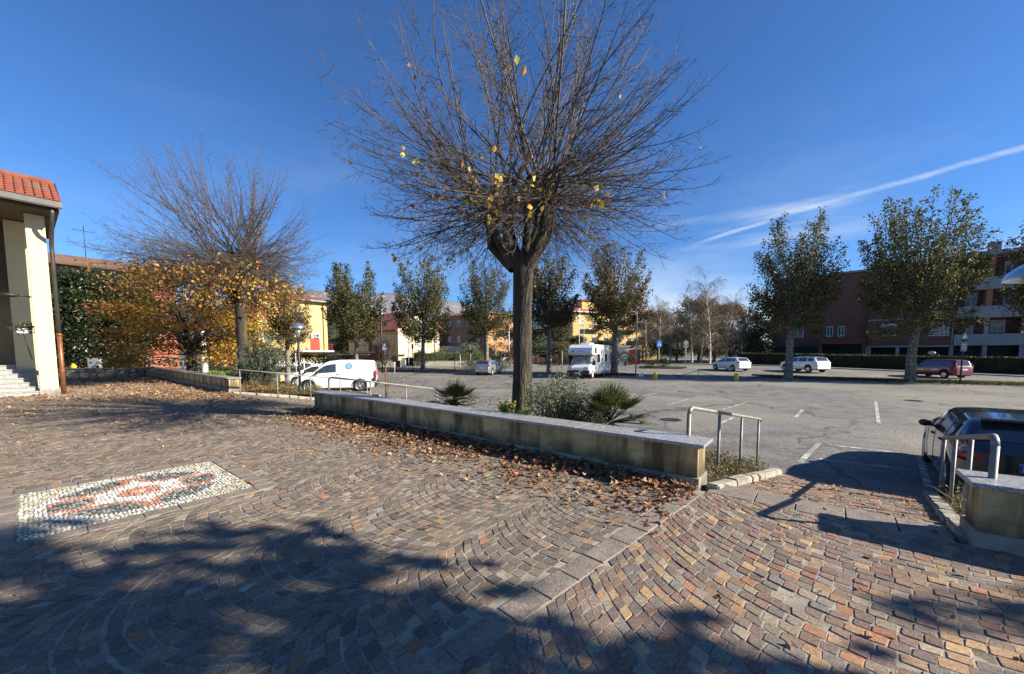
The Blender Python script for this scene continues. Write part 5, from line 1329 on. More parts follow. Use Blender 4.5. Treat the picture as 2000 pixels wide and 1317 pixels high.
rl = MB(); [rl.tube([(2.3+k*.35, -1.55, 2.2), (2.3+k*.35, -1.55, 3.15)], .012, 4, False) for k in range(27)]; rl.tube([(2.2, -1.55, 3.16), (L_-3.6, -1.55, 3.16)], .03, 5); rl.build('balcony_railing', MT['darkmetal'], f.root)
f.box('doorway', 'ink', 6.6, 7.7, -.03, .0, 2.2, 4.6); f.box('garage_door', 'timber', 3.0, L_-4, -.03, 0, -.4, 1.9); f.win(10.2, 11.2, 2.9, 4.4, 0, frame='shut')
for y in (3.6,): f.win(y, y+1.0, 2.5, 4.0, L_, out=1, axis='y', frame='white_pl', shut=None, blind=1)
f.box('canopy', 'conc', L_, L_+.5, -.4, 1.2, 1.7, 1.85); MB().tube([(L_+.07, 6.9, -.3), (L_+.07, 6.9, ze+.3)], .06, 6).build('downpipe', MT['timber'], f.root)
f.box('basement_door', 'ink', L_+.0, L_+.03, .6, 3.2, -.4, 1.2)
# ---- brown and orange apartment block, shade and sunlight put into the wall colours
def block(name, pxc, D, Ls, Lr, ze, mats, label, floors=3, z=-.3, ang=AV, roofh=1.7, bal_px=()):
    c = Vector((X_at(pxc, D), D, 0)); au = ang+pi/2; o = c+Vector((cos(au), sin(au), 0))*Ls
    f = Facade(name, o.x, o.y, au+pi, label, z=z)
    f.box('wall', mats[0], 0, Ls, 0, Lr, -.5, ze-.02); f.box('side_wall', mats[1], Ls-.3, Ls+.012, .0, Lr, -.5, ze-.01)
    e = MB(); e.box(-.7, Ls+.7, -.7, Lr+.7, ze, ze+.18); e.build('eaves', MT['white_pl'], f.root)
    m_ = min(Ls, Lr)/2
    MB().hexa([(-.65, -.65, ze+.18), (Ls+.65, -.65, ze+.18), (Ls+.65, Lr+.65, ze+.18), (-.65, Lr+.65, ze+.18)], [(m_, m_, ze+roofh), (Ls-m_+.01, m_, ze+roofh), (Ls-m_+.01, Lr-m_+.01, ze+roofh), (m_, Lr-m_+.01, ze+roofh)]).build('roof', MT['tile2'], f.root)
    fh = ze/floors
    for k in range(floors):
        zb = k*fh+.95
        for x in np.arange(1.5, Ls-1.6, 3.1): f.win(x, x+1.0, zb, zb+1.35, 0, frame='shut', blind=rnd.choice([None, .4, 1]))
        for y in np.arange(1.8, Lr-1.5, 3.4): f.win(y, y+1.0, zb, zb+1.35, Ls+.012, out=1, axis='y', frame='shut', blind=rnd.choice([.4, 1]))
    f.fh = fh; return f
b2 = block('apartment_building', 953, 80, 17, 13, 10.2, ('brown_shade_panel', 'orange_lit'), 'three storey block with shaded brown front and sunlit orange side, left of the trunk')
for k in (1, 2):
    b = b2.box('balcony', 'conc', 1.0, 5.2, -1.3, -.01, k*b2.fh-.1, k*b2.fh+.1); rl = MB(); rl.box(1.0, 5.2, -1.3, -1.25, k*b2.fh+.1, k*b2.fh+1.05); rl.build('balcony_panel', MT['darkmetal'], b)
for x in (6, 10.5): b2.box('chimney', 'white_pl', x, x+.5, 3, 3.5, 10.9, 12.2)
b2.box('entrance_canopy', 'white_pl', 11.2, 13.4, -1.5, -.01, 2.6, 2.8); b2.box('entrance_door', 'ink', 11.7, 12.9, -.03, 0, 0, 2.4)
b3 = block('apartment_building', 1118, 88, 7, 26, 11.2, ('yellowh2', 'yellowh2'), 'pale yellow apartment block with balconies seen above the motorhome', ang=radians(22), roofh=2.1)
for k in (1, 2):
    for y0 in (3.5, 14.0):
        b = b3.box('balcony', 'white_pl', 7.02, 8.3, y0, y0+3.8, k*b3.fh-.12, k*b3.fh+.08); MB().box(8.22, 8.28, y0, y0+3.8, k*b3.fh+.08, k*b3.fh+.95).build('balcony_panel', MT['brown_shade_panel'], b)
b3.box('roof_tower', 'yellowh2', 3.5, 6, 3, 8, 11.6, 14.0); b3.box('tower_roof', 'tile2', 3.2, 6.3, 2.7, 8.3, 14.0, 14.3)
# ---- salmon building far left
R = Vector((X_at(349, 50), 50, 0)); Y4 = Facade('salmon_house', R.x-cos(AV)*15, R.y-sin(AV)*15, AV, 'salmon red house with brown eaves behind the evergreen and the maple', z=-.3)
f = Y4; H_ = f.z_at(100, 514)
f.box('wall', 'salmon', 0, 15, 0, 9, -.5, H_); f.box('eaves', 'soffit', -.8, 15.8, -.9, 9.9, H_, H_+.25)
MB().hexa([(-.8, -.9, H_+.25), (15.8, -.9, H_+.25), (15.8, 9.9, H_+.25), (-.8, 9.9, H_+.25)], [(4.5, 4.4, H_+1.9), (10.5, 4.4, H_+1.9), (10.5, 4.6, H_+1.9), (4.5, 4.6, H_+1.9)]).build('roof', MT['brtile'], f.root)
for x in (2, 6, 10): [f.win(x, x+1.2, z, z+1.5, 0, frame='white_pl', blind=.5) for z in (1.4, 4.6, 7.8)]
an = Vector((X_at(139, 46), 46, 0)); r = empty('antenna', (f.o.x+4, f.o.y+6.5, H_-.3+1.3), AV, 'thin roof antenna above the salmon house', 'antenna')
m = MB(); m.tube([(0, 0, 0), (0, 0, 3.6)], .035, 6); m.build('mast', MT['darkmetal'], r)
MB().tube([(-1.2, 0, 1.6), (1.2, 0, 1.6)], .022, 5).build('aerial', MT['darkmetal'], r)
m = MB(); m.tube([(-.9, 0, 3.0), (.9, 0, 3.0)], .022, 5)
for k in range(7): m.tube([(-.8+k*.27, -.3, 3.0), (-.8+k*.27, .3, 3.0)], .01, 4)
m.build('aerial', MT['darkmetal'], r)

# ================================================================== church porch, left edge
def porch():
    AVp = radians(52); O = A(80, 772)
    f = Facade('church_porch', O.x, O.y, AVp, 'cream church porch with tiled roof, lit pillar and granite steps at the left edge', z=0)
    r = f.root
    MB().hexa([(0, 0, 0.12), (.46, 0, 0.12), (.46, .55, .12), (0, .55, .12)], [(-.02, -.0, 6.77), (.46, -.0, 6.77), (.46, .55, 6.77), (-.02, .55, 6.77)]).build('pillar', MT['church'], r, bevel=.012)
    f.box('pillar_base', 'plinth', -.03, .50, -.04, .6, -.05, .22, bevel=.01)
    f.box('end_wall', 'church', -.52, .45, 1.7, 4.4, .9, 6.75); f.box('back_wall', 'brownwall', -9, .40, 4.4, 4.7, .9, 6.75)
    f.box('beam', 'soffit', -9, .04, 2.6, 3.0, 4.2, 6.74); f.box('porch_floor', 'step', -9, .04, 2.1, 4.4, -.05, 1.12)
    st = MB()
    for k in range(7): st.box(-9, -.035, .0+k*.3, .0+(k+1)*.3+(.0 if k < 6 else .0), -.05, .16*(k+1)); 
    for k in range(7): st.box(-9, -.036, -.025+k*.3, .02+k*.3, .16*(k+1)-.035, .16*(k+1)+.002)
    st.build('steps', MT['step'], r, bevel=.004, seg=1)
    # roof slab rising inward, soffit below
    e0, e1, zE, zR = -1.05, .85, 6.98, 8.05
    MB().hexa([(-9, e0, zE), (.80, e0, zE), (.80, e1, zR), (-9, e1, zR)], [(-9, e0, zE+.14), (.80, e0, zE+.14), (.80, e1, zR+.14), (-9, e1, zR+.14)]).build('roof', MT['soffit'], r)
    t = MB(); k = (zR-zE)/(e1-e0); nrow = 7; x = -9
    n = Vector((0, -k, 1)).normalized()
    while x < .68:
        for j in range(nrow):
            a = e0+.02+(e1-e0)*j/nrow; b = e0+.06+(e1-e0)*(j+1)/nrow
            za = zE+.15+k*(a-e0)+.035; zb = zE+.15+k*(b-e0)+.0
            w0 = .105
            pr = []
            for q in range(6):
                an_ = pi*q/5; pr.append((cos(an_), sin(an_)))
            vs = [(x+.1-c*w0, a, za+s_*.07) for c, s_ in pr]+[(x+.1-c*w0*.85, b, zb+s_*.06) for c, s_ in pr]
            t.put(vs, [(i, i+1, 7+i, 6+i) for i in range(5)]+[(5, 4, 3, 2, 1, 0)])
        x += .215
    o = t.build('roof_tiles', MT['tile'], r); 
    m = MB(); m.tube([(-9, e1, zR+.22), (.76, e1, zR+.22)], .13, 8); m.build('ridge_tiles', MT['tile'], r)
    f.box('back_roof', 'tile', -9, .79, .9, 5.2, 7.0, 7.95)
    m = MB(); m.box(-9.0, .86, e0-.17, e0-.005, zE-.1, zE+.13); m.build('gutter', MT['gutter'], r, bevel=.03)
    m = MB(); m.hexa([(.81, e0-.05, zE-.16), (.85, e0-.05, zE-.16), (.85, e1, zR-.1), (.81, e1, zR-.1)], [(.81, e0-.05, zE+.18), (.85, e0-.05, zE+.18), (.85, e1, zR+.26), (.81, e1, zR+.26)]); m.build('verge', MT['gutter'], r)
    MB().hexa([(-9, -.95, 6.78), (.79, -.95, 6.78), (.79, 4.5, 6.78), (-9, 4.5, 6.78)], [(-9, -.95, 6.97), (.79, -.95, 6.97), (.79, 4.5, 6.97), (-9, 4.5, 6.97)]).build('soffit', MT['soffit'], r)
    p = MB(); p.tube([(.62, -.98, 6.9), (.62, -.98, 6.7), (.60, -.75, 6.4), (.58, -.02, 5.75), (.58, .02, 5.5), (.58, .02, 2.3)], .065, 10); p.build('downpipe', MT['gutter'], r)
    p = MB(); p.tube([(.58, .02, 0), (.58, .02, 2.32)], .072, 10); p.tube([(.58, .02, 2.28), (.58, .02, 2.36)], .085, 10); p.tube([(.58, .02, .9), (.58, .02, .95)], .082, 10); p.build('copper_pipe', MT['copper'], r)
    l = MB(); l.tube([(-.03, .3, 3.72), (-.35, .1, 3.74)], .03, 6); l.ell((-.52, .02, 3.72), (.26, .16, .09)); tag(l.build('wall_lamp', MT['darkmetal'], None), 'dark floodlight fixed to the church porch pillar', 'lamp').matrix_world = r.matrix_basis.copy()
    hp_ = empty('hanging_planter', tuple(r.matrix_basis @ Vector((-.28, .5, 2.45))), AVp, 'small white planter with trailing leaves hung on the porch pillar', 'planter')
    MB().box(-.16, .16, -.1, .1, -.1, .08).build('planter_box', MT['pot'], hp_, bevel=.02); MB().tube([(.0, 0, -.1), (.12, 0, -.9), (.16, 0, -1.1)], .015, 5).build('bracket', MT['darkmetal'], hp_)
    leaf_cloud('leaves', crown_points(260, (0, 0, .12), (.36, .28, .24), .2), .07, tints(260, [(.04, .05, .02), (.07, .06, .03), (.16, .13, .09)], [3, 2, 1]), MT['leafdull'], hp_)
porch()
#PART5
# ================================================================== grass strips, pavements, markings
def strip_poly(name, pts, zoff, mat_, kind='structure', nsub=10, thick=None):
    """a thin raised sheet that follows the ground, pts = 4 corners"""
    a, b, c, d = pts; m = MB(); n = nsub; k = max(1, nsub//3); vs = []
    for i in range(n+1):
        for j in range(k+1):
            p = (a*(1-i/n)+b*(i/n))*(1-j/k)+(d*(1-i/n)+c*(i/n))*(j/k); vs.append((p.x, p.y, G(p.x, p.y)+zoff))
    top = [(i*(k+1)+j, (i+1)*(k+1)+j, (i+1)*(k+1)+j+1, i*(k+1)+j+1) for i in range(n) for j in range(k)]
    m.put(vs, top)
    if thick:
        per = [i*(k+1) for i in range(n+1)]+[n*(k+1)+j for j in range(1, k+1)]+[i*(k+1)+k for i in range(n-1, -1, -1)]+[j for j in range(k-1, 0, -1)]
        b0 = len(m.v)
        m.put([(m.v[i][0], m.v[i][1], m.v[i][2]-thick) for i in per], []); L_ = len(per)
        m.f += [(per[i], per[(i+1) % L_], b0+(i+1) % L_, b0+i) for i in range(L_)]; m.m += [0]*L_; m.sh += [False]*L_
    o = m.build(name, mat_); 
    if kind: tag(o, kind=kind)
    return o
def grass_blades(name, a, b, wd, n, cols, label, h=.09, zo=.10, litter=0):
    d = b-a; nn = Vector((-d.y, d.x, 0)).normalized(); t = RS.uniform(0, 1, n); e = RS.uniform(-wd/2, wd/2, n)*np.sqrt(np.clip(1-(2*np.abs(t-.5))**8, 0, 1))
    x = a.x+d.x*t+nn.x*e; y = a.y+d.y*t+nn.y*e; z = np.array([G(p, q) for p, q in zip(x, y)])+zo
    hh = h*RS.uniform(.4, 1.5, n); an = RS.uniform(0, 2*pi, n); w_ = .014+.010*RS.rand(n); lx, ly = RS.normal(0, .45, n)*hh, RS.normal(0, .45, n)*hh
    V = np.empty((n, 3, 3)); V[:, 0] = np.stack([x-np.cos(an)*w_, y-np.sin(an)*w_, z], 1); V[:, 1] = np.stack([x+np.cos(an)*w_, y+np.sin(an)*w_, z], 1); V[:, 2] = np.stack([x+lx, y+ly, z+hh], 1)
    o = np_obj(name, V.reshape(-1, 3), np.arange(n*3).reshape(n, 3), MT['grass'], None, tints(n, cols, [1]*len(cols)))
    tag(o, label, 'grass', kind='stuff')
    return o
GC = [(.07, .10, .02), (.11, .13, .03), (.16, .15, .05), (.05, .07, .02)]
def mound(name, a, b, wd, h):
    m = MB(); d = b-a; nn = Vector((-d.y, d.x, 0)).normalized(); n, k = 30, 8; vs = []
    for i in range(n+1):
        t = i/n; ww = wd*sqrt(max(.02, 1-(2*abs(t-.5))**10))
        for j in range(k+1):
            u = -1+2*j/k; p = a+d*t+nn*(u*ww/2); vs.append((p.x, p.y, G(p.x, p.y)-.02+h*(1-u**4)*(1-(2*abs(t-.5))**14)+rnd.uniform(-.01, .01)))
    m.put(vs, [(i*(k+1)+j, (i+1)*(k+1)+j, (i+1)*(k+1)+j+1, i*(k+1)+j+1) for i in range(n) for j in range(k)]); m.sh = [True]*len(m.f)
    return tag(m.build(name, MT['grassg']), kind='structure')
T1 = Gp(1470, 34.8); T2 = Gp(1781, 29.5); dT = (Vector((T2.x, T2.y, 0))-Vector((T1.x, T1.y, 0))).normalized()
ga = Vector((T1.x, T1.y, 0)); gb = ga+dT*26
mound('grass_strip', ga, gb, 2.2, .13); grass_blades('grass', ga, gb, 2.0, 26000, GC, 'short autumn grass on the strip between parking lot and road', h=.11)
kx = [Gp(1240, 36.0), Gp(1180, 38.0), Gp(1073, 40.5), Gp(950, 46.0), Gp(700, 44.0)]
K = [Vector((p.x, p.y, 0)) for p in kx]
mound('grass_strip', K[0], K[1]+(K[1]-K[0])*.6, 1.6, .14); grass_blades('grass', K[0], K[1]+(K[1]-K[0])*.5, 1.5, 6000, [(.10, .09, .03), (.17, .12, .05), (.08, .09, .03)], 'rusty grass around the plane tree beside the motorhome')
mound('grass_strip', Vector((-2, 47.6, 0)), Vector((X_at(690, 43.0), 43.0, 0)), 1.8, .12)
mound('grass_strip', Vector((X_at(1040, 41.5), 41.5, 0)), Vector((X_at(1105, 39.5), 39.5, 0)), 1.4, .12)
ia, ib = Vector((X_at(1250, 47), 47, 0)), Vector((X_at(1342, 44.5), 44.5, 0))
mound('grass_strip', ia, ib, 3.0, .16); grass_blades('grass', ia, ib, 2.8, 7000, GC, 'bright grass on the small traffic island under the crossing sign')
def leaves_on(a, b, wd, n, label, zo=.12):
    d = b-a; nn = Vector((-d.y, d.x, 0)).normalized(); t = RS.uniform(0, 1, n); e = RS.normal(0, wd/2.2, n)
    x = a.x+d.x*t+nn.x*e; y = a.y+d.y*t+nn.y*e; z = np.array([G(p, q) for p, q in zip(x, y)])+np.where(np.abs(e) < wd*.4, zo, .01)
    litter_obj('fallen_leaves', np.stack([x, y, z], 1), RS.uniform(.07, .11, n), tints(n, LIT, [3, 3, 2, 2, 1, 1]), label)
leaves_on(ga, gb, 2.6, 1500, 'brown leaves caught along the grass strip under the two big plane trees'); leaves_on(K[0], K[1]+(K[1]-K[0])*.8, 2.2, 900, 'red brown leaves heaped round the plane tree by the motorhome'); leaves_on(Vector((-2, 47.6, 0)), Vector((X_at(690, 43.0), 43.0, 0)), 3, 1300, 'brown leaves along the far edge of the parking lot')
# pavements beyond the lot
def zline(p): return Vector((p.x, p.y, 0))
h0, h1 = Vector((X_at(1330, 58), 58, 0)), Vector((X_at(2040, 33.5), 33.5, 0)); hd = (h1-h0).normalized(); hn = Vector((-hd.y, hd.x, 0)); hn = hn if hn.y > 0 else -hn
strip_poly('pavement', [h0, h1+hd*8, h1+hd*8+hn*2.0, h0+hn*2.0], .12, MT['pave'], thick=.3)
q0, q1 = Vector((X_at(560, 56), 56, 0)), Vector((X_at(1010, 62), 62, 0)); strip_poly('pavement', [q0, q1, q1+Vector((0, 2, 0)), q0+Vector((0, 2, 0))], .12, MT['pave'], thick=.3)
q0, q1 = Vector((X_at(1010, 60), 60, 0)), Vector((X_at(1240, 64), 64, 0)); strip_poly('pavement', [q0, q1, q1+Vector((0, 3, 0)), q0+Vector((0, 3, 0))], .12, MT['pave'], thick=.3)
strip_poly('lawn', [h0+hn*2.05, h1+hd*8+hn*2.05, h1+hd*8+hn*9, h0+hn*9], .10, MT['grassg'], thick=.3)
strip_poly('lawn', [Vector((X_at(1010, 66), 66, 0)), Vector((X_at(1330, 66), 66, 0)), Vector((X_at(1400, 84), 84, 0)), Vector((X_at(1010, 84), 84, 0))], .08, MT['grassg'], thick=.2)
lwn = [Vector((X_at(345, 34), 34, 0)), Vector((X_at(540, 36), 36, 0)), Vector((X_at(530, 50), 50, 0)), Vector((X_at(300, 50), 50, 0))]
strip_poly('lawn', lwn, .07, MT['grassg'], thick=.2); grass_blades('grass', (lwn[0]+lwn[3])/2, (lwn[1]+lwn[2])/2, 12, 12000, [(.10, .16, .03), (.14, .19, .04), (.09, .12, .03)], 'sunlit green lawn behind the maple trunk', h=.16, zo=.05)
# worn white lines
def line(p, q, wd=.11, z=.006, mat_='paint'):
    d = (q-p); L_ = d.length; d = d.normalized(); n = Vector((-d.y, d.x, 0))*wd/2; k = max(1, int(L_/1.0)); m = MB(); vs = []
    for i in range(k+1):
        c = p+(q-p)*(i/k)
        for s in (-1, 1): e = c+n*s; vs.append((e.x, e.y, G(e.x, e.y)+z))
    m.put(vs, [(2*i+1, 2*i, 2*i+2, 2*i+3) for i in range(k)]); tag(m.build('road_marking', MT[mat_]), kind='structure')
def L2(p1, p2, wd=.11): z = -.72; line(zline(A(*p1, G(*A(*p1, z).xy))), zline(A(*p2, G(*A(*p2, z).xy))), wd)
L2((1562, 904), (1600, 866)); L2((1617, 869), (1772, 887)); L2((1795, 890), (1814, 952)); L2((1600, 897), (1780, 918), .09)
L2((1545, 905), (1850, 962), .09) if False else None
L2((1553, 816), (1567, 801)); L2((1578, 791), (1610, 795)); L2((1710, 784), (1716, 828)); L2((1412, 800), (1458, 786)); L2((1302, 792), (1345, 780)); L2((1225, 778), (1285, 768), .1); L2((1400, 830), (1440, 812))
L2((1270, 741), (1430, 742), .1); L2((1450, 735), (1700, 738), .1)
for k in range(7): L2((1100+k*40, 729-k*.3), (1120+k*40, 728.6-k*.3), .25)
L2((880, 716), (1000, 713), .12); L2((720, 719), (860, 716), .12); L2((1210, 722), (1260, 721), .5)
L2((1900, 742), (1995, 747), .1); L2((1640, 728), (1780, 732), .1)

# ================================================================== hedges, shrubs, background trees
def leaf_box(n, L_, Wd, H, top=.25):
    u = RS.rand(n); f = RS.rand(n); P = np.empty((n, 3)); P[:, 0] = u*L_; s = RS.rand(n)
    front = s < .5; tp = s > 1-top; bk = ~front & ~tp
    P[:, 1] = np.where(front, 0, np.where(tp, f*Wd, Wd)); P[:, 2] = np.where(tp, H, f*H)
    P += RS.normal(0, .035, (n, 3)); P += (.05*np.sin(P[:, 0]*1.7))[:, None]*np.array([0, 1, .3]); return P
def hedge(a, b, wd, H, n, cols, label, size=.075, z0=0):
    d = b-a; r = empty('hedge', (a.x, a.y, G(a.x, a.y)+z0), atan2(d.y, d.x), label, 'hedge'); L_ = d.length; dz = G(b.x, b.y)-G(a.x, a.y)
    m = MB(); m.hexa([(.03, .06, -.3), (L_, .06, dz-.3), (L_, wd-.06, dz-.3), (.03, wd-.06, -.3)], [(.03, .06, H-.05), (L_, .06, H-.05+dz), (L_, wd-.06, H-.05+dz), (.03, wd-.06, H-.05)]); m.build('branches', MT['barkd'], r)
    P = leaf_box(n, L_, wd, H); P[:, 2] += P[:, 0]/L_*dz; leaf_cloud('leaves', P, size, tints(n, cols, [1]*len(cols)), MT['leafdull'], r)
HG = [(.022, .035, .010), (.035, .05, .014), (.05, .065, .018)]
hA = h0+hd*7+hn*2.4; hB = h1+hd*6+hn*2.4
hedge(hA, hB, .9, 1.62, 26000, HG, 'long clipped dark hedge running in front of the brick apartments', .11)
hedge(Vector((X_at(808, 58.5), 58.5, 0)), Vector((X_at(945, 62), 62, 0)), .7, 1.05, 5000, [(.10, .16, .03), (.13, .18, .04), (.07, .11, .03)], 'bright low hedge before the cream gable wall', .11, z0=.85)
def shrub(px, D, wd, h, cols, label, n=1500, size=.10, z=None, name='shrub', shell=.35, mt_='leafdull', py=1, lumps=7, stems=6, cat='shrub', group=None, asp=.7):
    x = X_at(px, D); r = empty(name, (x, D, G(x, D) if z is None else z), rnd.uniform(0, 6), label, cat, group)
    P = [crown_points(int(n*.5), (0, 0, h*.5), (wd*.42, wd*.42, h*.48), shell)]
    for i in range(lumps):
        a = RS.uniform(0, 2*pi); e = RS.uniform(-.2, 1.2); P.append(crown_points(int(n*.5/lumps), (wd*.33*cos(a)*cos(e), wd*.33*sin(a)*cos(e), h*.45+h*.38*sin(e)), (wd*.17, wd*.17, h*.16), .2))
    P = np.concatenate(P); P = P[P[:, 2] > .02]
    leaf_cloud('leaves', P, size, tints(len(P), cols, [1]*len(cols), .22), MT[mt_], r, flat=.3, asp=asp)
    T = Tubes()
    for i in range(stems):
        a = RS.uniform(0, 2*pi); e = np.array([cos(a)*wd*.3, sin(a)*wd*.3, h*RS.uniform(.6, .9)]); T.add(np.array([[0, 0, -.1], e*.4+[0, 0, .05*h], e]), [.03, .02, .008], 4)
    T.obj('stems', MT['barkd'], r); return r
OL = [(.13, .15, .09), (.18, .20, .13), (.09, .11, .06)]; DK = [(.015, .025, .008), (.03, .045, .014), (.045, .06, .02)]; RU = [(.10, .06, .025), (.16, .09, .03), (.05, .05, .02)]
shrub(873, 63, 4.6, 3.3, OL, 'grey green olive bush, smaller of the pair left of the brown block', 3000, .16, name='olive_bush')
shrub(916, 64, 4.9, 4.0, OL, 'taller rounded olive bush in front of the brown apartment block', 3400, .16, name='olive_bush')
shrub(820, 57.5, 2.9, 2.6, DK+[(.07, .08, .04)], 'round dark bush against the cream gable wall', 1800, .13)
shrub(752, 55, 3.6, 5.2, RU, 'reddish brown small tree before the cream house balcony', 2400, .15, name='garden_tree', cat='tree')
shrub(925, 52, 4.6, 1.1, [(.05, .05, .03), (.08, .075, .04)], 'low dark ground shrub left of the silver hatchback', 1500, .12)
shrub(942, 56, 1.9, 1.5, [(.18, .18, .03), (.10, .12, .03)], 'small yellowish shrub behind the plane tree by the silver hatchback', 700, .1)
shrub(985, 46, 3.4, 2.6, RU+DK, 'dark reddish shrub just left of the big linden trunk', 2200, .12)
shrub(972, 50, 3.0, 1.9, DK, 'low dark shrub behind the silver hatchback', 1500, .12)
shrub(1296, 45.4, 1.9, 1.25, DK, 'round clipped bush on the traffic island right of the crossing sign', 1500, .08)
shrub(1270, 46.5, 1.6, 1.1, [(.06, .07, .02), (.09, .09, .03)], 'small olive bush on the traffic island left of the crossing sign', 900, .08)
shrub(1222, 52, 3.4, 2.3, DK, 'dark bush beside the white kiosk', 1600, .13); shrub(1262, 56, 5.4, 2.5, DK, 'broad dark bush right of the red kiosk', 2200, .14)
shrub(1292, 62, 5, 3.8, DK, 'tall dark bush under the birches', 2200, .15); shrub(1100, 60, 2.4, 2.2, DK, 'small dark bush beside the road, left of the motorhome', 1200, .12); shrub(1078, 62, 2.2, 1.6, RU, 'small rusty bush left of the motorhome', 900, .12)
shrub(560, 44, 6.5, 3.1, RU+DK, 'dark rusty hedge bush behind the street lamp', 3800, .14); shrub(600, 50, 5.0, 2.2, RU, 'rust red bush in front of the yellow house', 2000, .13); shrub(690, 52, 8.0, 2.0, DK+RU, 'dark bushes behind the roof of the panel van', 2800, .14)
shrub(640, 52, 3.6, 2.3, DK, 'dark pointed bush right of the yellow house base', 1300, .14)
shrub(440, 33, 4.6, 1.7, DK, 'dark clipped bush under the maple, left of the second linden', 3200, .10); shrub(415, 31, 1.8, .8, [(.14, .22, .03), (.22, .28, .05)], 'bright green low plants by the maple trunk', 900, .12)
shrub(1490, 58, 5.0, 6.4, [(.05, .07, .02), (.10, .13, .03), (.03, .04, .015)], 'bushy green tree left of the brick block', 5000, .2, name='garden_tree', cat='tree')
# trees in the background
def crown_tree(wd, h, h0, n, cols, size, seed, mt_='leafdull', bark='barkd'):
    global RS
    old = RS; RS = np.random.RandomState(seed)
    r = empty('background_tree', (0, 0, 0))
    trunk_mesh(r, [(0, 0, -.2), (0, 0, h0), (.1, 0, h*.7)], [.22, .18, .05], seed, MT[bark], k=8)
    P = []; hc = h-h0
    for i in range(26):
        a = RS.uniform(0, 2*pi); z = RS.uniform(0, 1); R_ = wd*.5*sqrt(max(.05, 1-((z-.4)/.66)**2))*RS.uniform(.25, .85)
        P.append(crown_points(n//26, (cos(a)*R_, sin(a)*R_, h0+z*hc*.9), (wd*.19, wd*.19, hc*.11), .15))
    P = np.concatenate(P); leaf_cloud('leaves', P, size, tints(len(P), cols, [1]*len(cols), .22), MT[mt_], r, flat=.3)
    RS = old; return r
bgA = crown_tree(9, 9.5, 1.2, 6500, DK, .26, 51); bgB = crown_tree(8.5, 10, 1.0, 8500, [(.13, .085, .035), (.17, .12, .05), (.08, .065, .03)], .24, 52); bgC = crown_tree(8.5, 10, 1.0, 8500, [(.06, .07, .025), (.09, .10, .03), (.04, .05, .02)], .24, 53)
tag(bgA, None, 'tree', 'background trees'); tag(bgB, None, 'tree', 'background trees'); tag(bgC, None, 'tree', 'background trees')
used = set()
for px, D, src, sc, lab in ((1030, 70, bgA, 1.15, 'dark tree mass behind the big linden trunk'), (1083, 76, bgC, 1.05, 'olive tree behind the road left of the pale yellow block'), (1128, 66, bgA, .55, 'round dark tree in front of the pale yellow block'),
        (1004, 66, bgA, .72, 'low dark tree partly hidden by the big linden trunk, left side'), (1285, 84, bgB, 1.1, 'brown leaved tree behind the crossing sign'), (1322, 76, bgC, 1.0, 'olive tree behind the round road sign'), (1365, 82, bgB, 1.35, 'tall rusty tree behind the birches'),
        (1395, 72, bgC, 1.15, 'olive brown tree behind the tallest birch'), (1425, 82, bgB, 1.25, 'rusty tree right of the tallest birch'), (1462, 74, bgA, 1.0, 'dark green tree right of the birches'), (1515, 74, bgA, .95, 'dark green tree touching the left end of the brick block'),
        (1255, 90, bgB, .9, 'brown tree far behind the lamp post'), (660, 92, bgA, 1.5, 'dark tree between the yellow house and the cream house'), (700, 100, bgA, 1.3, 'dark tree behind the ridge of the cream house, left'), (668, 74, bgC, .62, 'small green tree between the yellow house and the cream house'), (420, 75, bgC, 1.1, 'green tree far behind the maple'),
        (470, 80, bgB, 1.1, 'brown tree far behind the second linden'), (500, 66, bgA, .7, 'dark tree left of the yellow house'), (1220, 96, bgC, 1.1, 'olive tree far behind the motorhome'), (1180, 70, bgA, .45, 'small dark tree behind the plane tree by the motorhome'), (105, 60, bgB, 1.2, 'brown tree top above the salmon house')):
    o = src if src not in used else copy_tree(src); used.add(src); x = X_at(px, D); o.location = (x, D, G(x, D)); o.rotation_euler = (0, 0, rnd.uniform(0, 6)); o.scale = (sc, sc, sc); o['label'] = lab
# small fir in front of the pale yellow block
x = X_at(1168, 64); r = empty('fir_tree', (x, 64, G(x, 64)), 0, 'small dark fir standing behind the motorhome roof', 'tree')
MB().tube([(0, 0, 0), (0, 0, 7.4)], [.14, .02], 6).build('trunk', MT['barkd'], r); P = []
for i in range(60): z = RS.uniform(.8, 7.2); a = RS.uniform(0, 6.28); R_ = (7.6-z)*.30; q = np.linspace(0.05, 1, 26)[:, None]; P.append(np.array([[0, 0, z]])+q*np.array([[cos(a)*R_, sin(a)*R_, -.25*R_]])+RS.normal(0, .06, (26, 3)))
P = np.concatenate(P); leaf_cloud('leaves', P, .17, tints(len(P), DK, [2, 1, .4]), MT['leafdull'], r, droop=.6)

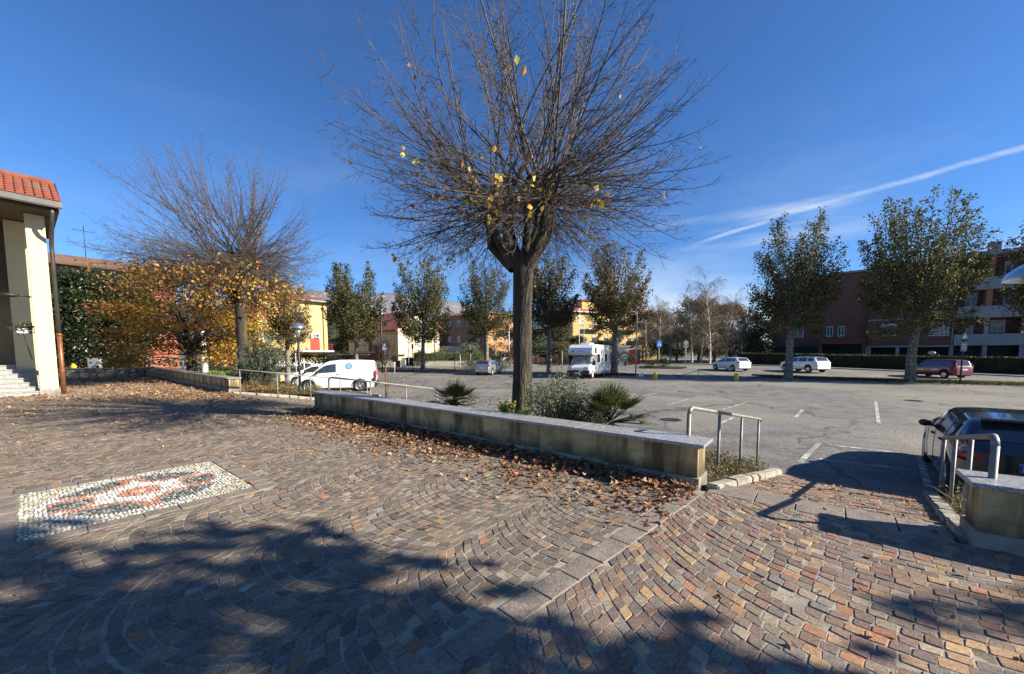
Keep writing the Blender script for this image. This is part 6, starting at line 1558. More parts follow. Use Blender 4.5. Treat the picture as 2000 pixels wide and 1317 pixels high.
# ---- birches
def birch(px, D, H, seed, label, src=None, sc=1, rz=0):
    global RS
    if src:
        r = copy_tree(src); x = X_at(px, D); r.location = (x, D, G(x, D)); r.scale = (sc*.9, sc*.9, sc); r.rotation_euler = (0, 0, rz); r['label'] = label; return r
    old = RS; RS = np.random.RandomState(seed)
    x = X_at(px, D); r = empty('birch_tree', (x, D, G(x, D)), 0, label, 'tree', 'birches beyond the road')
    T = Tubes(); tr, _ = curve((0, 0, -.1), (RS.normal(0, .05), 0, 1), H*.93, 14, -.02, .035); T.add(tr, np.linspace(.17, .02, 14), 8); W_ = Tubes(); LP = []
    for i in range(42):
        t = RS.uniform(.16, .97); i0 = int(t*13); p = tr[i0]; a = RS.uniform(0, 6.28); e = RS.uniform(.5, 1.1)
        L_ = H*.36*(1.15-t*.75)*RS.uniform(.6, 1.1); Q, d = curve(p, (cos(a)*cos(e), sin(a)*cos(e), sin(e)), L_, 8, .06, .08, -.35)
        T.add(Q, np.linspace(.05*(1.1-t*.7), .008, 8), 4)
        for j in range(22):
            k = RS.randint(2, 8); q = Q[k]; dd = np.array([RS.normal(0, .5), RS.normal(0, .5), -.35]); dd /= np.linalg.norm(dd)
            S, _ = curve(q, dd, RS.uniform(.7, 2.3), 5, .55, .16, -.4); W_.add(S, np.linspace(.010, .005, 5), 3); LP.append(S[RS.randint(1, 5)])
    T.obj('trunk', MT['barkb'], r); W_.obj('twigs', MT['barks'], r); LP = np.array(LP); LP = np.repeat(LP, 5, axis=0)+RS.normal(0, .22, (len(LP)*5, 3))
    leaf_cloud('leaves', LP, .10, tints(len(LP), [(.22, .14, .06), (.15, .11, .05), (.28, .20, .08)], [1, 1, .6]), MT['leafdull'], r)
    RS = old; return r
bA = birch(1387, 56, 14.4, 61, 'tallest bare weeping birch, its trunk just left of the small white hatchback')
bB = birch(1352, 58, 12.3, 62, 'slim leaning birch behind the round road sign')
for px, D, src, sc, rz, lab in ((1370, 59, bB, .98, 2, 'birch trunk between the two largest birches'), (1286, 62, bB, .95, 4, 'birch with forked trunk behind the crossing sign'), (1420, 60, bA, .82, 2.5, 'birch with low hanging brown twigs above the small white hatchback'), (1262, 66, bA, .8, 1, 'pale birch trunk right of the lamp post'), (1310, 68, bB, .95, 5, 'birch far back between the crossing sign and the round sign'), (1448, 64, bB, .85, 1.5, 'weeping birch leaning over the left end of the hedge')):
    birch(px, D, 0, 0, lab, src, sc, rz)

# ================================================================== hills
def ridge(name, pts, D, mat_, depth, base=-30, jag=0, seed=1):
    rs = np.random.RandomState(seed); m = MB(); vs = []; n = 90; k = 6; xs = np.linspace(pts[0][0], pts[-1][0], n)
    for i, px in enumerate(xs):
        py = float(np.interp(px, [p[0] for p in pts], [p[1] for p in pts])); p = AD(px, py, D); jj = rs.normal(0, jag)
        for j in range(k+1):
            t = j/k; z = base+(p.z+jj-base)*(sin(t*pi/2)**1.2)+(rs.normal(0, jag*.8) if 0 < j < k else 0); vs.append((p.x, D-depth*(1-t), z))
        vs.append((p.x, D+depth, base))
    K_ = k+2; m.put(vs, [(i*K_+j, (i+1)*K_+j, (i+1)*K_+j+1, i*K_+j+1) for i in range(n-1) for j in range(K_-1)])
    tag(m.build(name, MT[mat_]), kind='structure')
ridge('mountain', [(-900, 585), (300, 590), (560, 574), (640, 572), (700, 578), (765, 572), (810, 585), (870, 589), (905, 594), (960, 612), (1030, 630), (1150, 655), (1300, 668), (1700, 672), (2600, 676)], 6500, 'mount', 2200, jag=14, seed=3)
ridge('hill', [(-900, 640), (480, 625), (560, 606), (640, 600), (700, 616), (780, 628), (860, 640), (1000, 655), (1500, 668), (2700, 672)], 900, 'hill', 320, jag=4, seed=4)
#PART6
# ================================================================== plants in the beds
def fan_palm(px, py, D, h, wd, seed, label, nf=34, sink=.3):
    global RS
    old = RS; RS = np.random.RandomState(seed)
    p = AD(px, py, D); r = empty('fan_palm', (p.x, p.y, p.z), 0, label, 'palm')
    V = []; F = []; C = []; T = Tubes(); n0 = 0
    T.add(np.array([[0, 0, -.35], [0, 0, .0], [0, 0, h*.32]]), [.10, .11, .07], 8)
    for i in range(nf):
        a = RS.uniform(0, 2*pi); e = RS.uniform(-.1, 1.45); L = h*.46*RS.uniform(.7, 1.05)*(1.0 if e > .8 else wd/h*.95)
        d = np.array([cos(a)*cos(e), sin(a)*cos(e), sin(e)]); b = np.array([0, 0, h*.26])
        c, dd = curve(b, d, L, 6, .25, .05); T.add(c, np.linspace(.012, .006, 6), 4)
        tip = c[-1]; dd = dd/np.linalg.norm(dd); side = np.cross(dd, [0, 0, 1]); side /= np.linalg.norm(side)+1e-6; up = np.cross(side, dd)
        nb = 17; bl = RS.uniform(.40, .54)*h/.95; col = tints(1, [(.06, .085, .02), (.10, .12, .035), (.045, .06, .018), (.17, .15, .06)], [3, 2.5, 2, .8])[0] if e > .1 else tints(1, [(.12, .10, .05), (.07, .07, .03)], [1, 1])[0]
        for k in range(nb):
            t = (k/(nb-1)-.5)*2*1.45; bd = dd*cos(t)+side*sin(t)+up*.12*abs(sin(t)); bd /= np.linalg.norm(bd); w_ = np.cross(bd, up); w_ /= np.linalg.norm(w_); q = bl*RS.uniform(.8, 1.08)*(1-.22*abs(t)/1.45); droop = np.array([0, 0, -RS.uniform(.0, .07)*q])
            ps = [tip-w_*.006, tip+w_*.006, tip+bd*q*.5+w_*.009+up*.004, tip+bd*q*.5-w_*.009, tip+bd*q+droop+w_*.0015, tip+bd*q+droop-w_*.0015]
            V += ps; F += [(n0, n0+1, n0+2, n0+3), (n0+3, n0+2, n0+4, n0+5)]; n0 += 6; cc = col*RS.uniform(.8, 1.2); C += [cc, cc*np.array([1.1, 1.05, 1])]
    T.obj('stem', MT['barkd'], r)
    np_obj('fronds', np.array(V), np.array(F), MT['leafgloss'], r, np.array(C)); RS = old
fan_palm(887, 806, 8.9, .70, 1.0, 71, 'small fan palm behind the long wall, left of the big trunk', 50)
fan_palm(1190, 850, 6.6, .86, 1.15, 72, 'larger fan palm with stiff pointed leaves behind the long wall, right of the grey shrub', 64)
def twiggy(px, py, D, wd, h, cols, label, n, size, nst=26, name='shrub', asp=.45, spread=1, jit=.05, mt_='leafdull', shape=.35):
    """open shrub: many thin stems with small leaves strung along them"""
    p = AD(px, py, D); r = empty(name, tuple(p), 0, label, 'shrub'); T = Tubes(); P = []
    for i in range(nst):
        a = RS.uniform(0, 2*pi); q = RS.uniform(0, 1)**.6; e = np.array([cos(a)*wd*.5*q*spread, sin(a)*wd*.4*q, h*RS.uniform(.6, 1.05)*(1-shape*q*q)])
        b = np.array([cos(a)*wd*.1*q, sin(a)*wd*.1*q, -.25]); m_ = (b+e)/2+np.array([0, 0, .12*h]); t = np.linspace(0, 1, 9)[:, None]; C = (1-t)**2*b+2*t*(1-t)*m_+t*t*e+RS.normal(0, .018*h, (9, 3))*t
        T.add(C, np.linspace(.009, .0025, 9), 4); k = n//nst; tt = RS.uniform(.2, 1, k)*8; i0 = np.minimum(tt.astype(int), 7); f = (tt-i0)[:, None]; P.append(C[i0]*(1-f)+C[i0+1]*f+RS.normal(0, jit, (k, 3)))
        for j in range(3):
            i1 = RS.randint(3, 8); q2, _ = curve(C[i1], RS.normal(0, .6, 3)+np.array([0, 0, .8]), h*RS.uniform(.15, .3), 5, 0, .2); T.add(q2, np.linspace(.004, .002, 5), 3); P.append(q2[RS.randint(0, 5, 8)]+RS.normal(0, jit*.6, (8, 3)))
    T.obj('stems', MT['barkd'], r); P = np.concatenate(P); leaf_cloud('leaves', P, size, tints(len(P), cols, [1]*len(cols), .2), MT[mt_], r, flat=.4, asp=asp); return r
GG = [(.16, .19, .11), (.21, .24, .15), (.12, .14, .075), (.27, .28, .18)]
twiggy(1092, 835, 6.9, 1.35, 1.05, GG, 'loose grey green shrub beside the big trunk, between trunk and larger palm', 7800, .042, 60)
twiggy(1150, 840, 6.5, .9, .55, [(.10, .11, .05), (.18, .18, .08), (.06, .07, .03)], 'low dark undergrowth at the foot of the larger palm', 2200, .04, 30)
twiggy(995, 815, 7.3, .34, .34, [(.42, .42, .08), (.30, .34, .06), (.5, .46, .12)], 'ivy shoots with yellow green leaves at the left foot of the big trunk', 90, .085, 8, name='ivy', asp=.9)
twiggy(1022, 822, 7.2, .3, .2, [(.42, .46, .10), (.25, .32, .06)], 'small lit ivy leaves before the foot of the big trunk', 50, .08, 6, name='ivy', asp=.9)
twiggy(515, 742, 18.0, 2.6, 2.3, [(.09, .12, .07), (.14, .17, .10), (.06, .08, .045)], 'grey green conifer like bush right of the second linden trunk', 7000, .075, 60, shape=.6)
WD = [(.16, .15, .05), (.10, .12, .03), (.24, .18, .07), (.07, .08, .025), (.30, .20, .09)]
def cover(name, pa, pb, d0, d1, n, cols, label, size, h, dens=1.0, dv=V45, za=-.04, dep=RL):
    t = RS.uniform(0, 1, n); e = RS.uniform(d0, d1, n); x = pa.x+(pb.x-pa.x)*t+dv.x*e; y = pa.y+(pb.y-pa.y)*t+dv.y*e
    g = np.array([G(a, b)+.06 for a, b in zip(x, y)]); z0 = za*(1-e/dep)+g*(e/dep); lump = (.35+.65*np.abs(np.sin(x*2.3+y*1.1)*np.cos(y*2.9-x*.7)))
    V = []; F = []; C = []
    z = z0+RS.uniform(0, 1, n)**.8*h*lump
    o = leaf_cloud(name, np.stack([x, y, z], 1), size, tints(n, cols, [1]*len(cols), .25), MT['leafdull'], None, flat=.4, asp=.4); tag(o, label, 'plants', kind='stuff')
    # stems
    T = Tubes(); k = n//14
    for i in range(k): T.add(np.array([[x[i], y[i], z0[i]-.02], [x[i]+RS.normal(0, .05), y[i]+RS.normal(0, .05), z0[i]+h*lump[i]*.6], [x[i]+RS.normal(0, .12), y[i]+RS.normal(0, .12), z0[i]+h*lump[i]*1.15]]), [.004, .003, .0015], 3)
    so_ = T.obj('stems', MT['barks'], o)
u1 = (P1b-P1a).normalized()
cover('ground_cover', P1a+u1*.05, P1a+u1*1.15, .5, RL-.1, 5200, WD, 'tangled dry weeds in the bed left of the near ramp', .05, .40)
cover('ground_cover', P1a+u1*1.2, P1b, .6, RL-.2, 9000, [(.10, .10, .04), (.16, .13, .06), (.07, .08, .03)], 'low undergrowth in the bed behind the long wall', .05, .16)
cover('ground_cover', P3+W52*.08, P3+W52*1.3, .35, RL-.1, 5600, [(.24, .20, .07), (.30, .24, .10), (.12, .13, .04), (.18, .14, .06)], 'yellowing leafy stems in the bed before the dark hatchback', .05, .42)
cover('ground_cover', P3+W52*1.3, P3+W52*5, .5, RL-.1, 5000, [(.14, .15, .05), (.22, .18, .08)], 'dry low plants in the bed behind the right wall', .05, .35)
uu = (P2b-P2a).normalized()
cover('ground_cover', P2a+uu*.1, P2a+uu*4.0, .5, 4.6, 9000, [(.20, .14, .05), (.11, .11, .035), (.28, .18, .07), (.08, .09, .03)], 'rust brown rose bushes and weeds under the long pale handrail', .085, .62)
cover('ground_cover', P2a+uu*4.0, P2a+uu*14, .6, 5.5, 6000, [(.10, .13, .03), (.16, .15, .05), (.25, .20, .06)], 'green weeds and leaves along the bed behind the far low wall', .08, .22)
# staked sapling
p = AD(754, 778, 13.2); r = empty('sapling', tuple(p), 0, 'thin sapling tied to a brown wooden stake behind the handrail', 'sapling')
MB().tube([(0, 0, -.4), (.01, 0, 1.12)], .028, 6).build('stake', MT['timber'], r); T = Tubes()
for i in range(9): a = RS.uniform(0, 6.28); c, _ = curve((.05, 0, RS.uniform(.1, .8)), (cos(a), sin(a), .8), RS.uniform(.3, .6), 6, .1, .2); T.add(c, np.linspace(.006, .002, 6), 3)
T.add(np.array([[.06, 0, -.4], [.07, 0, .3], [.05, 0, .9]]), [.012, .01, .005], 5); T.obj('stems', MT['barks'], r)
leaf_cloud('leaves', RS.normal(0, .22, (40, 3))+np.array([.05, 0, .45]), .05, tints(40, [(.2, .15, .06), (.1, .12, .04)], [1, 1]), MT['leafdull'], r)

# ================================================================== street furniture
def lamp_post(px, py_head, D, label, zb, R=.33, hgt=None, name='street_lamp', leanpost=0):
    h = AD(px, py_head, D); r = empty(name, (h.x, h.y, zb), 0, label, 'street lamp', 'mushroom lamps by the plaza'); H = h.z-zb      # head rim height
    p = MB(); p.tube([(0, 0, -.2), (0, 0, H-.34)], [.055, .045], 12); p.tube([(0, 0, -.1), (0, 0, .5)], .075, 12); p.build('post', MT['darkmetal'], r)
    m = MB(); m.lathe([(R, 0), (R*.99, .03), (R*.90, .10), (R*.66, .19), (R*.33, .245), (.001, .26)], 32, (0, 0, H)); m.lathe([(.001, .235), (R*.33, .22), (R*.64, .17), (R*.88, .085), (R*.97, .01), (R, 0)], 32, (0, 0, H)); m.build('shade', MT['steel'], r)
    m = MB(); m.lathe([(.05, -.42), (.10, -.30), (.135, -.14), (.12, -.11), (.05, -.10)], 20, (0, 0, H)); m.build('lamp_cup', MT['steel'], r)
    m = MB(); m.lathe([(.045, -.13), (.075, -.08), (.07, .06), (.04, .10)], 16, (0, 0, H)); m.build('bulb', MT['opal'], r)
    m = MB(); [m.tube([(.12*cos(a), .12*sin(a), -.14+H), (.24*cos(a), .24*sin(a), .05+H)], .008, 5) for a in (0, 2.1, 4.2)]; m.build('bracket', MT['galdull'], r)
    return r
lamp_post(581.5, 641, 18.7, 'brown post lamp with a mushroom shaped metal shade, in front of the white cars', -.45)
lamp_post(2058, 543, 5.0, 'mushroom shaped lamp shade cut off by the right edge of the picture', -.60, R=.42)
def pole(px, ytop, D, r_=.05, m_='galdull', label='', name='pole', cat='pole', dx=0, z=None):
    x = X_at(px, D); zb = G(x, D) if z is None else z; H = AD(px, ytop, D).z-zb; root = empty(name, (x, D, zb), 0, label, cat)
    MB().tube([(0, 0, -.1), (0, 0, H)], r_, 8).build('post', MT[m_], root); return root, H
def sign_plate(root, w_, h_, z, mt_, pic=None, y=-.05, rz=0, back='signback', shape='box', name='sign_face'):
    m = MB()
    if shape == 'box': m.box(-w_/2, w_/2, y-.012, y+.012, z-h_/2, z+h_/2)
    elif shape == 'disc': m.lathe([(.001, -.012), (w_/2, -.012), (w_/2, .012), (.001, .012)], 24, (0, y, z), axis='y', sm=False)
    elif shape == 'tri': m.prism_y([(-w_/2, z-h_/2), (w_/2, z-h_/2), (0, z+h_/2)], y-.012, y+.012)
    elif shape == 'tri_down': m.prism_y([(0, z-h_/2), (w_/2, z+h_/2), (-w_/2, z+h_/2)], y-.012, y+.012)
    return m.build(name, MT[mt_], root)
# pedestrian crossing sign (blue square, white triangle, walking figure)
r, H = pole(1287, 665, 46.2, .035, 'galdull', 'blue pedestrian crossing sign on a thin pole on the traffic island', 'crossing_sign', 'sign')
pz = H-.42; pl_ = sign_plate(r, .62, .82, pz, 'signblue'); q = MB(); q.prism_y([(-.22, pz-.22), (.22, pz-.22), (0, pz+.24)], -.068, -.0625); q.build('white_triangle', MT['white_pl'], pl_)
q = MB(); q.ell((0.0, -.07, pz+.06), (.028, .006, .028), 8, 4); q.hexa([(-.02, -.074, pz-.08), (.02, -.074, pz-.08), (.02, -.069, pz-.08), (-.02, -.069, pz-.08)], [(-.02, -.074, pz+.03), (.02, -.074, pz+.03), (.02, -.069, pz+.03), (-.02, -.069, pz+.03)])
q.tube([(0, -.071, pz-.07), (-.07, -.071, pz-.19)], .012, 4); q.tube([(0, -.071, pz-.07), (.07, -.071, pz-.19)], .012, 4); q.tube([(-.06, -.071, pz-.04), (.06, -.071, pz-.01)], .009, 4); q.build('walking_figure', MT['ink'], pl_)
r, H = pole(751.5, 670, 52, .035, 'galdull', 'blue and white sign plate on a thin pole left of the cream house', 'crossing_sign', 'sign'); pl_ = sign_plate(r, .55, .55, H-.3, 'signblue'); sign_plate(r, .55, .35, H-.78, 'plate'); q = MB(); q.prism_y([(-.2, H-.46), (.2, H-.46), (0, H-.1)], -.068, -.0625); q.build('white_triangle', MT['white_pl'], pl_)
r, H = pole(770, 698, 41, .035, 'pot', 'round dark sign seen from behind on a white pole near the cream house', 'round_sign', 'sign'); sign_plate(r, .70, .70, H-.15, 'darkmetal', shape='disc')
r, H = pole(1339, 665, 46, .04, 'galdull', 'round road sign on a grey pole in front of the birches', 'round_sign', 'sign'); sign_plate(r, .58, .58, H-.3, 'signback', shape='disc'); sign_plate(r, .60, .2, H-.74, 'signback')
r, H = pole(888, 672, 45, .04, 'darkmetal', 'wide grey double road sign seen from behind, left of the silver hatchback', 'direction_sign', 'sign'); sign_plate(r, 1.38, .26, H-.4, 'galdull'); sign_plate(r, 1.38, .26, H-.68, 'galdull')
r, H = pole(919, 674, 55, .04, 'galdull', 'give way sign seen from behind on a grey pole before the taller olive bush', 'give_way_sign', 'sign'); sign_plate(r, .7, .6, H-.3, 'signback', shape='tri_down'); sign_plate(r, .55, .55, H-.95, 'darkmetal', shape='disc')
r, H = pole(899, 692, 50, .03, 'pot', 'short white post below the olive bushes', 'post'); r, H = pole(762, 683, 44, .035, 'pot', 'bare white pole between the two small signs left of the cream house')
r, H = pole(746, 600, 40, .075, 'darkmetal', 'tall dark lamp post rising through the plane foliage left of the cream house', 'lamp_post'); MB().ell((0, -.3, H), (.16, .4, .08)).build('lamp_head', MT['darkmetal'], r)
r, H = pole(798, 598, 53, .06, 'pot', 'slim white pole against the cream gable wall', 'lamp_post')
r, H = pole(806, 672, 44, .045, 'darkmetal', 'short black post in front of the cream gable wall', 'post'); sign_plate(r, .22, .55, H-.3, 'darkmetal')
r, H = pole(994, 640, 58, .09, 'galdull', 'stout pale lamp post left of the big linden trunk', 'lamp_post'); MB().ell((0, -.2, H), (.2, .45, .1)).build('lamp_head', MT['galdull'], r)
r, H = pole(1131, 600, 60, .06, 'pot', 'tall white flag pole above the left side of the motorhome', 'flag_pole'); MB().ell((0, 0, H), (.14, .14, .14)).build('finial', MT['darkmetal'], r)
r, H = pole(1140, 632, 58, .04, 'galdull', 'shorter thin pole above the left side of the motorhome'); r, H = pole(1098, 686, 46, .04, 'galdull', 'thin grey pole left of the motorhome')
r, H = pole(1242.5, 606, 36.1, .065, 'galdull', 'tall lamp post at the end of the grass strip right of the motorhome', 'lamp_post'); MB().tube([(0, 0, H-.15), (-1.9, .3, H+.0)], .035, 6).build('arm', MT['galdull'], r); MB().ell((-2.1, .3, H), (.35, .14, .07)).build('lamp_head', MT['galdull'], r)
r, H = pole(577, 690, 33, .045, 'galdull', 'plain grey post left of the post lamp'); r, H = pole(593, 700, 34, .035, 'pot', 'white post right of the post lamp')
r, H = pole(841, 676, 62, .03, 'galdull', 'thin pole before the cream gable wall, right part')
# sign post on the right with warning triangle and panels
r, H = pole(1880, 640, 27.3, .045, 'darkmetal', 'grey post with a warning triangle and panels beside the dark red car', 'warning_sign', 'sign')
q = sign_plate(r, .56, .5, H-.55, 'signback', shape='tri'); q2 = MB(); q2.prism_y([(-.17, H-.74), (.17, H-.74), (0, H-.42)], -.068, -.0625); q2.build('white_panel', MT['galdull'], q); sign_plate(r, .46, .14, H-.9, 'ink'); sign_plate(r, .42, .64, H-1.35, 'signback', name='panel')
for z_ in (-1.22, -1.42): MB().box(-.15, .15, -.068, -.0625, H+z_-.05, H+z_+.05).build('panel_mark', MT['galdull'], r)
# kerb end stone by the lamp post
r = empty('marker_stone', tuple(Gp(1251, 35.2)), .3, 'white painted stone at the end of the grass strip', 'stone'); m = MB(); m.hexa([(-.3, -.14, -.05), (.3, -.14, -.05), (.3, .14, -.05), (-.3, .14, -.05)], [(-.1, -.12, .1), (.27, -.1, .38), (.28, .1, .38), (-.1, .12, .1)]); m.build('stone', MT['white_pl'], r, bevel=.04)
# yellow bollards, chain and stand
def bollard(px, D, label):
    p = Gp(px, D); r = empty('bollard', tuple(p), 0, label, 'bollard', 'yellow bollards'); m = MB(); m.lathe([(.17, -.05), (.165, .42), (.155, .50), (.11, .58), (.05, .615), (.001, .62)], 20); m.build('post', MT['yellowc'], r); return p
c1 = bollard(1281, 31.9, 'yellow concrete bollard nearest the lamp post, at the left end of the chain'); c2 = bollard(1440, 30.2, 'yellow concrete bollard at the right end of the chain, near a plane tree')
c3 = Gp(1365, 31.3); r = empty('chain_stand', tuple(c3), 0, 'thin yellow three legged stand holding up the middle of the chain', 'stand')
MB().tube([(0, 0, 0), (0, 0, .82)], .03, 6).build('post', MT['yellowc'], r); MB().box(-.04, .04, -.04, .04, .82, .86).build('hook', MT['darkmetal'], r)
for a in (.3, 2.4, 4.5): MB().tube([(0, 0, .42), (.2*cos(a), .2*sin(a), 0)], .018, 5).build('leg', MT['yellowc'], r)
m = MB()
def chain(a, b, sag):
    P = [a+(b-a)*t-Vector((0, 0, sag*4*t*(1-t))) for t in np.linspace(0, 1, 14)]
    m.tube(P, .020, 5)
chain(c1+Vector((.1, 0, .42)), c3+Vector((0, 0, .80)), .26); chain(c3+Vector((0, 0, .80)), c2+Vector((-.1, 0, .42)), .26); tag(m.build('chain', MT['darkmetal']), 'dark sagging chain strung between the two yellow bollards', 'chain')
# kiosks, boxes, wall, fence
p = Gp(1238, 58); r = empty('kiosk', tuple(p), radians(-8), 'bright red kiosk with white roof edge behind the lamp post', 'kiosk'); MB().box(-.9, .95, -.1, 1.6, 0, 2.15).build('cabin', MT['redbox'], r); MB().box(-1.0, 1.05, -.2, 1.7, 2.15, 2.28).build('roof', MT['white_pl'], r)
MB().prism_y([(-.1, 1.1), (.22, 1.1), (.06, 1.5)], -.115, -.101).build('emblem', MT['white_pl'], r)
p = Gp(1215, 57); r = empty('kiosk', tuple(p), radians(-8), 'white kiosk left of the red one, half hidden by plane leaves', 'kiosk'); MB().box(-1.3, .9, 0, 1.8, 0, 2.6).build('cabin', MT['white_pl'], r); MB().box(-1.5, 1.2, -.25, 2.0, 2.6, 2.75).build('roof', MT['white_pl'], r)
p = Gp(788, 53); r = empty('utility_cabinet', tuple(p), 0, 'pale utility cabinet at the foot of the cream house', 'cabinet'); MB().box(-.3, .3, -.2, .2, 0, 1.15).build('cabinet', MT['pot'], r, bevel=.03); MB().box(-.27, .27, -.21, -.201, .1, 1.05).build('door', MT['shut'], r)
p = Gp(777, 53); r = empty('waste_bin', tuple(p), 0, 'dark waste bin left of the pale utility cabinet', 'bin'); MB().box(-.25, .25, -.25, .25, .05, .9).build('bin_body', MT['darkmetal'], r, bevel=.03); MB().box(-.28, .28, -.28, .28, .901, .97).build('lid', MT['darkmetal'], r, bevel=.02)
p = Gp(596, 45); r = empty('flower_pot', tuple(p), 0, 'orange rimmed pale planter right of the post lamp', 'planter'); MB().lathe([(.3, 0), (.42, .7)], 16).build('pot', MT['pot'], r); MB().lathe([(.44, .7), (.46, .82), (.3, .82)], 16).build('rim', MT['brick_lit_rim'], r)
a, b = Vector((X_at(722, 55.0), 55.0, 0)), Vector((X_at(782, 55.6), 55.6, 0)); r = empty('stone_wall', (a.x, a.y, G(a.x, a.y)), atan2(b.y-a.y, b.x-a.x), 'low rough stone garden wall left of the utility cabinet', 'wall'); L_ = (b-a).length
MB().box(0, L_, 0, .3, -.2, .85).build('wall', MT['stonew'], r); MB().box(-.03, L_+.03, -.03, .33, .851, .92).build('coping', MT['kerb'], r)
a, b = Vector((X_at(806, 57.6), 57.6, 0)), Vector((X_at(1000, 61), 61, 0)); r = empty('stone_wall', (a.x, a.y, G(a.x, a.y)), atan2(b.y-a.y, b.x-a.x), 'low pale wall below the bright hedge', 'wall'); L_ = (b-a).length
MB().box(0, L_, 0, .3, -.2, .72).build('wall', MT['stonew'], r); MB().box(-.03, L_+.03, -.03, .33, .721, .78).build('coping', MT['kerb'], r)
a, b = Vector((X_at(640, 58), 58, 0)), Vector((X_at(720, 58), 58, 0)); r = empty('garden_wall', (a.x, a.y, G(a.x, a.y)), 0, 'dark brown garden wall behind the roof of the panel van', 'wall'); MB().box(0, b.x-a.x, 0, .25, -.2, 1.75).build('wall', MT['soffit'], r); MB().box(-.05, b.x-a.x+.05, -.04, .29, 1.751, 1.83).build('coping', MT['kerb'], r)
r = empty('garden_wall', (X_at(1010, 63), 63, G(0, 60)), 0, 'brown fence wall beside the road, left of the motorhome', 'wall'); MB().box(0, 8.4, 0, .2, -.2, 1.2).build('wall', MT['soffit'], r)
for k in range(6): MB().box(k*1.6, k*1.6+.3, -.05, .25, -.2, 1.7).build('pier', MT['brick'], r)
# fence on the far left
fa, fb = Vector((X_at(112, 33.5), 33.5, 0)), Vector((X_at(342, 35.5), 35.5, 0)); fd = fb-fa; L_ = fd.length; r = empty('metal_fence', (fa.x, fa.y, .0), atan2(fd.y, fd.x), 'white metal bar fence below the dark evergreen', 'fence'); NP = 4; sp_ = L_/NP
for k in range(NP+1): MB().box(k*sp_-.04, k*sp_+.04, -.04, .04, -.5, 1.28).build('post', MT['pot'], r)
for k in range(NP):
    m = MB(); m.box(k*sp_+.05, (k+1)*sp_-.05, -.02, .02, 1.18, 1.23); m.box(k*sp_+.05, (k+1)*sp_-.05, -.02, .02, .38, .42); j = k*sp_+.16
    while j < (k+1)*sp_-.1: m.box(j-.008, j+.008, -.01, .01, .42, 1.18); j += .12
    m.build('bar_panel', MT['galdull'], r)
MB().box(L_+.5, L_+.6, -.05, .05, -.5, 1.55).build('post', MT['pot'], r)
p = AD(185, 708, 30.0); r = empty('notice_box', (p.x, p.y, .45), .1, 'square grey box on the far wall in front of the white fence', 'box'); MB().box(-.40, .40, -.15, .15, 0, .76).build('box', MT['galdull'], r, bevel=.02); MB().box(-.34, .34, -.16, -.151, .08, .68).build('door', MT['conc'], r)
p = AD(143, 716, 29.6); r = empty('hydrant', (p.x, p.y, .42), 0, 'bright yellow hydrant cap on the far wall at the left', 'hydrant'); MB().lathe([(.18, 0), (.18, .2), (.13, .3), (.10, .36), (.001, .40)], 12).build('body', MT['yellowc'], r); MB().tube([(-.22, 0, .16), (.22, 0, .16)], .06, 8).build('outlet', MT['yellowc'], r)
for px, D, lab in ((395, 27, 'short yellowish stone post beside the maple trunk'), (548, 27, 'small cream bollard left of the small white car')):
    p = Gp(px if px != 395 else 415, D); r = empty('stone_post', tuple(p), 0, lab, 'bollard'); MB().lathe([(.17, -.1), (.17, .55), (.13, .66), (.001, .69)], 14).build('post', MT['yellowh2'], r)
p = Gp(397, 31); r = empty('birch_stump', tuple(p), 0, 'white painted tree stem behind the maple trunk', 'tree'); MB().tube([(0, 0, -.1), (.05, 0, 1.5), (0, 0, 4.2)], [.28, .24, .16], 10).build('trunk', MT['barkb'], r)
# blue oval hanging sign by the yellow house
p = AD(521, 648, 52); r = empty('hanging_sign', (p.x, p.y, p.z), 0, 'white and pale blue oval sign panel left of the yellow house', 'sign'); MB().lathe([(.001, 0), (1, 0), (1, .08), (.001, .08)], 24, axis='y', sm=False).build('panel', MT['white_pl'], r)
for o in [c for c in bpy.data.objects if c.parent == r]: o.scale = (.5, 1, 1.15)
for (x0, x1, z0, z1) in ((-.22, -.1, -.5, .35), (.0, .1, -.25, .5), (.2, .3, -.5, .2)): MB().box(x0, x1, -.03, -.001, z0, z1).build('blue_mark', MT['logol'], r)
MB().tube([(.45, .05, 1.0), (.45, .05, -3.6)], .05, 6).build('post', MT['galdull'], r)
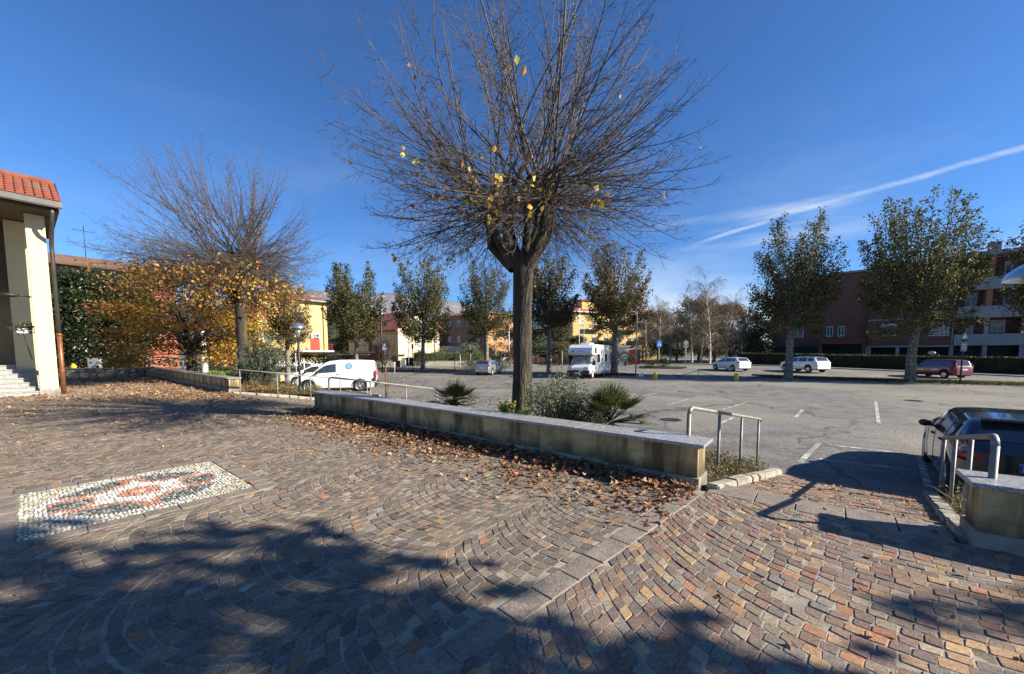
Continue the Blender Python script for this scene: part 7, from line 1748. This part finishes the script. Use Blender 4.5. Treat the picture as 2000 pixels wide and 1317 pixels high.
# globe lamp over the hedge, parked cars far away
p = Gp(1820, 44); r = empty('globe_lamp', tuple(p), 0, 'cream globe lamp just above the clipped hedge behind the dark red car', 'street lamp'); MB().tube([(0, 0, 0), (0, 0, 1.65)], .04, 6).build('post', MT['darkmetal'], r); MB().ell((0, 0, 1.85), (.33, .33, .22), 16, 10).build('globe', MT['opal'], r)
p = Gp(1440, 63); r = empty('globe_lamp', tuple(p), 0, 'white globe lamp under the weeping birch', 'street lamp'); MB().tube([(0, 0, 0), (0, 0, 1.7)], .04, 6).build('post', MT['darkmetal'], r); MB().ell((0, 0, 1.9), (.24, .24, .24), 16, 10).build('globe', MT['opal'], r)
x, y, z = place(1458, 68); hp.build('parked_car', (x, y, z+.15), radians(170), 'white car far away beyond the hedge, under the birches', MT['white'])
x, y, z = place(972, 66); hp.build('parked_car', (x, y, z+.25), radians(200), 'white car far away in front of the orange wall', MT['white'])
# single leaf on the coping and fallen twigs
pw = P1a+(P1b-P1a)*.55+V45*.2
litter_obj('fallen_leaves', np.array([[pw.x, pw.y, .548], [pw.x+.03, pw.y+.02, .552], [P1a.x-.9, P1a.y+.95, .55]]), np.array([.04, .03, .02]), tints(3, [(.5, .26, .12)], [1]), 'few curled leaves lying on the granite coping of the long wall')


# repairs, manhole and drain in the asphalt
for (x0, y0, w_, h_, a_) in ((1.5, 15.5, 3.2, 1.1, .1), (9.0, 19.5, 1.6, 4.0, .75), (-4.5, 24.0, 4.5, .9, .05), (13.5, 24.0, 2.0, 1.4, .3)):
    q = [Vector((x0, y0, 0))+Vector((cos(a_)*u*w_-sin(a_)*v*h_, sin(a_)*u*w_+cos(a_)*v*h_, 0)) for u, v in ((0, 0), (1, 0), (1, 1), (0, 1))]
    strip_poly('asphalt_patch', q, .004, MT['asphalt_dark'])
for x0, y0, lab in ((5.6, 13.4, 'round iron manhole cover in the parking lot beyond the long wall'), (19.5, 18.5, 'round iron manhole cover in the lot, far right of the palms')):
    r = empty('manhole_cover', (x0, y0, G(x0, y0)), 0, lab, 'manhole'); MB().lathe([(.36, .004), (.36, .010), (.31, .011), (.30, .007), (.001, .008)], 28).build('lid', MT['darkmetal'], r)
